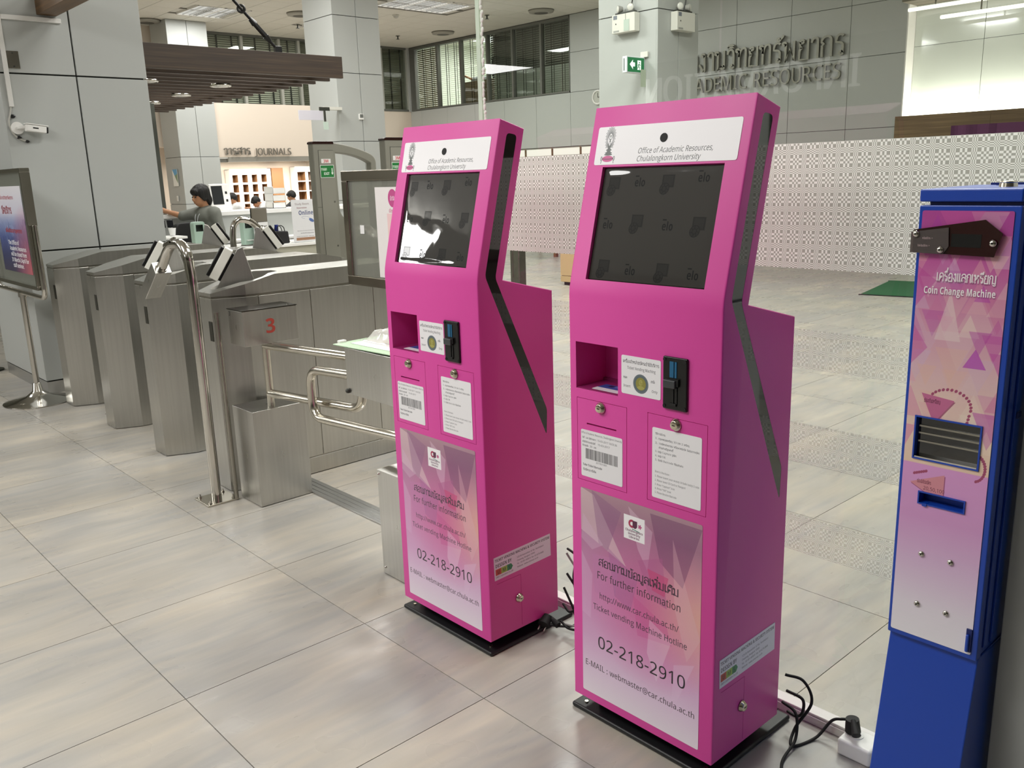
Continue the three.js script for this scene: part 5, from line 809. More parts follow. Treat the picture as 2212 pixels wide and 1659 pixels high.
// swing gate with its two drive boxes
const redThree = canvasTex(128, 128, (x, w, h) => { x.fillStyle = '#000'; x.fillRect(0, 0, w, h); say(x, '3', 64, 104, 112, { color: '#fff', weight: 'bold', align: 'center' }); }, false);
{
  const g = thing('gate_post', 'low steel post and swing arm with a red 3 on its upper box', 'gate', [-3.575, 0, -1.77]);
  const up = part(g, 'upper_box', span(-0.075, 0.065, 0.732, 0.884, -0.132, 0.126, 0.002), MAT.steel); part(up, 'cover_plate', span(-0.08, 0.067, 0.885, 0.888, -0.134, 0.128), M(0x55534c, 0.28, 1)); part(up, 'screw', cyl(0.005, 0.005, 0.004, 10), MAT.chrome, [0.05, 0.89, -0.1]); part(up, 'screw', cyl(0.005, 0.005, 0.004, 10), MAT.chrome, [-0.05, 0.89, 0.1]);
  part(up, 'number', new THREE.PlaneGeometry(0.1, 0.1), new THREE.MeshStandardMaterial({ color: 0xa83c30, alphaMap: redThree, transparent: true, roughness: 0.6 }), [0.0658, 0.81, 0.0], [0, Math.PI / 2, 0]);
  part(up, 'small_number', new THREE.PlaneGeometry(0.03, 0.03), new THREE.MeshStandardMaterial({ color: 0x2a2925, alphaMap: redThree, transparent: true, roughness: 0.6 }), [-0.056, 0.868, 0.1268]);
  part(g, 'lower_box', span(-0.13, 0.065, 0.003, 0.441, -0.132, 0.126, 0.002), MAT.steel);
  part(g, 'shaft', cyl(0.017, 0.017, 0.3, 18), MAT.tubeSteel, [0, 0.59, 0]);
  part(g, 'swing_arm', pipe([[0, 0.715, 0], [0.67, 0.735, -0.06], [0.67, 0.525, -0.06], [0, 0.495, 0]], 0.0185, 0.075, 18), MAT.tubeSteel);
  part(g, 'conduit', cyl(0.011, 0.011, 0.86, 12), MAT.steelDark, [-0.117, 0.44, 0.158]);
  const k = thing('gate_post', 'steel gate post half hidden by the left pink kiosk, with swing arm', 'gate', [-2.44, 0, -1.77]);
  part(k, 'upper_box', span(-0.27, 0.1, 0.66, 0.832, -0.132, 0.126, 0.002), MAT.steel);
  part(k, 'lower_box', span(-0.115, 0.1, 0.003, 0.405, -0.132, 0.124, 0.002), MAT.steel); for (const [a, b] of [[-0.105, 0.39], [-0.1, 0.03]]) part(k, 'screw', new THREE.SphereGeometry(0.005, 10, 6), MAT.chrome, [a, b, 0.125]);
  part(k, 'shaft', cyl(0.017, 0.017, 0.26, 18), MAT.tubeSteel, [0, 0.53, 0]);
  part(k, 'swing_arm', pipe([[-0.2, 0.7, 0.015], [-0.735, 0.665, 0.015], [-0.735, 0.46, 0.015], [0, 0.5, 0.0]], 0.0185, 0.075, 18), MAT.tubeSteel); part(k, 'stop_screw', new THREE.SphereGeometry(0.009, 12, 8), MAT.darkGrey, [-0.26, 0.672, 0.13]);
  // what lies on it
  const fo = thing('document_folder', 'pale green plastic folder lying on the steel gate post', 'folder', [-2.6, 0.834, -1.78]);
  part(fo, 'folder', box(0.34, 0.004, 0.24, 0.0015), M(0xb9d7b4, 0.4), [0, 0.0035, 0.02], [0, 0.06, 0]); part(fo, 'sheet', box(0.3, 0.002, 0.2, 0.0008), MAT.paper, [0.03, 0.0068, 0.0], [0, 0.02, 0]); part(fo, 'binder_clip', box(0.02, 0.012, 0.03, 0.004), MAT.white, [-0.165, 0.008, 0.11]);
  const bag = thing('plastic_bag', 'crumpled clear plastic bag of papers on the green folder', 'bag', [-2.58, 0.842, -1.8]);
  { const s = new THREE.PlaneGeometry(0.28, 0.16, 36, 22), p = s.attributes.position; for (let i = 0; i < p.count; i++) { const u = p.getX(i), v = p.getY(i), e = step(0, 0.05, 0.14 - Math.abs(u)) * step(0, 0.04, 0.08 - Math.abs(v)); p.setZ(i, 0.004 + e * (0.022 + 0.026 * vnoise(u * 30 + 3, v * 34) + 0.012 * vnoise(u * 80, v * 90 + 5))); } s.rotateX(-Math.PI / 2); s.computeVertexNormals(); part(bag, 'film', s.toNonIndexed(), new THREE.MeshPhysicalMaterial({ color: 0xf4f4f0, roughness: 0.12, transmission: 0.6, thickness: 0, side: THREE.DoubleSide })); }
  part(bag, 'card_sheet', box(0.16, 0.008, 0.09, 0.002), M(0xe2d9c8, 0.6), [0.05, 0.006, 0.01]); part(bag, 'dark_label', box(0.05, 0.003, 0.05, 0.001), M(0x2a2a33, 0.5), [0.09, 0.012, 0.02]);
}
// ---------------------------------------------------------------- notice boards
const slimPoster = canvasTex(512, 700, (x, w, h) => {
  x.fillStyle = '#f3efee'; x.fillRect(0, 0, w, h); x.fillStyle = '#f6d9c4'; x.fillRect(150, 200, w, h); const g = x.createLinearGradient(0, 200, w, h); g.addColorStop(0, 'rgba(244,205,220,.9)'); g.addColorStop(1, 'rgba(250,236,190,.9)'); x.fillStyle = g; x.fillRect(150, 200, w, h - 200);
  x.fillStyle = '#c9488f'; x.beginPath(); x.ellipse(236, 84, 60, 68, 0, 0, 7); x.fill(); say(x, 'อักนิต', 236, 100, 46, { color: '#f6e6ee', align: 'center' }); say(x, 'เมื่อทุก', 180, 190, 34, { color: '#c2557f' });
});
{
  const f = thing('notice_frame', 'steel framed clear notice stand beside the left pink kiosk', 'notice board', [-2.92, 0, -2.04]);
  const x0 = -0.345, x1 = 0.28, y0 = 0.98, y1 = 1.4525, b = 0.04;
  for (const s of [span(x0, x1, y1 - b, y1, -0.014, 0.014, 0.003), span(x0, x1, y0, y0 + b, -0.014, 0.014, 0.003), span(x0, x0 + b, y0 + b, y1 - b, -0.014, 0.014, 0.003), span(x1 - b, x1, y0 + b, y1 - b, -0.014, 0.014, 0.003)]) part(f, 'frame_bar', s, M(0xa39c90, 0.18, 1));
  part(f, 'clear_panel', span(x0 + b, x1 - b, y0 + b, y1 - b, 0.004, 0.0045), new THREE.MeshPhysicalMaterial({ color: 0xe0e1dc, roughness: 0.1, transmission: 0.85, thickness: 0, roughnessMap: smudgeTex }));
  part(f, 'back_panel', span(x0 + b, x1 - b, y0 + b, y1 - b, -0.006, -0.0055), new THREE.MeshPhysicalMaterial({ color: 0xd4d5ce, roughness: 0.15, transmission: 0.8, thickness: 0 }));
  part(f, 'poster', plate(0.26, 0.36, 0.0006, 0.001), printMat(slimPoster), [0.02, 1.205, 0.006]); part(f, 'white_tag', plate(0.03, 0.035, 0.0006, 0.002), MAT.paper, [-0.22, 1.215, 0.006]);
  part(f, 'stem', cyl(0.016, 0.016, 0.98, 16), MAT.chrome, [0.2, 0.495, 0]); part(f, 'foot', cyl(0.14, 0.15, 0.012, 32), MAT.chrome, [0.2, 0.0065, 0]);
}
const closedPoster = canvasTex(900, 740, (x, w, h) => {
  const g = x.createLinearGradient(0, 0, 0, h); for (const [t, c] of [[0, '#eceaf1'], [0.3, '#d5d5e6'], [0.42, '#8f9cc6'], [0.6, '#4b5a94'], [0.8, '#343a66'], [1, '#3a3550']]) g.addColorStop(t, c); x.fillStyle = g; x.fillRect(0, 0, w, h);
  let q = 77; const R = () => (q = (q * 16807) % 2147483647) / 2147483647; for (let i = 0; i < 130; i++) { const px = R() * w, py = h * 0.36 + R() * h * 0.34; x.globalAlpha = 0.14 + 0.2 * R(); x.fillStyle = ['#c9d3ee', '#2f3f80', '#7f93c9', '#20295c'][Math.floor(R() * 4)]; x.beginPath(); x.moveTo(px, py); x.lineTo(px + 90 * (R() - 0.3), py + 60 * R()); x.lineTo(px + 40 * (R() - 0.5), py + 90 * R()); x.fill(); }
  x.globalAlpha = 1; const r = x.createRadialGradient(w * 1.0, h * 0.95, 30, w * 1.0, h * 0.95, w * 0.62); r.addColorStop(0, 'rgba(206,104,112,0.9)'); r.addColorStop(0.6, 'rgba(190,100,122,0.5)'); r.addColorStop(1, 'rgba(214,110,132,0)'); x.fillStyle = r; x.fillRect(0, 0, w, h);
  const fit = (t, y, s, l, rr, o) => { const wd = say(x, t, -5000, 0, s, o); say(x, t, l, y, s, { ...o, sx: (rr - l) / wd }); };
  fit('สำนักงานวิทยทรัพยากร', 108, 40, 150, 640, { color: '#a8485c', bold: 1.4 }); fit('ปิดบริการ', 230, 88, 210, 530, { color: '#8e2c3c', bold: 1.5 }); fit('เพื่อสัมมนาบุคลากร', 392, 46, 240, 760, { color: '#a03440', bold: 1.7 });
  const o = { color: '#f2f2f6', weight: 'bold' }; fit('The Office of', 500, 52, 270, 600, o); fit('Academic Resources', 550, 52, 290, 800, o); fit('will be closed from', 600, 52, 300, 790, o); fit('31 March-2 April for', 650, 52, 300, 830, o); fit('staff seminar.', 700, 52, 320, 660, o);
});
{
  const s = thing('sign_stand', 'chrome sign stand with a closing notice before the grey column', 'sign stand', [-6.53, 0, -1.53]);
  part(s, 'base', new THREE.LatheGeometry([[0, 0], [0.22, 0], [0.222, 0.006], [0.16, 0.02], [0.08, 0.04], [0.035, 0.075], [0.024, 0.13], [0, 0.13]].map(([a, b]) => new THREE.Vector2(a, b)), 56), MAT.chrome);
  part(s, 'pole', cyl(0.019, 0.019, 0.64, 24), MAT.chrome, [0, 0.43, 0]); part(s, 'collar', cyl(0.026, 0.026, 0.03, 24), MAT.chrome, [0, 0.735, 0]);
  part(s, 'holder', pipe([[-0.56, 1.2, 0], [-0.56, 0.752, 0], [0.54, 0.752, 0], [0.54, 1.2, 0]], 0.016, 0.06, 18), MAT.chrome);
  const x0 = -0.52, x1 = 0.5, y0 = 0.8, y1 = 1.545, d = 0.028, b = 0.024;
  for (const g of [span(x0, x1, y1 - b, y1, -d, d, 0.002), span(x0, x1, y0, y0 + b, -d, d, 0.002), span(x0, x0 + b, y0 + b, y1 - b, -d, d, 0.002), span(x1 - b, x1, y0 + b, y1 - b, -d, d, 0.002)]) part(s, 'frame_bar', g, MAT.chrome);
  part(s, 'clear_panel', span(x0 + b, x1 - b, y0 + b, y1 - b, 0.012, 0.0125), new THREE.MeshPhysicalMaterial({ color: 0xf0f2ee, roughness: 0.02, transmission: 0.9, thickness: 0 })); part(s, 'back_panel', span(x0 + b, x1 - b, y0 + b, y1 - b, -0.022, -0.02), M(0x9fa099, 0.3, 0.3));
  part(s, 'notice', plate(0.675, 0.55, 0.0008, 0.001), printMat(closedPoster), [0.06, 1.165, 0.014]);
  const p = thing('steel_post', 'chrome post standing on the floor at the left edge', 'post', [-7.98, 0, -1.56]);
  part(p, 'upright', cyl(0.03, 0.03, 1.05, 20), MAT.chrome, [0, 0.525, 0]); part(p, 'foot', cyl(0.09, 0.09, 0.012, 28), MAT.darkGrey, [0, 0.006, 0]); part(p, 'cap', new THREE.SphereGeometry(0.03, 16, 8), MAT.chrome, [0, 1.05, 0]);
}
// ---------------------------------------------------------------- camera, conduits and beam on the left column
{
  const X0 = -6.7, c = thing('security_camera', 'white bullet security camera on the grey column', 'camera', [X0, 1.815, -1.69]);
  part(c, 'mount', cyl(0.038, 0.04, 0.018, 28).rotateZ(Math.PI / 2), MAT.white, [0.01, 0, -0.005]);
  part(c, 'arm', pipe([[0.015, 0, -0.005], [0.05, 0, -0.012], [0.07, 0.005, -0.05]], 0.011, 0.02, 12), MAT.white);
  part(c, 'housing', box(0.048, 0.046, 0.125, 0.008, 3), MAT.white, [0.075, -0.008, -0.1], [-0.12, 0.08, 0]); part(c, 'sunshield', box(0.056, 0.006, 0.14, 0.0025), MAT.white, [0.075, 0.018, -0.105], [-0.12, 0.08, 0]); part(c, 'lens_hood', box(0.044, 0.04, 0.012, 0.004), MAT.black, [0.07, -0.017, -0.166], [-0.12, 0.08, 0]); part(c, 'name_plate', box(0.001, 0.008, 0.035, 0.0004), MAT.black, [0.1, -0.004, -0.095], [-0.12, 0.08, 0]);
  part(c, 'cable_loop', tube([[0.006, 0.15, 0.008], [0.012, 0.09, 0.025], [0.014, 0.03, 0.04], [0.012, -0.04, 0.02], [0.01, -0.075, -0.02], [0.008, -0.085, -0.06]], 0.006, 50, 8), M(0xb9b8b0, 0.4));
  for (const [y, z, r] of [[0.075, 0.012, 0.015], [-0.06, -0.008, 0.014], [-0.085, -0.055, 0.012]]) part(c, 'cable_clip', new THREE.SphereGeometry(r, 14, 8).scale(0.7, 0.8, 1.2), MAT.black, [0.01, y, z]);
  const v = thing('conduit', 'white conduit running down the column to the camera', 'conduit', [X0, 0, -1.682]); part(v, 'duct', span(0.001, 0.018, 1.95, LOBBY_Y - 0.001, -0.014, 0.014, 0.003), MAT.trunking);
  const h = thing('conduit', 'white horizontal conduit along the column under the wooden beam', 'conduit', [X0, 0, -1.9]); part(h, 'duct', span(0.001, 0.02, 2.495, 2.525, -0.16, 0.204, 0.003), MAT.trunking);
  const w = thing('wall_plate', 'small grey metal blank plate screwed to the column', 'wall plate', [X0, 2.248, -1.735]); part(w, 'plate', box(0.006, 0.11, 0.075, 0.002), MAT.steelDark, [0.0035, 0, 0]); for (const s of [-0.042, 0.042]) part(w, 'screw', cyl(0.005, 0.005, 0.003, 10).rotateZ(Math.PI / 2), MAT.darkGrey, [0.0075, s, 0]);
  const b = thing('wooden_beam', 'light brown wooden beam end fixed to the top of the grey column', 'beam', [X0, 0, -1.98]);
  part(b, 'beam', boxUV(span(0.001, 4.5, 2.54, 2.68, -0.062, 0.062, 0.003)), MAT.woodBeam); for (const x of [0.6, 2.5, 4.2]) part(b, 'hanger', cyl(0.005, 0.005, LOBBY_Y - 2.68, 8), MAT.black, [x, (LOBBY_Y + 2.68) / 2, 0]);
}
// ---------------------------------------------------------------- slatted timber canopy
{
  const c = thing('slatted_canopy', 'dark wooden slatted canopy hung above the gates on a black tie', 'canopy', [-7.95, 2.4, -3.0]);
  part(c, 'front_beam', span(-0.05, 0, 0, 0.205, -2.05, 0.4, 0.003), MAT.woodDark);
  for (let i = 1; i < 17; i++) part(c, 'slat', span(-0.295 * i - 0.05, -0.295 * i, 0, 0.13, -2.07 - 0.006 * i, 0.4, 0.002), MAT.woodDark);
  part(c, 'bearer', span(-4.8, -0.05, 0.13, 0.19, -1.95, -1.88), MAT.woodDark); part(c, 'bearer', span(-4.8, -0.05, 0.13, 0.19, -0.2, -0.13), MAT.woodDark);
  const tie = part(c, 'tie_rod', tube([[-0.025, 0.24, -1.35], [-0.025, 0.335, -1.256], [-0.025, 0.63, -0.96]], 0.014, 30, 10), MAT.black);
  part(c, 'tie_rod', cyl(0.012, 0.012, 3.2, 10), MAT.black, [-0.025, 0.63 + 1.13, 0.17], [Math.atan2(1.13, 1.13), 0, 0]);
  part(tie, 'turnbuckle', merge([cyl(0.02, 0.03, 0.06, 12).translate(0, 0.1, 0), cyl(0.03, 0.02, 0.06, 12).translate(0, -0.1, 0), span(-0.026, -0.016, -0.08, 0.08, -0.012, 0.012), span(0.016, 0.026, -0.08, 0.08, -0.012, 0.012)]), MAT.black, [-0.025, 0.39, -1.2], [0.79, 0, 0]); part(tie, 'ring', new THREE.TorusGeometry(0.03, 0.012, 8, 20), MAT.black, [-0.025, 0.56, -1.03], [0, 1.2, 0]);
  part(tie, 'eye_plate', span(-0.045, -0.005, 0.2, 0.26, -1.4, -1.33, 0.004), MAT.black);
  for (const [x, z, l] of [[-8.945, -4.213, 'round glass downlight in the canopy, the nearest full one'], [-10.06, -4.26, 'round glass downlight in the canopy, behind the nearest'], [-8.83, -3.42, 'round downlight in the canopy cut off by the column edge'], [-11.14, -4.34, 'round downlight at the back of the canopy by the column']]) {
    const d = thing('downlight', l, 'downlight', [x, 2.386, z]); part(d, 'rim', new THREE.TorusGeometry(0.095, 0.014, 8, 32).rotateX(Math.PI / 2), MAT.chrome); part(d, 'glass', new THREE.SphereGeometry(0.085, 24, 8, 0, 6.29, 1.57, 1.57).scale(1, 0.25, 1), M(0xb7b4aa, 0.15), [0, 0, 0]); part(d, 'can', cyl(0.09, 0.09, 0.008, 24), MAT.darkGrey, [0, 0.008, 0]);
  }
}
// ---------------------------------------------------------------- book detection gates
const exitTex = (flip) => canvasTex(256, 200, (x, w, h) => { x.fillStyle = '#e9efe8'; x.fillRect(0, 0, w, h); x.fillStyle = '#237a3c'; x.fillRect(7, 7, w - 14, h - 14); say(x, 'ทางออก', 18, 84, 62, { color: '#e4f0e2', bold: 1.25, sx: 0.84 }); say(x, 'EXIT', 62, 156, 58, { color: '#f2f7f0', weight: 'bold', sx: 0.85 }); x.fillStyle = '#f2f7f0'; x.fillRect(212, 50, 16, 78); x.beginPath(); x.moveTo(198, 122); x.lineTo(242, 122); x.lineTo(220, 158); x.fill(); });
const markTex = canvasTex(160, 64, (x, w, h) => { x.fillStyle = '#e9e9e6'; x.fillRect(0, 0, w, h); say(x, '3M', 80, 54, 60, { color: '#c3202c', weight: 'bold', align: 'center' }); });
{
  const exitMat = printMat(exitTex()), logoMat = printMat(markTex);
  const outer = new THREE.Shape(); outer.moveTo(0, 0.01); outer.lineTo(0, 1.69); outer.quadraticCurveTo(0, 1.712, 0.02, 1.712); outer.lineTo(0.2, 1.712); outer.quadraticCurveTo(0.42, 1.68, 0.545, 1.622); outer.quadraticCurveTo(0.595, 1.598, 0.6, 1.55); outer.lineTo(0.6, 0.01); outer.closePath();
  const inner = new THREE.Path(); inner.moveTo(0.205, 1.63); inner.lineTo(0.212, 1.19); inner.quadraticCurveTo(0.215, 1.1, 0.3, 1.092); inner.quadraticCurveTo(0.44, 1.07, 0.545, 0.99); inner.lineTo(0.545, 1.545); inner.quadraticCurveTo(0.42, 1.62, 0.205, 1.63); outer.holes.push(inner);
  const geo = boxUV(extrude(outer, 0.064, 0.008, { curveSegments: 16 }).rotateY(Math.PI / 2)), cap = boxUV(extrude(polyShape([[-0.004, 1.7], [-0.004, 1.714], [0.012, 1.722], [0.19, 1.722], [0.195, 1.7]], 0.006), 0.082, 0.001).rotateY(Math.PI / 2).translate(-0.009, 0, 0));
  const make = (x, z, label) => {
    const g = thing('detection_gate', label, 'security gate', [x, 0, z]);
    part(g, 'frame', geo, MAT.greyPlastic, [-0.032, 0, 0]); part(g, 'cap', cap, MAT.redBrown, [-0.032, 0, 0]);
    part(g, 'side_inset', span(0.04, 0.0415, 0.05, 1.655, -0.185, -0.045, 0.0005), M(0x8d8c81, 0.45)); part(g, 'seam', merge([span(0.0401, 0.0422, 0.05, 1.65, -0.047, -0.0445), span(0.0401, 0.0422, 1.65, 1.6525, -0.185, -0.045), span(0.0395, 0.0405, 1.2, 1.2025, -0.045, -0.005)]), MAT.darkGrey);
    part(g, 'maker_plate', plate(0.088, 0.034, 0.001, 0.003), logoMat, [0.0425, 1.567, -0.11], [0, Math.PI / 2, 0]); part(g, 'exit_sign', plate(0.128, 0.1, 0.0015, 0.003), exitMat, [0.0425, 1.485, -0.115], [0, Math.PI / 2, 0]);
    for (const y of [0.88, 1.24]) part(g, 'screw_cap', cyl(0.008, 0.008, 0.003, 14).rotateZ(Math.PI / 2), MAT.greyPlasticDark, [0.042, y, -0.165]); part(g, 'foot', span(-0.06, 0.06, 0, 0.012, -0.62, 0.02, 0.004), MAT.greyPlasticDark);
    return g;
  };
  make(-6.5, -3.77, 'grey book detection gate with an exit sign, left of the framed notice');
  make(-5.85, -4.02, 'grey book detection gate with an exit sign, behind the left kiosk');
}
// ---------------------------------------------------------------- emergency lights and exit signs
function emergencyLight(label, at, turn, tagged) {
  const e = thing('emergency_light', label, 'emergency light', at, turn);
  part(e, 'battery_box', box(0.36, 0.215, 0.1, 0.008, 3), MAT.offWhite, [0, 0, 0.055]);
  part(e, 'lamp_bracket', span(-0.15, 0.15, 0.108, 0.13, 0.02, 0.08, 0.004), MAT.darkGrey);
  for (const s of [-1, 1]) { const h = part(e, 'lamp_head', boxUV(cyl(0.045, 0.03, 0.06, 20).rotateX(Math.PI / 2).toNonIndexed()), M(0x9b9a94, 0.35), [s * 0.085, 0.172, 0.06], [0, s * 0.5, 0]); part(h, 'lens', new THREE.SphereGeometry(0.042, 18, 8, 0, 6.29, 0, 1.2).rotateX(Math.PI / 2).scale(1, 1, 0.4), M(0xd8d8d0, 0.1), [0, 0, 0.026]); }
  part(e, 'flex', tube([[0.05, 0.14, 0.02], [0.08, 0.24, 0.03], [0.1, 0.36, 0.015], [0.1, 0.6, 0.008]], 0.007, 30, 8), MAT.black);
  part(e, 'rating_label', plate(0.06, 0.045, 0.0006, 0.002), M(0x767c86, 0.5), [-0.125, 0.075, 0.1055]); part(e, 'rating_label', plate(0.09, 0.02, 0.0006, 0.001), M(0x9a9c96, 0.5), [-0.11, -0.085, 0.1055]); part(e, 'test_button', cyl(0.008, 0.008, 0.004, 14).rotateX(Math.PI / 2), MAT.darkGrey, [-0.115, 0.0, 0.106]);
  if (tagged) { part(e, 'hanging_tag', plate(0.085, 0.13, 0.001, 0.003), M(0xb5c4b8, 0.4), [0.055, -0.03, 0.108]); part(e, 'string', cyl(0.0015, 0.0015, 0.12, 6), MAT.darkGrey, [0.04, 0.09, 0.109]); }
}
emergencyLight('emergency light with a hanging tag on the left face of the grey column', [-7.47, 3.165, -8.88], 0, true);
emergencyLight('emergency light without a tag on the right face of the grey column', [-7.02, 3.15, -9.3], Math.PI / 2, false);
{
  const tx = canvasTex(400, 200, (x, w, h) => { x.fillStyle = '#17643a'; x.fillRect(0, 0, w, h); x.fillStyle = '#f4fbf6'; x.beginPath(); x.moveTo(50, 96); x.lineTo(130, 30); x.lineTo(126, 68); x.lineTo(176, 68); x.lineTo(176, 124); x.lineTo(126, 124); x.lineTo(130, 166); x.fill(); x.fillRect(236, 36, 86, 132); x.fillStyle = '#17643a'; x.beginPath(); x.arc(284, 66, 12, 0, 7); x.fill(); x.lineWidth = 13; x.strokeStyle = '#17643a'; x.lineCap = 'round'; x.beginPath(); x.moveTo(276, 86); x.lineTo(268, 116); x.lineTo(292, 136); x.lineTo(284, 162); x.moveTo(268, 116); x.lineTo(246, 142); x.moveTo(276, 88); x.lineTo(304, 104); x.moveTo(274, 90); x.lineTo(250, 104); x.stroke(); });
  const s = thing('exit_sign', 'lit green exit sign with arrow and running figure on the column', 'exit sign', [-7.24, 2.65, -8.72]);
  part(s, 'housing', box(0.07, 0.19, 0.34, 0.008, 3), M(0xe2e6ea, 0.4), [0, 0, 0.02]); const em = new THREE.MeshStandardMaterial({ color: 0xffffff, map: tx, emissive: 0xffffff, emissiveMap: tx, emissiveIntensity: 0.75, roughness: 0.4 });
  part(s, 'sign_face', plate(0.31, 0.165, 0.0008, 0.003), em, [0.0355, 0, 0.02], [0, Math.PI / 2, 0]); part(s, 'maker_strip', plate(0.025, 0.14, 0.0008, 0.002), M(0x9aa0a0, 0.5), [-0.005, 0, 0.191]);
  part(s, 'bracket', span(-0.02, 0.09, 0.095, 0.16, -0.155, -0.13, 0.004), MAT.offWhite); part(s, 'hanging_tag', plate(0.1, 0.2, 0.001, 0.003), M(0xaeb9a4, 0.4), [0.05, -0.15, -0.1], [0, Math.PI / 2, 0]);
  const a = thing('hanging_sign', 'pale translucent hanging sign on the side of the white column', 'sign', [-13.9, 2.5, -8.2]);
  part(a, 'sign_panel', span(-0.006, 0.006, -0.08, 0.08, -0.165, 0.31, 0.003), new THREE.MeshPhysicalMaterial({ color: 0xe6e4ec, roughness: 0.4, transmission: 0.35, thickness: 0 })); part(a, 'bracket', merge([span(-0.01, 0.01, 0.08, 0.14, -0.3, -0.1), span(-0.02, 0.02, -0.1, 0.12, -0.21, -0.19)]), MAT.darkGrey); part(a, 'bracket_arm', span(-0.13, 0.0, 0.1, 0.15, -0.56, -0.2), MAT.offWhite); part(a, 'paper_tag', plate(0.1, 0.13, 0.001, 0.002), M(0xbfd0c4, 0.5), [0.015, -0.17, -0.2], [0, Math.PI / 2, 0]);
  const w = thing('wall_switch', 'small white control box on the white column', 'switch', [-14.0, 2.5, -9.2]); part(w, 'box', box(0.03, 0.1, 0.09, 0.004), MAT.white, [0.016, 0, 0]); part(w, 'screen_panel', box(0.004, 0.06, 0.07, 0.001), M(0x6d706c, 0.3), [0.032, 0.012, 0]);
  const n = thing('paper_notice', 'small paper notice with a blue picture on the far column', 'notice', [-21.15, 1.565, -8.6]); part(n, 'sheet', plate(0.3, 0.39, 0.001, 0.001), printMat(canvasTex(120, 156, (x) => { x.fillStyle = '#eef0ea'; x.fillRect(0, 0, 120, 156); x.fillStyle = '#5aa7d6'; x.fillRect(0, 0, 110, 60); x.fillStyle = '#7d9a76'; x.beginPath(); x.moveTo(40, 60); x.lineTo(110, 40); x.lineTo(110, 130); x.fill(); x.fillStyle = '#f5f5f0'; x.beginPath(); x.moveTo(0, 0); x.lineTo(120, 156); x.lineTo(0, 156); x.fill(); })), [0, 0, 0.001]);
  const sw = thing('wall_switch', 'white light switch plate low on the far column', 'switch', [-21.15, 1.085, -8.6]); part(sw, 'plate', box(0.085, 0.125, 0.01, 0.003), MAT.white, [0, 0, 0.0055]); part(sw, 'rocker', box(0.03, 0.06, 0.006, 0.002), MAT.offWhite, [0, 0, 0.012]);
}

// ---------------------------------------------------------------- journals corner
{
  const X0 = -22.3, white = M(0xf1efe9, 0.5);
  const shelf = (name, label, z0, cols, rows, pitchZ, cw, top, pitchY, ch, zEnd) => {
    const s = thing('pigeonhole_shelf', label, 'shelf', [X0, 0, z0]);
    const w = z0 - zEnd, sh = roundRect(w, top + 0.14, 0.004, -w, 0);
    for (let i = 0; i < cols; i++) for (let j = 0; j < rows; j++) { const a = -(0.06 + i * pitchZ + cw), y = top - j * pitchY - ch; const p = new THREE.Path(); p.moveTo(a, y); p.lineTo(a, y + ch); p.lineTo(a + cw, y + ch); p.lineTo(a + cw, y); p.closePath(); sh.holes.push(p); }
    part(s, 'front_frame', boxUV(extrude(sh, 0.016).rotateY(-Math.PI / 2)).translate(0.016, 0, 0), white); 
    for (let i = 0; i < cols; i++) for (let j = 0; j < rows; j++) { const b = -(0.06 + i * pitchZ), a = b - cw, y = top - j * pitchY - ch; part(s, 'pigeonhole', merge([span(-0.26, -0.255, y - 0.004, y + ch + 0.004, a - 0.004, b + 0.004), span(-0.255, -0.002, y - 0.004, y, a - 0.004, b + 0.004), span(-0.255, -0.002, y + ch, y + ch + 0.004, a - 0.004, b + 0.004), span(-0.255, -0.002, y, y + ch, a - 0.004, a), span(-0.255, -0.002, y, y + ch, b, b + 0.004)]), MAT.kraft); }
    part(s, 'side_board', merge([span(-0.27, -0.002, 0, top + 0.14, -0.012, 0), span(-0.27, -0.002, 0, top + 0.14, -w, -w + 0.012), span(-0.27, -0.002, top + 0.13, top + 0.145, -w, 0)]), white);
    return s;
  };
  shelf('a', 'white pigeonhole shelf with four columns of brown cubbies', -10.5, 4, 5, 0.273, 0.16, 1.605, 0.25, 0.2, -11.66);
  shelf('b', 'white pigeonhole shelf right of the tall brown door', -12.4, 2, 5, 0.33, 0.25, 1.645, 0.265, 0.235, -13.12);
  const d = thing('cabinet_door', 'tall plain brown cupboard between the two pigeonhole shelves', 'cupboard', [X0, 0, -11.87]); part(d, 'door', span(-0.25, 0, 0.06, 1.765, -0.17, 0.17, 0.004), M(0x87603c, 0.55)); part(d, 'plinth', span(-0.24, -0.01, 0, 0.06, -0.165, 0.165), MAT.black);
}
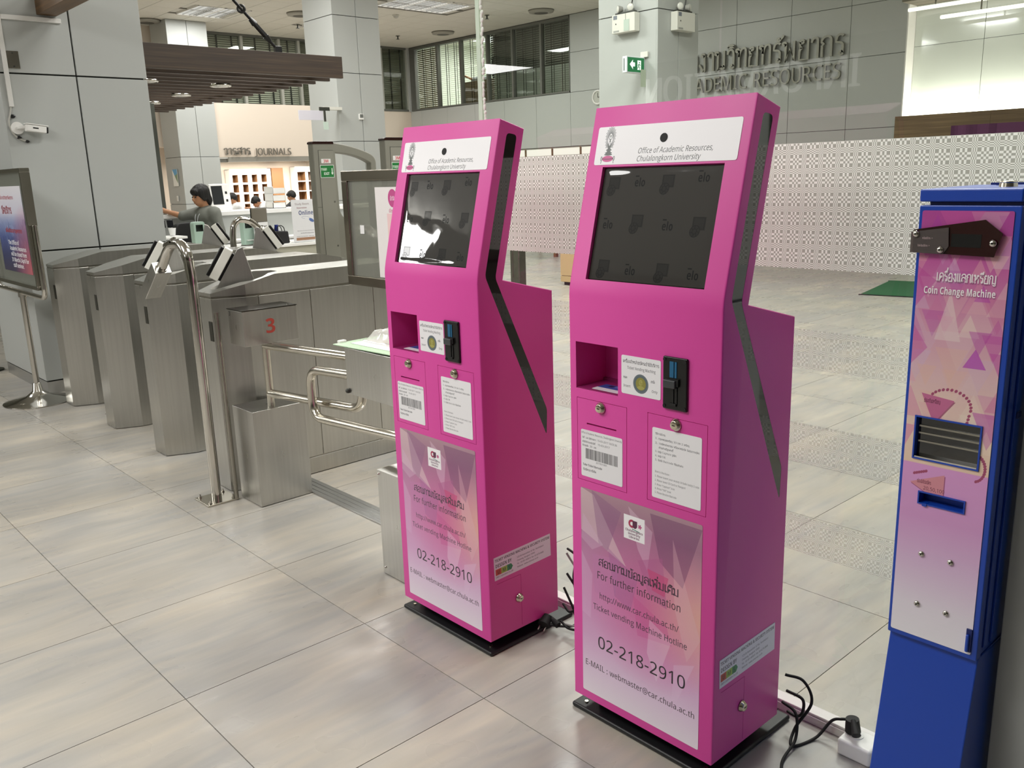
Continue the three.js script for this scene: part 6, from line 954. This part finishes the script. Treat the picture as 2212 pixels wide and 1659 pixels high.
// ---------------------------------------------------------------- counters and what stands on them
{
  const bc = thing('service_counter', 'high white service counter the standing woman leans on', 'counter', [-10.3, 0, -5.2]);
  part(bc, 'worktop', span(-0.42, 0.03, 1.035, 1.085, -2.2, 1.6, 0.006), MAT.whiteGloss); part(bc, 'front_panel', span(-0.36, -0.01, 0.08, 1.035, -2.15, 1.55), MAT.panelPale); part(bc, 'plinth', span(-0.34, -0.03, 0, 0.08, -2.1, 1.5), MAT.darkGrey); part(bc, 'inner_shelf', span(-0.01, 0.3, 0.72, 0.75, -2.1, 1.5, 0.003), MAT.white); for (const z of [-2.05, -0.2, 1.4]) part(bc, 'shelf_bracket', span(-0.01, 0.28, 0.66, 0.72, z - 0.015, z + 0.015), MAT.greyPlastic);
  const fc = thing('reception_desk', 'long low desk with a pale front and white top behind the gates', 'desk', [-8.8, 0, -4.9]);
  part(fc, 'worktop', span(-0.62, 0.02, 0.72, 0.752, -2.2, 1.5, 0.005), MAT.whiteGloss); part(fc, 'front_panel', span(-0.03, 0.0, 0.08, 0.72, -2.15, 1.45, 0.002), M(0xa9a797, 0.5)); for (const z of [-2.1, -0.4, 1.4]) part(fc, 'side_panel', span(-0.6, -0.03, 0, 0.72, z - 0.015, z + 0.015), MAT.panelPale); part(fc, 'plinth', span(-0.05, -0.02, 0, 0.08, -2.1, 1.4), MAT.darkGrey);
  const sd = thing('side_desk', 'small white raised desk with a paper cup beside the black chair', 'desk', [-9.62, 0, -3.66]); part(sd, 'worktop', span(-0.17, 0.17, 0.848, 0.873, -0.24, 0.24, 0.004), MAT.white); part(sd, 'leg', span(-0.15, -0.1, 0, 0.848, -0.2, 0.2), MAT.darkGrey); part(sd, 'leg', span(0.1, 0.15, 0, 0.848, -0.2, 0.2), MAT.darkGrey);
  const cup = thing('paper_cup', 'plain white paper cup on the small white desk', 'cup', [-9.6, 0.873, -3.8]); part(cup, 'cup', new THREE.LatheGeometry([[0, 0.003], [0.027, 0.003], [0.04, 0.085], [0.038, 0.085], [0.025, 0.006], [0, 0.006]].map(([a, b]) => new THREE.Vector2(a, b)), 24), MAT.paper); part(cup, 'rim', new THREE.TorusGeometry(0.0395, 0.002, 6, 28).rotateX(Math.PI / 2), MAT.white, [0, 0.085, 0]);
  const st = thing('white_stick', 'thin white stick with a black tip leaning on the counter', 'stick', [-9.62, 0.873, -3.72]); part(st, 'stick', cyl(0.006, 0.006, 0.29, 10), MAT.white, [-0.02, 0.148, 0.012], [0.08, 0, 0.12]); part(st, 'tip', cyl(0.008, 0.006, 0.02, 10), MAT.black, [-0.002, 0.01, 0.0]);
  const cab = thing('equipment_cabinet', 'tall dark grey louvred cabinet at the edge of the grey column', 'cabinet', [-11.0, 0, -3.95]);
  part(cab, 'body', span(-0.3, 0.12, 0.05, 2.36, -0.32, 0.5, 0.006), MAT.cabinetGrey); part(cab, 'plinth', span(-0.28, 0.1, 0, 0.05, -0.3, 0.48), MAT.black); part(cab, 'edge_strip', span(0.12, 0.13, 0.06, 2.35, -0.16, -0.14), MAT.black); for (const y of [1.36, 1.4, 1.44, 1.48, 2.02, 2.06, 2.1, 2.14]) part(cab, 'louvre', span(0.118, 0.13, y, y + 0.02, -0.06, 0.2, 0.003), MAT.darkGrey);
  // office chair
  const ch = thing('office_chair', 'black office chair with a rounded back behind the low desk', 'chair', [-9.6, 0, -4.14], -1.3);
  part(ch, 'backrest', boxUV(extrude(roundRect(0.4, 0.42, 0.08), 0.05, 0.012)).translate(0, 0.79, 0.2), MAT.blackMatte); part(ch, 'seat', box(0.46, 0.08, 0.44, 0.035, 4), MAT.blackMatte, [0, 0.46, 0]); part(ch, 'back_bar', span(-0.03, 0.03, 0.42, 0.7, 0.25, 0.27, 0.004), MAT.black); part(ch, 'gas_lift', cyl(0.025, 0.03, 0.3, 16), MAT.black, [0, 0.27, 0]);
  for (let i = 0; i < 5; i++) { const l = part(ch, 'leg', span(0, 0.28, 0.07, 0.11, -0.02, 0.02, 0.008), MAT.black, [0, 0, 0], [0, i * 1.2566, 0]); part(l, 'castor', new THREE.SphereGeometry(0.03, 14, 10).scale(0.7, 1, 1), MAT.rubber, [0.27, 0.031, 0]); }
  for (const s of [-1, 1]) part(ch, 'armrest', pipe([[s * 0.25, 0.45, 0.05], [s * 0.27, 0.66, 0.05], [s * 0.27, 0.66, -0.16]], 0.016, 0.04, 10), MAT.black);
  // mint coloured desk machines
  for (const [z, l] of [[-3.83, 'pale mint desk machine with a dark screen beside the black chair'], [-4.37, 'pale mint desk machine with a dark screen left of the display back']]) {
    const m = thing('desk_machine', l, 'machine', [-9.0, 0.752, z], 0.12);
    const sh = roundRect(0.13, 0.285, 0.03, -0.065, 0); part(m, 'housing', boxUV(extrude(sh, 0.06, 0.006)).rotateY(Math.PI / 2).translate(-0.03, 0, 0), MAT.mint); part(m, 'screen_panel', span(0.0325, 0.036, 0.185, 0.255, -0.042, 0.042, 0.001), MAT.blackGloss); part(m, 'tray', span(0.03, 0.06, 0.055, 0.062, -0.04, 0.04, 0.002), MAT.white); part(m, 'base', span(-0.05, 0.05, 0, 0.012, -0.06, 0.06, 0.003), MAT.greyPlasticDark);
  }
  const mo = thing('display_back', 'brown-grey back of a small screen on the low desk', 'monitor', [-9.2, 0.752, -4.63]); part(mo, 'back_shell', span(-0.015, 0.008, 0.18, 0.38, -0.09, 0.09, 0.004), M(0x6f695c, 0.5)); part(mo, 'bezel', span(-0.024, -0.015, 0.174, 0.386, -0.096, 0.096, 0.003), MAT.black); part(mo, 'stand_neck', span(-0.02, 0, 0.01, 0.2, -0.02, 0.02), MAT.black); part(mo, 'stand_foot', span(-0.08, 0.05, 0, 0.012, -0.07, 0.07, 0.003), MAT.black);
  const pb = thing('paper_bag', 'white paper carrier bag with dark side on the low desk', 'bag', [-8.9, 0.752, -4.5]); part(pb, 'front_sheet', span(0.03, 0.034, 0, 0.245, -0.055, 0.06, 0.001), MAT.paper); part(pb, 'side_sheet', merge([span(-0.05, 0.033, 0, 0.245, -0.0585, -0.0555), span(-0.05, 0.033, 0, 0.245, 0.0605, 0.0635), span(-0.054, -0.05, 0, 0.245, -0.058, 0.063)]), MAT.black); for (const s of [-0.03, 0.035]) part(pb, 'handle', tube([[0.036, 0.14, s + 0.008], [0.037, 0.2, s + 0.004], [0.037, 0.205, s - 0.004], [0.036, 0.19, s - 0.01]], 0.0022, 24, 6), MAT.black);
  const hb = thing('handbag', 'black handbag with a blue bottle between paper bag and poster', 'bag', [-8.93, 0.752, -4.71]); part(hb, 'body', boxUV(extrude(polyShape([[-0.1, 0], [0.1, 0], [0.085, 0.13], [-0.085, 0.14]], 0.015), 0.07, 0.012)).rotateY(Math.PI / 2).translate(-0.03, 0.001, 0), MAT.blackMatte); for (const x of [-0.02, 0.045]) part(hb, 'strap', tube([[x, 0.1, 0.05], [x, 0.18, 0.035], [x, 0.195, 0], [x, 0.17, -0.035], [x, 0.1, -0.05]], 0.005, 30, 8), MAT.black); part(hb, 'bottle', cyl(0.02, 0.02, 0.17, 16), M(0x1f2f7a, 0.3), [0.005, 0.12, 0.03]);
  const tx = canvasTex(560, 960, (x, w, h) => {
    x.fillStyle = '#efeff1'; x.fillRect(0, 0, w, h); const fit = (t, y, s, l, r, o) => { const wd = say(x, t, -5000, 0, s, o); say(x, t, l, y, s, { ...o, sx: (r - l) / wd }); };
    fit('Study Room', 122, 66, 96, 466, { color: '#6d4a45' }); fit('Reservation', 204, 50, 138, 400, { color: '#8d4b52', weight: 'bold' }); fit('Online', 350, 138, 172, 560, { color: '#1f3a7c', weight: 'bold' });
    x.strokeStyle = '#2b4a92'; x.lineWidth = 4; x.beginPath(); x.moveTo(330, 430); x.bezierCurveTo(230, 430, 230, 380, 300, 384); x.bezierCurveTo(390, 380, 430, 400, 470, 430); x.stroke(); x.fillStyle = '#2a5fae'; x.beginPath(); x.ellipse(500, 478, 70, 36, 0.5, 0, 7); x.fill();
    fit('http://www.car.chula.ac.th/studyroom', 720, 30, 104, 556, { color: '#4a4550', slant: 0.1 }); fit('จองห้องศึกษากลุ่มออนไลน์', 776, 30, 190, 540, { color: '#4a4550' }); x.fillStyle = '#a9713f'; x.fillRect(70, 866, w, 62); fit('Contact: The Help Desk - 0 2218 2933', 848, 24, 76, 540, { color: '#554a48', weight: 'bold' });
  });
  const ps = thing('poster_holder', 'clear acrylic holder with a Study Room poster on the low desk', 'poster', [-8.83, 0.752, -4.96], Math.PI / 2); part(ps, 'poster', plate(0.265, 0.455, 0.001, 0.001), printMat(tx), [0, 0.235, 0]); part(ps, 'acrylic_front', span(-0.138, 0.138, 0.004, 0.47, 0.0035, 0.0045), new THREE.MeshPhysicalMaterial({ color: 0xffffff, roughness: 0.02, transmission: 0.95, thickness: 0 })); part(ps, 'acrylic_foot', span(-0.138, 0.138, 0, 0.004, -0.06, 0.045, 0.001), new THREE.MeshPhysicalMaterial({ color: 0xf4f6f4, roughness: 0.1, transmission: 0.6, thickness: 0 }));
  // on the high counter
  const sc = thing('self_check_unit', 'white slanted self check unit with a black screen on the counter', 'machine', [-10.52, 1.085, -4.8]); 
  { const u = new THREE.Group(); u.name = 'slanted_head'; u.position.set(0.0, 0.02, 0); u.rotation.z = 0.16; sc.add(u); part(u, 'housing', box(0.04, 0.3, 0.26, 0.012, 3), MAT.whiteGloss, [0, 0.155, -0.01]); part(u, 'screen_panel', span(0.0205, 0.0235, 0.055, 0.28, -0.045, 0.095, 0.001), M(0x2b2d2f, 0.2)); part(u, 'keypad', span(0.0205, 0.0235, 0.085, 0.115, -0.1, -0.075, 0.001), MAT.black); part(u, 'keypad', span(0.0205, 0.0235, 0.18, 0.21, -0.1, -0.075, 0.001), MAT.black); }
  part(sc, 'base', span(-0.1, 0.06, 0, 0.03, -0.12, 0.12, 0.006), MAT.whiteGloss);
  const tr = thing('tray_stack', 'stack of white plastic trays on the high counter', 'trays', [-10.45, 1.085, -5.5]); for (let i = 0; i < 3; i++) part(tr, 'tray', merge([span(-0.1, 0.1, i * 0.09, i * 0.09 + 0.006, -0.09, 0.09), span(-0.1, -0.094, i * 0.09, i * 0.09 + 0.07, -0.09, 0.09), span(0.094, 0.1, i * 0.09, i * 0.09 + 0.07, -0.09, 0.09), span(-0.1, 0.1, i * 0.09, i * 0.09 + 0.07, -0.09, -0.084), span(-0.1, 0.1, i * 0.09, i * 0.09 + 0.09, 0.084, 0.09)]), MAT.white, [0, 0, 0], [0, 0.05 * i, 0]);
  const cup2 = thing('tissue_box', 'small white box with a dark opening on the high counter', 'box', [-10.38, 1.085, -4.58]); part(cup2, 'box', box(0.1, 0.05, 0.09, 0.004), MAT.white, [0, 0.025, 0]); part(cup2, 'opening', span(0.051, 0.0516, 0.018, 0.036, -0.02, 0.025), MAT.black);
  const sp = thing('sprig', 'pale green leaf sprig in a small pot on the counter', 'plant', [-10.36, 1.085, -4.47]); part(sp, 'pot', cyl(0.025, 0.02, 0.04, 18), MAT.white, [0, 0.02, 0]); part(sp, 'stem', cyl(0.002, 0.002, 0.09, 6), M(0x9fb36a, 0.6), [0, 0.08, 0]); part(sp, 'leaf', new THREE.SphereGeometry(0.02, 12, 8).scale(0.4, 2, 0.8), M(0xa9c46a, 0.6), [0, 0.14, 0]);
  for (const [z, l] of [[-3.9, 'left small black screen under the high counter'], [-3.99, 'right small black screen under the high counter']]) { const s = thing('small_screen', l, 'screen', [-10.12, 0.75, z]); part(s, 'screen_panel', box(0.012, 0.085, 0.07, 0.004), M(0x14161c, 0.2), [0, 0.235, 0], [0, 0, 0.15]); part(s, 'stand', span(-0.01, 0.0, 0.005, 0.22, -0.008, 0.008), MAT.greyPlastic); part(s, 'foot', span(-0.04, 0.04, 0, 0.006, -0.03, 0.03, 0.002), MAT.greyPlastic); }
  const rt = thing('black_device', 'flat black device on the left end of the counter', 'device', [-10.45, 1.085, -4.05]); part(rt, 'body', box(0.12, 0.03, 0.16, 0.006), MAT.black, [0, 0.0155, 0]); part(rt, 'bar', span(-0.03, 0.03, 0.031, 0.05, -0.07, 0.07, 0.008), MAT.blackMatte);
  const wbx = thing('white_device', 'low white device before the black one on the counter', 'device', [-10.33, 1.085, -3.98]); part(wbx, 'body', box(0.07, 0.035, 0.14, 0.008), MAT.white, [0, 0.018, 0]); part(wbx, 'top_panel', box(0.05, 0.004, 0.1, 0.002), MAT.offWhite, [0, 0.037, 0]);
}
// ---------------------------------------------------------------- people
const skinMat = M(0xb98663, 0.6), hairMat = M(0x0d0a09, 0.5, 0, { bumpMap: brushTex, bumpScale: 0.001 });
function fieldGeo(fn, [cx, cy, cz], half, res) {
  const mc = new MarchingCubes(res, new THREE.MeshStandardMaterial(), false, false, 60000); mc.isolation = 0; const k = half * 2 / res;
  for (let z = 0; z < res; z++) for (let y = 0; y < res; y++) for (let x = 0; x < res; x++) mc.field[x + y * res + z * res * res] = -fn(cx + (x - res / 2) * k, cy + (y - res / 2) * k, cz + (z - res / 2) * k);
  mc.update(); const n = mc.count ?? mc.geometry.drawRange.count, p = new Float32Array(n * 3), q = new Float32Array(n * 3);
  for (let i = 0; i < n; i++) { p[3 * i] = cx + mc.positionArray[3 * i] * half; p[3 * i + 1] = cy + mc.positionArray[3 * i + 1] * half; p[3 * i + 2] = cz + mc.positionArray[3 * i + 2] * half; const a = mc.normalArray, l = Math.hypot(a[3 * i], a[3 * i + 1], a[3 * i + 2]) || 1; for (let c = 0; c < 3; c++) q[3 * i + c] = a[3 * i + c] / l; }
  const g = new THREE.BufferGeometry(); g.setAttribute('position', new THREE.BufferAttribute(p, 3)); g.setAttribute('normal', new THREE.BufferAttribute(q, 3)); return boxUV(g);
}
const cap = (px, py, pz, a, b, ra, rb) => { const bx = b[0] - a[0], by = b[1] - a[1], bz = b[2] - a[2], t = clamp(((px - a[0]) * bx + (py - a[1]) * by + (pz - a[2]) * bz) / (bx * bx + by * by + bz * bz + 1e-9)), dx = px - a[0] - bx * t, dy = py - a[1] - by * t, dz = pz - a[2] - bz * t; return Math.hypot(dx, dy, dz) - mix(ra, rb, t); };
const ell = (px, py, pz, c, r) => { const x = (px - c[0]) / r[0], y = (py - c[1]) / r[1], z = (pz - c[2]) / r[2], l = Math.hypot(x, y, z); return (l - 1) * Math.min(r[0], r[1], r[2]); };
const smin = (a, b, k) => { const h = clamp(0.5 + 0.5 * (b - a) / k); return mix(b, a, h) - k * h * (1 - h); };
// J: joints of the pose, forward = +z
function person(label, at, turn, J, { shirt, trousers, long = false, longHair = false, lanyard = false, group, res = 60 } = {}) {
  const o = thing('person', label, 'person', at, turn, group), lerp3 = (a, b, t) => a.map((v, i) => mix(v, b[i], t));
  const H = J.head, up = J.headUp ?? [0, 1, 0], fw = J.headFw ?? [0, 0, 1], sd = [up[1] * fw[2] - up[2] * fw[1], up[2] * fw[0] - up[0] * fw[2], up[0] * fw[1] - up[1] * fw[0]];
  const HL = (x, y, z) => { const a = x - H[0], b = y - H[1], c = z - H[2]; return [a * sd[0] + b * sd[1] + c * sd[2], a * up[0] + b * up[1] + c * up[2], a * fw[0] + b * fw[1] + c * fw[2]]; };
  const torso = (x, y, z, e) => { let d = cap(x * 0.72 + J.pelvis[0] * 0.28, y, z, J.pelvis, J.waist, 0.1 + e, 0.092 + e); d = smin(d, cap(x * 0.66 + J.chest[0] * 0.34, y, z, J.waist, J.chest, 0.092 + e, 0.108 + e), 0.04); for (const s of [J.shoulderL, J.shoulderR]) d = smin(d, cap(x, y, z, J.chest.map((v, i) => v + (i === 1 ? 0.04 : 0)), s, 0.07 + e, 0.052 + e), 0.05); return d; };
  const arm = (x, y, z, s, l, w, e, short) => { let d = cap(x, y, z, s, l, 0.05 + e, 0.038 + e); if (!short) d = smin(d, cap(x, y, z, l, w, 0.038 + e, 0.025 + e), 0.02); return d; };
  const legs = (x, y, z, e) => { let d = 9; for (const [h, k, a] of [[J.hipL, J.kneeL, J.ankleL], [J.hipR, J.kneeR, J.ankleR]]) { d = smin(d, cap(x, y, z, h, k, 0.082 + e, 0.052 + e), 0.03); d = smin(d, cap(x, y, z, k, a, 0.05 + e, 0.033 + e), 0.02); } return d; };
  const feet = (x, y, z) => { let d = 9; for (const a of [J.ankleL, J.ankleR]) d = smin(d, cap(x, y, z, [a[0], 0.036, a[2] - 0.03], [a[0], 0.03, a[2] + 0.15], 0.034, 0.028), 0.01); return d; };
  const headF = (x, y, z) => { const [a, b, c] = HL(x, y, z); let d = ell(a, b, c, [0, 0.03, -0.012], [0.074, 0.092, 0.092]); d = smin(d, ell(a, b, c, [0, -0.045, 0.022], [0.054, 0.066, 0.066]), 0.03); d = smin(d, ell(a, b, c, [0, -0.012, 0.09], [0.013, 0.024, 0.02]), 0.012); for (const s of [-1, 1]) { d = smin(d, ell(a, b, c, [s * 0.075, 0, -0.01], [0.011, 0.03, 0.018]), 0.008); d = -smin(-d, ell(a, b, c, [s * 0.03, 0.014, 0.094], [0.016, 0.01, 0.012]), 0.008); } return smin(d, ell(a, b, c, [0, -0.052, 0.082], [0.024, 0.009, 0.012]), 0.008); };
  const hand = (x, y, z, e, w, fwd) => { const dn = (d) => { const l = Math.hypot(...d); return d.map((v) => v / l); }, f = dn(fwd), side = dn([f[2], 0, -f[0]]); const P = (u, v, h = 0) => [w[0] + f[0] * u + side[0] * v, w[1] + f[1] * u + h, w[2] + f[2] * u + side[2] * v]; let d = cap(x, y, z, P(0, 0), P(0.07, 0), 0.024, 0.03); [[-0.027, 0.062], [-0.009, 0.072], [0.009, 0.068], [0.026, 0.052]].forEach(([v, l]) => { d = smin(d, cap(x, y, z, P(0.08, v), P(0.08 + l * 0.55, v * 1.15, 0.004), 0.0095, 0.009), 0.006); d = smin(d, cap(x, y, z, P(0.08 + l * 0.55, v * 1.15, 0.004), P(0.08 + l, v * 1.2, -0.012), 0.009, 0.0075), 0.004); }); return smin(d, cap(x, y, z, P(0.025, -0.03), P(0.075, -0.058, -0.006), 0.013, 0.009), 0.012); };
  const all = (x, y, z) => { let d = torso(x, y, z, 0); d = smin(d, arm(x, y, z, J.shoulderL, J.elbowL, J.wristL, 0), 0.03); d = smin(d, arm(x, y, z, J.shoulderR, J.elbowR, J.wristR, 0), 0.03); d = smin(d, legs(x, y, z, 0), 0.04); d = smin(d, feet(x, y, z), 0.02); d = smin(d, cap(x, y, z, J.chest.map((v, i) => v + (i === 1 ? 0.08 : 0)), H.map((v, i) => v - up[i] * 0.04 - fw[i] * 0.02), 0.05, 0.045), 0.03); return smin(d, headF(x, y, z), 0.02); };
  const C = J.center, R = J.reach, hd = (a, b, c) => headF(a, b, c);
  const body = mergeGeometries([fieldGeo(all, C, R, res), fieldGeo(hd, H, 0.15, 56), fieldGeo((x, y, z) => hand(x, y, z, 0, J.wristL, J.wristL.map((v, i) => v - J.elbowL[i])), J.wristL.map((v, i) => v + (J.wristL[i] - J.elbowL[i]) * 0.3), 0.14, 48), fieldGeo((x, y, z) => hand(x, y, z, 0, J.wristR, J.wristR.map((v, i) => v - J.elbowR[i])), J.wristR.map((v, i) => v + (J.wristR[i] - J.elbowR[i]) * 0.3), 0.14, 48)]);
  part(o, 'body', body, skinMat);
  const fold = (x, y, z) => 0.006 * (vnoise(x * 16 + y * 9, z * 14 + y * 22) - 0.5) + 0.004 * (vnoise(x * 40 + 7, y * 38 + z * 30) - 0.5);
  part(o, 'shirt', fieldGeo((x, y, z) => { let d = torso(x, y, z, 0.016); for (const [s, l, w] of [[J.shoulderL, J.elbowL, J.wristL], [J.shoulderR, J.elbowR, J.wristR]]) d = smin(d, arm(x, y, z, s, long ? l : lerp3(s, l, 0.98), long ? lerp3(l, w, 0.8) : w, 0.019, !long), 0.03); d = smin(d, cap(x, y, z, J.chest.map((v, i) => v + (i === 1 ? 0.06 : 0)), J.chest.map((v, i) => v + (i === 1 ? 0.105 : 0)), 0.06, 0.055), 0.02); return d + fold(x, y, z); }, C, R, res), shirt);
  part(o, 'trousers', fieldGeo((x, y, z) => smin(legs(x, y, z, 0.013), cap(x * 0.72, y, z, J.pelvis.map((v, i) => v - (i === 1 ? 0.02 : 0)), J.pelvis.map((v, i) => v + (i === 1 ? 0.05 : 0)), 0.112, 0.112), 0.03) + fold(x, y, z), C, R, res), trousers);
  part(o, 'hair', fieldGeo((x, y, z) => { const [a, b, c] = HL(x, y, z); let d = ell(a, b, c, [0, 0.048, -0.022], [0.088, 0.092, 0.104]); d = smin(d, ell(a, b, c, [0, longHair ? -0.045 : 0.0, -0.07], [0.078, longHair ? 0.085 : 0.06, 0.05]), 0.03); d = smin(d, ell(a, b, c, [0, 0.068, 0.06], [0.062, 0.034, 0.036]), 0.02); for (const s of [-1, 1]) d = smin(d, ell(a, b, c, [s * 0.072, longHair ? 0.01 : 0.03, -0.012], [0.018, longHair ? 0.062 : 0.04, 0.045]), 0.02); const face = ell(a, b, c, [0, -0.03, 0.105], [0.07, 0.066, 0.055]); d = Math.max(d, -face); return d + 0.006 * (vnoise(a * 120, c * 120 + b * 20) - 0.5); }, H, 0.17, 60), hairMat);
  const G = (a, b, c) => [H[0] + sd[0] * a + up[0] * b + fw[0] * c, H[1] + sd[1] * a + up[1] * b + fw[1] * c, H[2] + sd[2] * a + up[2] * b + fw[2] * c];
  for (const s of [-1, 1]) part(o, 'eye', new THREE.SphereGeometry(0.0095, 12, 8), M(0x1a1310, 0.2), G(s * 0.03, 0.012, 0.078)); part(o, 'lips', new THREE.SphereGeometry(0.017, 12, 8).scale(1, 0.32, 0.5), M(0x8e4a42, 0.5), G(0, -0.052, 0.086));
  if (lanyard) part(o, 'lanyard', tube([[J.chest[0] - 0.05, J.chest[1] + 0.1, J.chest[2] + 0.06], [J.chest[0] - 0.03, J.chest[1] + 0.02, J.chest[2] + 0.128], [J.chest[0], J.chest[1] - 0.16, J.chest[2] + 0.145], [J.chest[0] + 0.03, J.chest[1] + 0.02, J.chest[2] + 0.128], [J.chest[0] + 0.06, J.chest[1] + 0.1, J.chest[2] + 0.06]], 0.003, 40, 6), M(0xdfe3e6, 0.5));
  return o;
}
const stand = { center: [0, 0.74, 0.05], reach: 0.79, pelvis: [0, 0.74, -0.03], waist: [0, 0.88, -0.02], chest: [0, 1.03, -0.01], shoulderL: [0.15, 1.085, -0.02], shoulderR: [-0.15, 1.085, -0.01], elbowL: [0.2, 0.88, -0.05], wristL: [0.17, 0.78, 0.12], elbowR: [-0.2, 1.06, 0.18], wristR: [-0.3, 1.115, 0.3], hipL: [0.075, 0.7, -0.03], hipR: [-0.075, 0.7, -0.03], kneeL: [0.08, 0.4, 0], kneeR: [-0.08, 0.4, 0.01], ankleL: [0.08, 0.08, -0.03], ankleR: [-0.08, 0.08, -0.03], head: [0, 1.275, 0.045], headUp: [0, 0.974, 0.225], headFw: [0, -0.225, 0.974] };
person('woman in a grey short-sleeved shirt reaching along the high counter', [-10.0, 0, -4.37], 0.12, stand, { shirt: M(0x74766f, 0.8), trousers: M(0x191a1d, 0.8), longHair: true, lanyard: true, res: 88 });
const sit = { center: [0, 0.6, 0.15], reach: 0.7, pelvis: [0, 0.5, -0.05], waist: [0, 0.66, -0.03], chest: [0, 0.82, 0.03], shoulderL: [0.16, 0.88, 0.03], shoulderR: [-0.16, 0.88, 0.03], elbowL: [0.22, 0.74, 0.24], wristL: [0.08, 0.8, 0.4], elbowR: [-0.22, 0.74, 0.24], wristR: [-0.08, 0.8, 0.42], hipL: [0.08, 0.48, -0.03], hipR: [-0.08, 0.48, -0.03], kneeL: [0.1, 0.48, 0.38], kneeR: [-0.1, 0.48, 0.38], ankleL: [0.1, 0.08, 0.34], ankleR: [-0.1, 0.08, 0.34], head: [0, 1.05, 0.11], headUp: [0, 0.94, 0.34], headFw: [0, -0.34, 0.94] };
const bow = { ...sit, chest: [0, 0.8, 0.1], shoulderL: [0.16, 0.84, 0.13], shoulderR: [-0.16, 0.84, 0.13], head: [0, 0.95, 0.26], headUp: [0, 0.7, 0.71], headFw: [0, -0.71, 0.7] };
const whiteShirt = M(0xe6e6e6, 0.85), slacks = M(0x25272c, 0.85);
const seated = [[-19.6, -9.35, -0.5, sit, 'student in a white shirt reading at the table nearest the column', whiteShirt], [-19.6, -10.1, -0.2, bow, 'student in a white shirt bent low over the table', whiteShirt], [-19.4, -10.75, -0.9, sit, 'student in a dark grey shirt seated behind the poster', M(0x4b4d50, 0.85)]];
seated.forEach(([x, z, turn, pose, label, shirt], i) => {
  person(label, [x, 0, z], turn, pose, { shirt, trousers: slacks });
  const c = thing('stool', ['plain grey stool under the student nearest the column', 'plain grey stool under the bowed student', 'plain grey stool under the student in grey'][i], 'stool', [x, 0, z], turn); part(c, 'seat', cyl(0.17, 0.17, 0.035, 28), MAT.greyPlastic, [0, 0.36, -0.06]); for (let k = 0; k < 4; k++) part(c, 'leg', cyl(0.012, 0.012, 0.345, 10), MAT.chrome, [0.11 * Math.cos(k * 1.57 + 0.78), 0.1725, -0.06 + 0.11 * Math.sin(k * 1.57 + 0.78)]);
});
{
  const t = thing('reading_table', 'long white reading table with papers in the journals corner', 'table', [-18.6, 0, -9.9]); part(t, 'tabletop', span(-0.3, 0.3, 0.74, 0.77, -1.6, 1.2, 0.004), MAT.white); for (const [a, b] of [[-0.25, -1.5], [0.25, -1.5], [-0.25, 1.1], [0.25, 1.1]]) part(t, 'leg', span(a - 0.02, a + 0.02, 0, 0.74, b - 0.02, b + 0.02), MAT.chrome);
  person('dark-haired figure seen through the clear blinds of the upper window', [-20.05, 3.0, -17.35], 0.5, { ...stand }, { shirt: M(0x8a8f92, 0.8), trousers: slacks });
}

scene.traverse((o) => { if (o.isMesh) { o.castShadow = true; o.receiveShadow = true; } });
renderer.render(scene, camera);
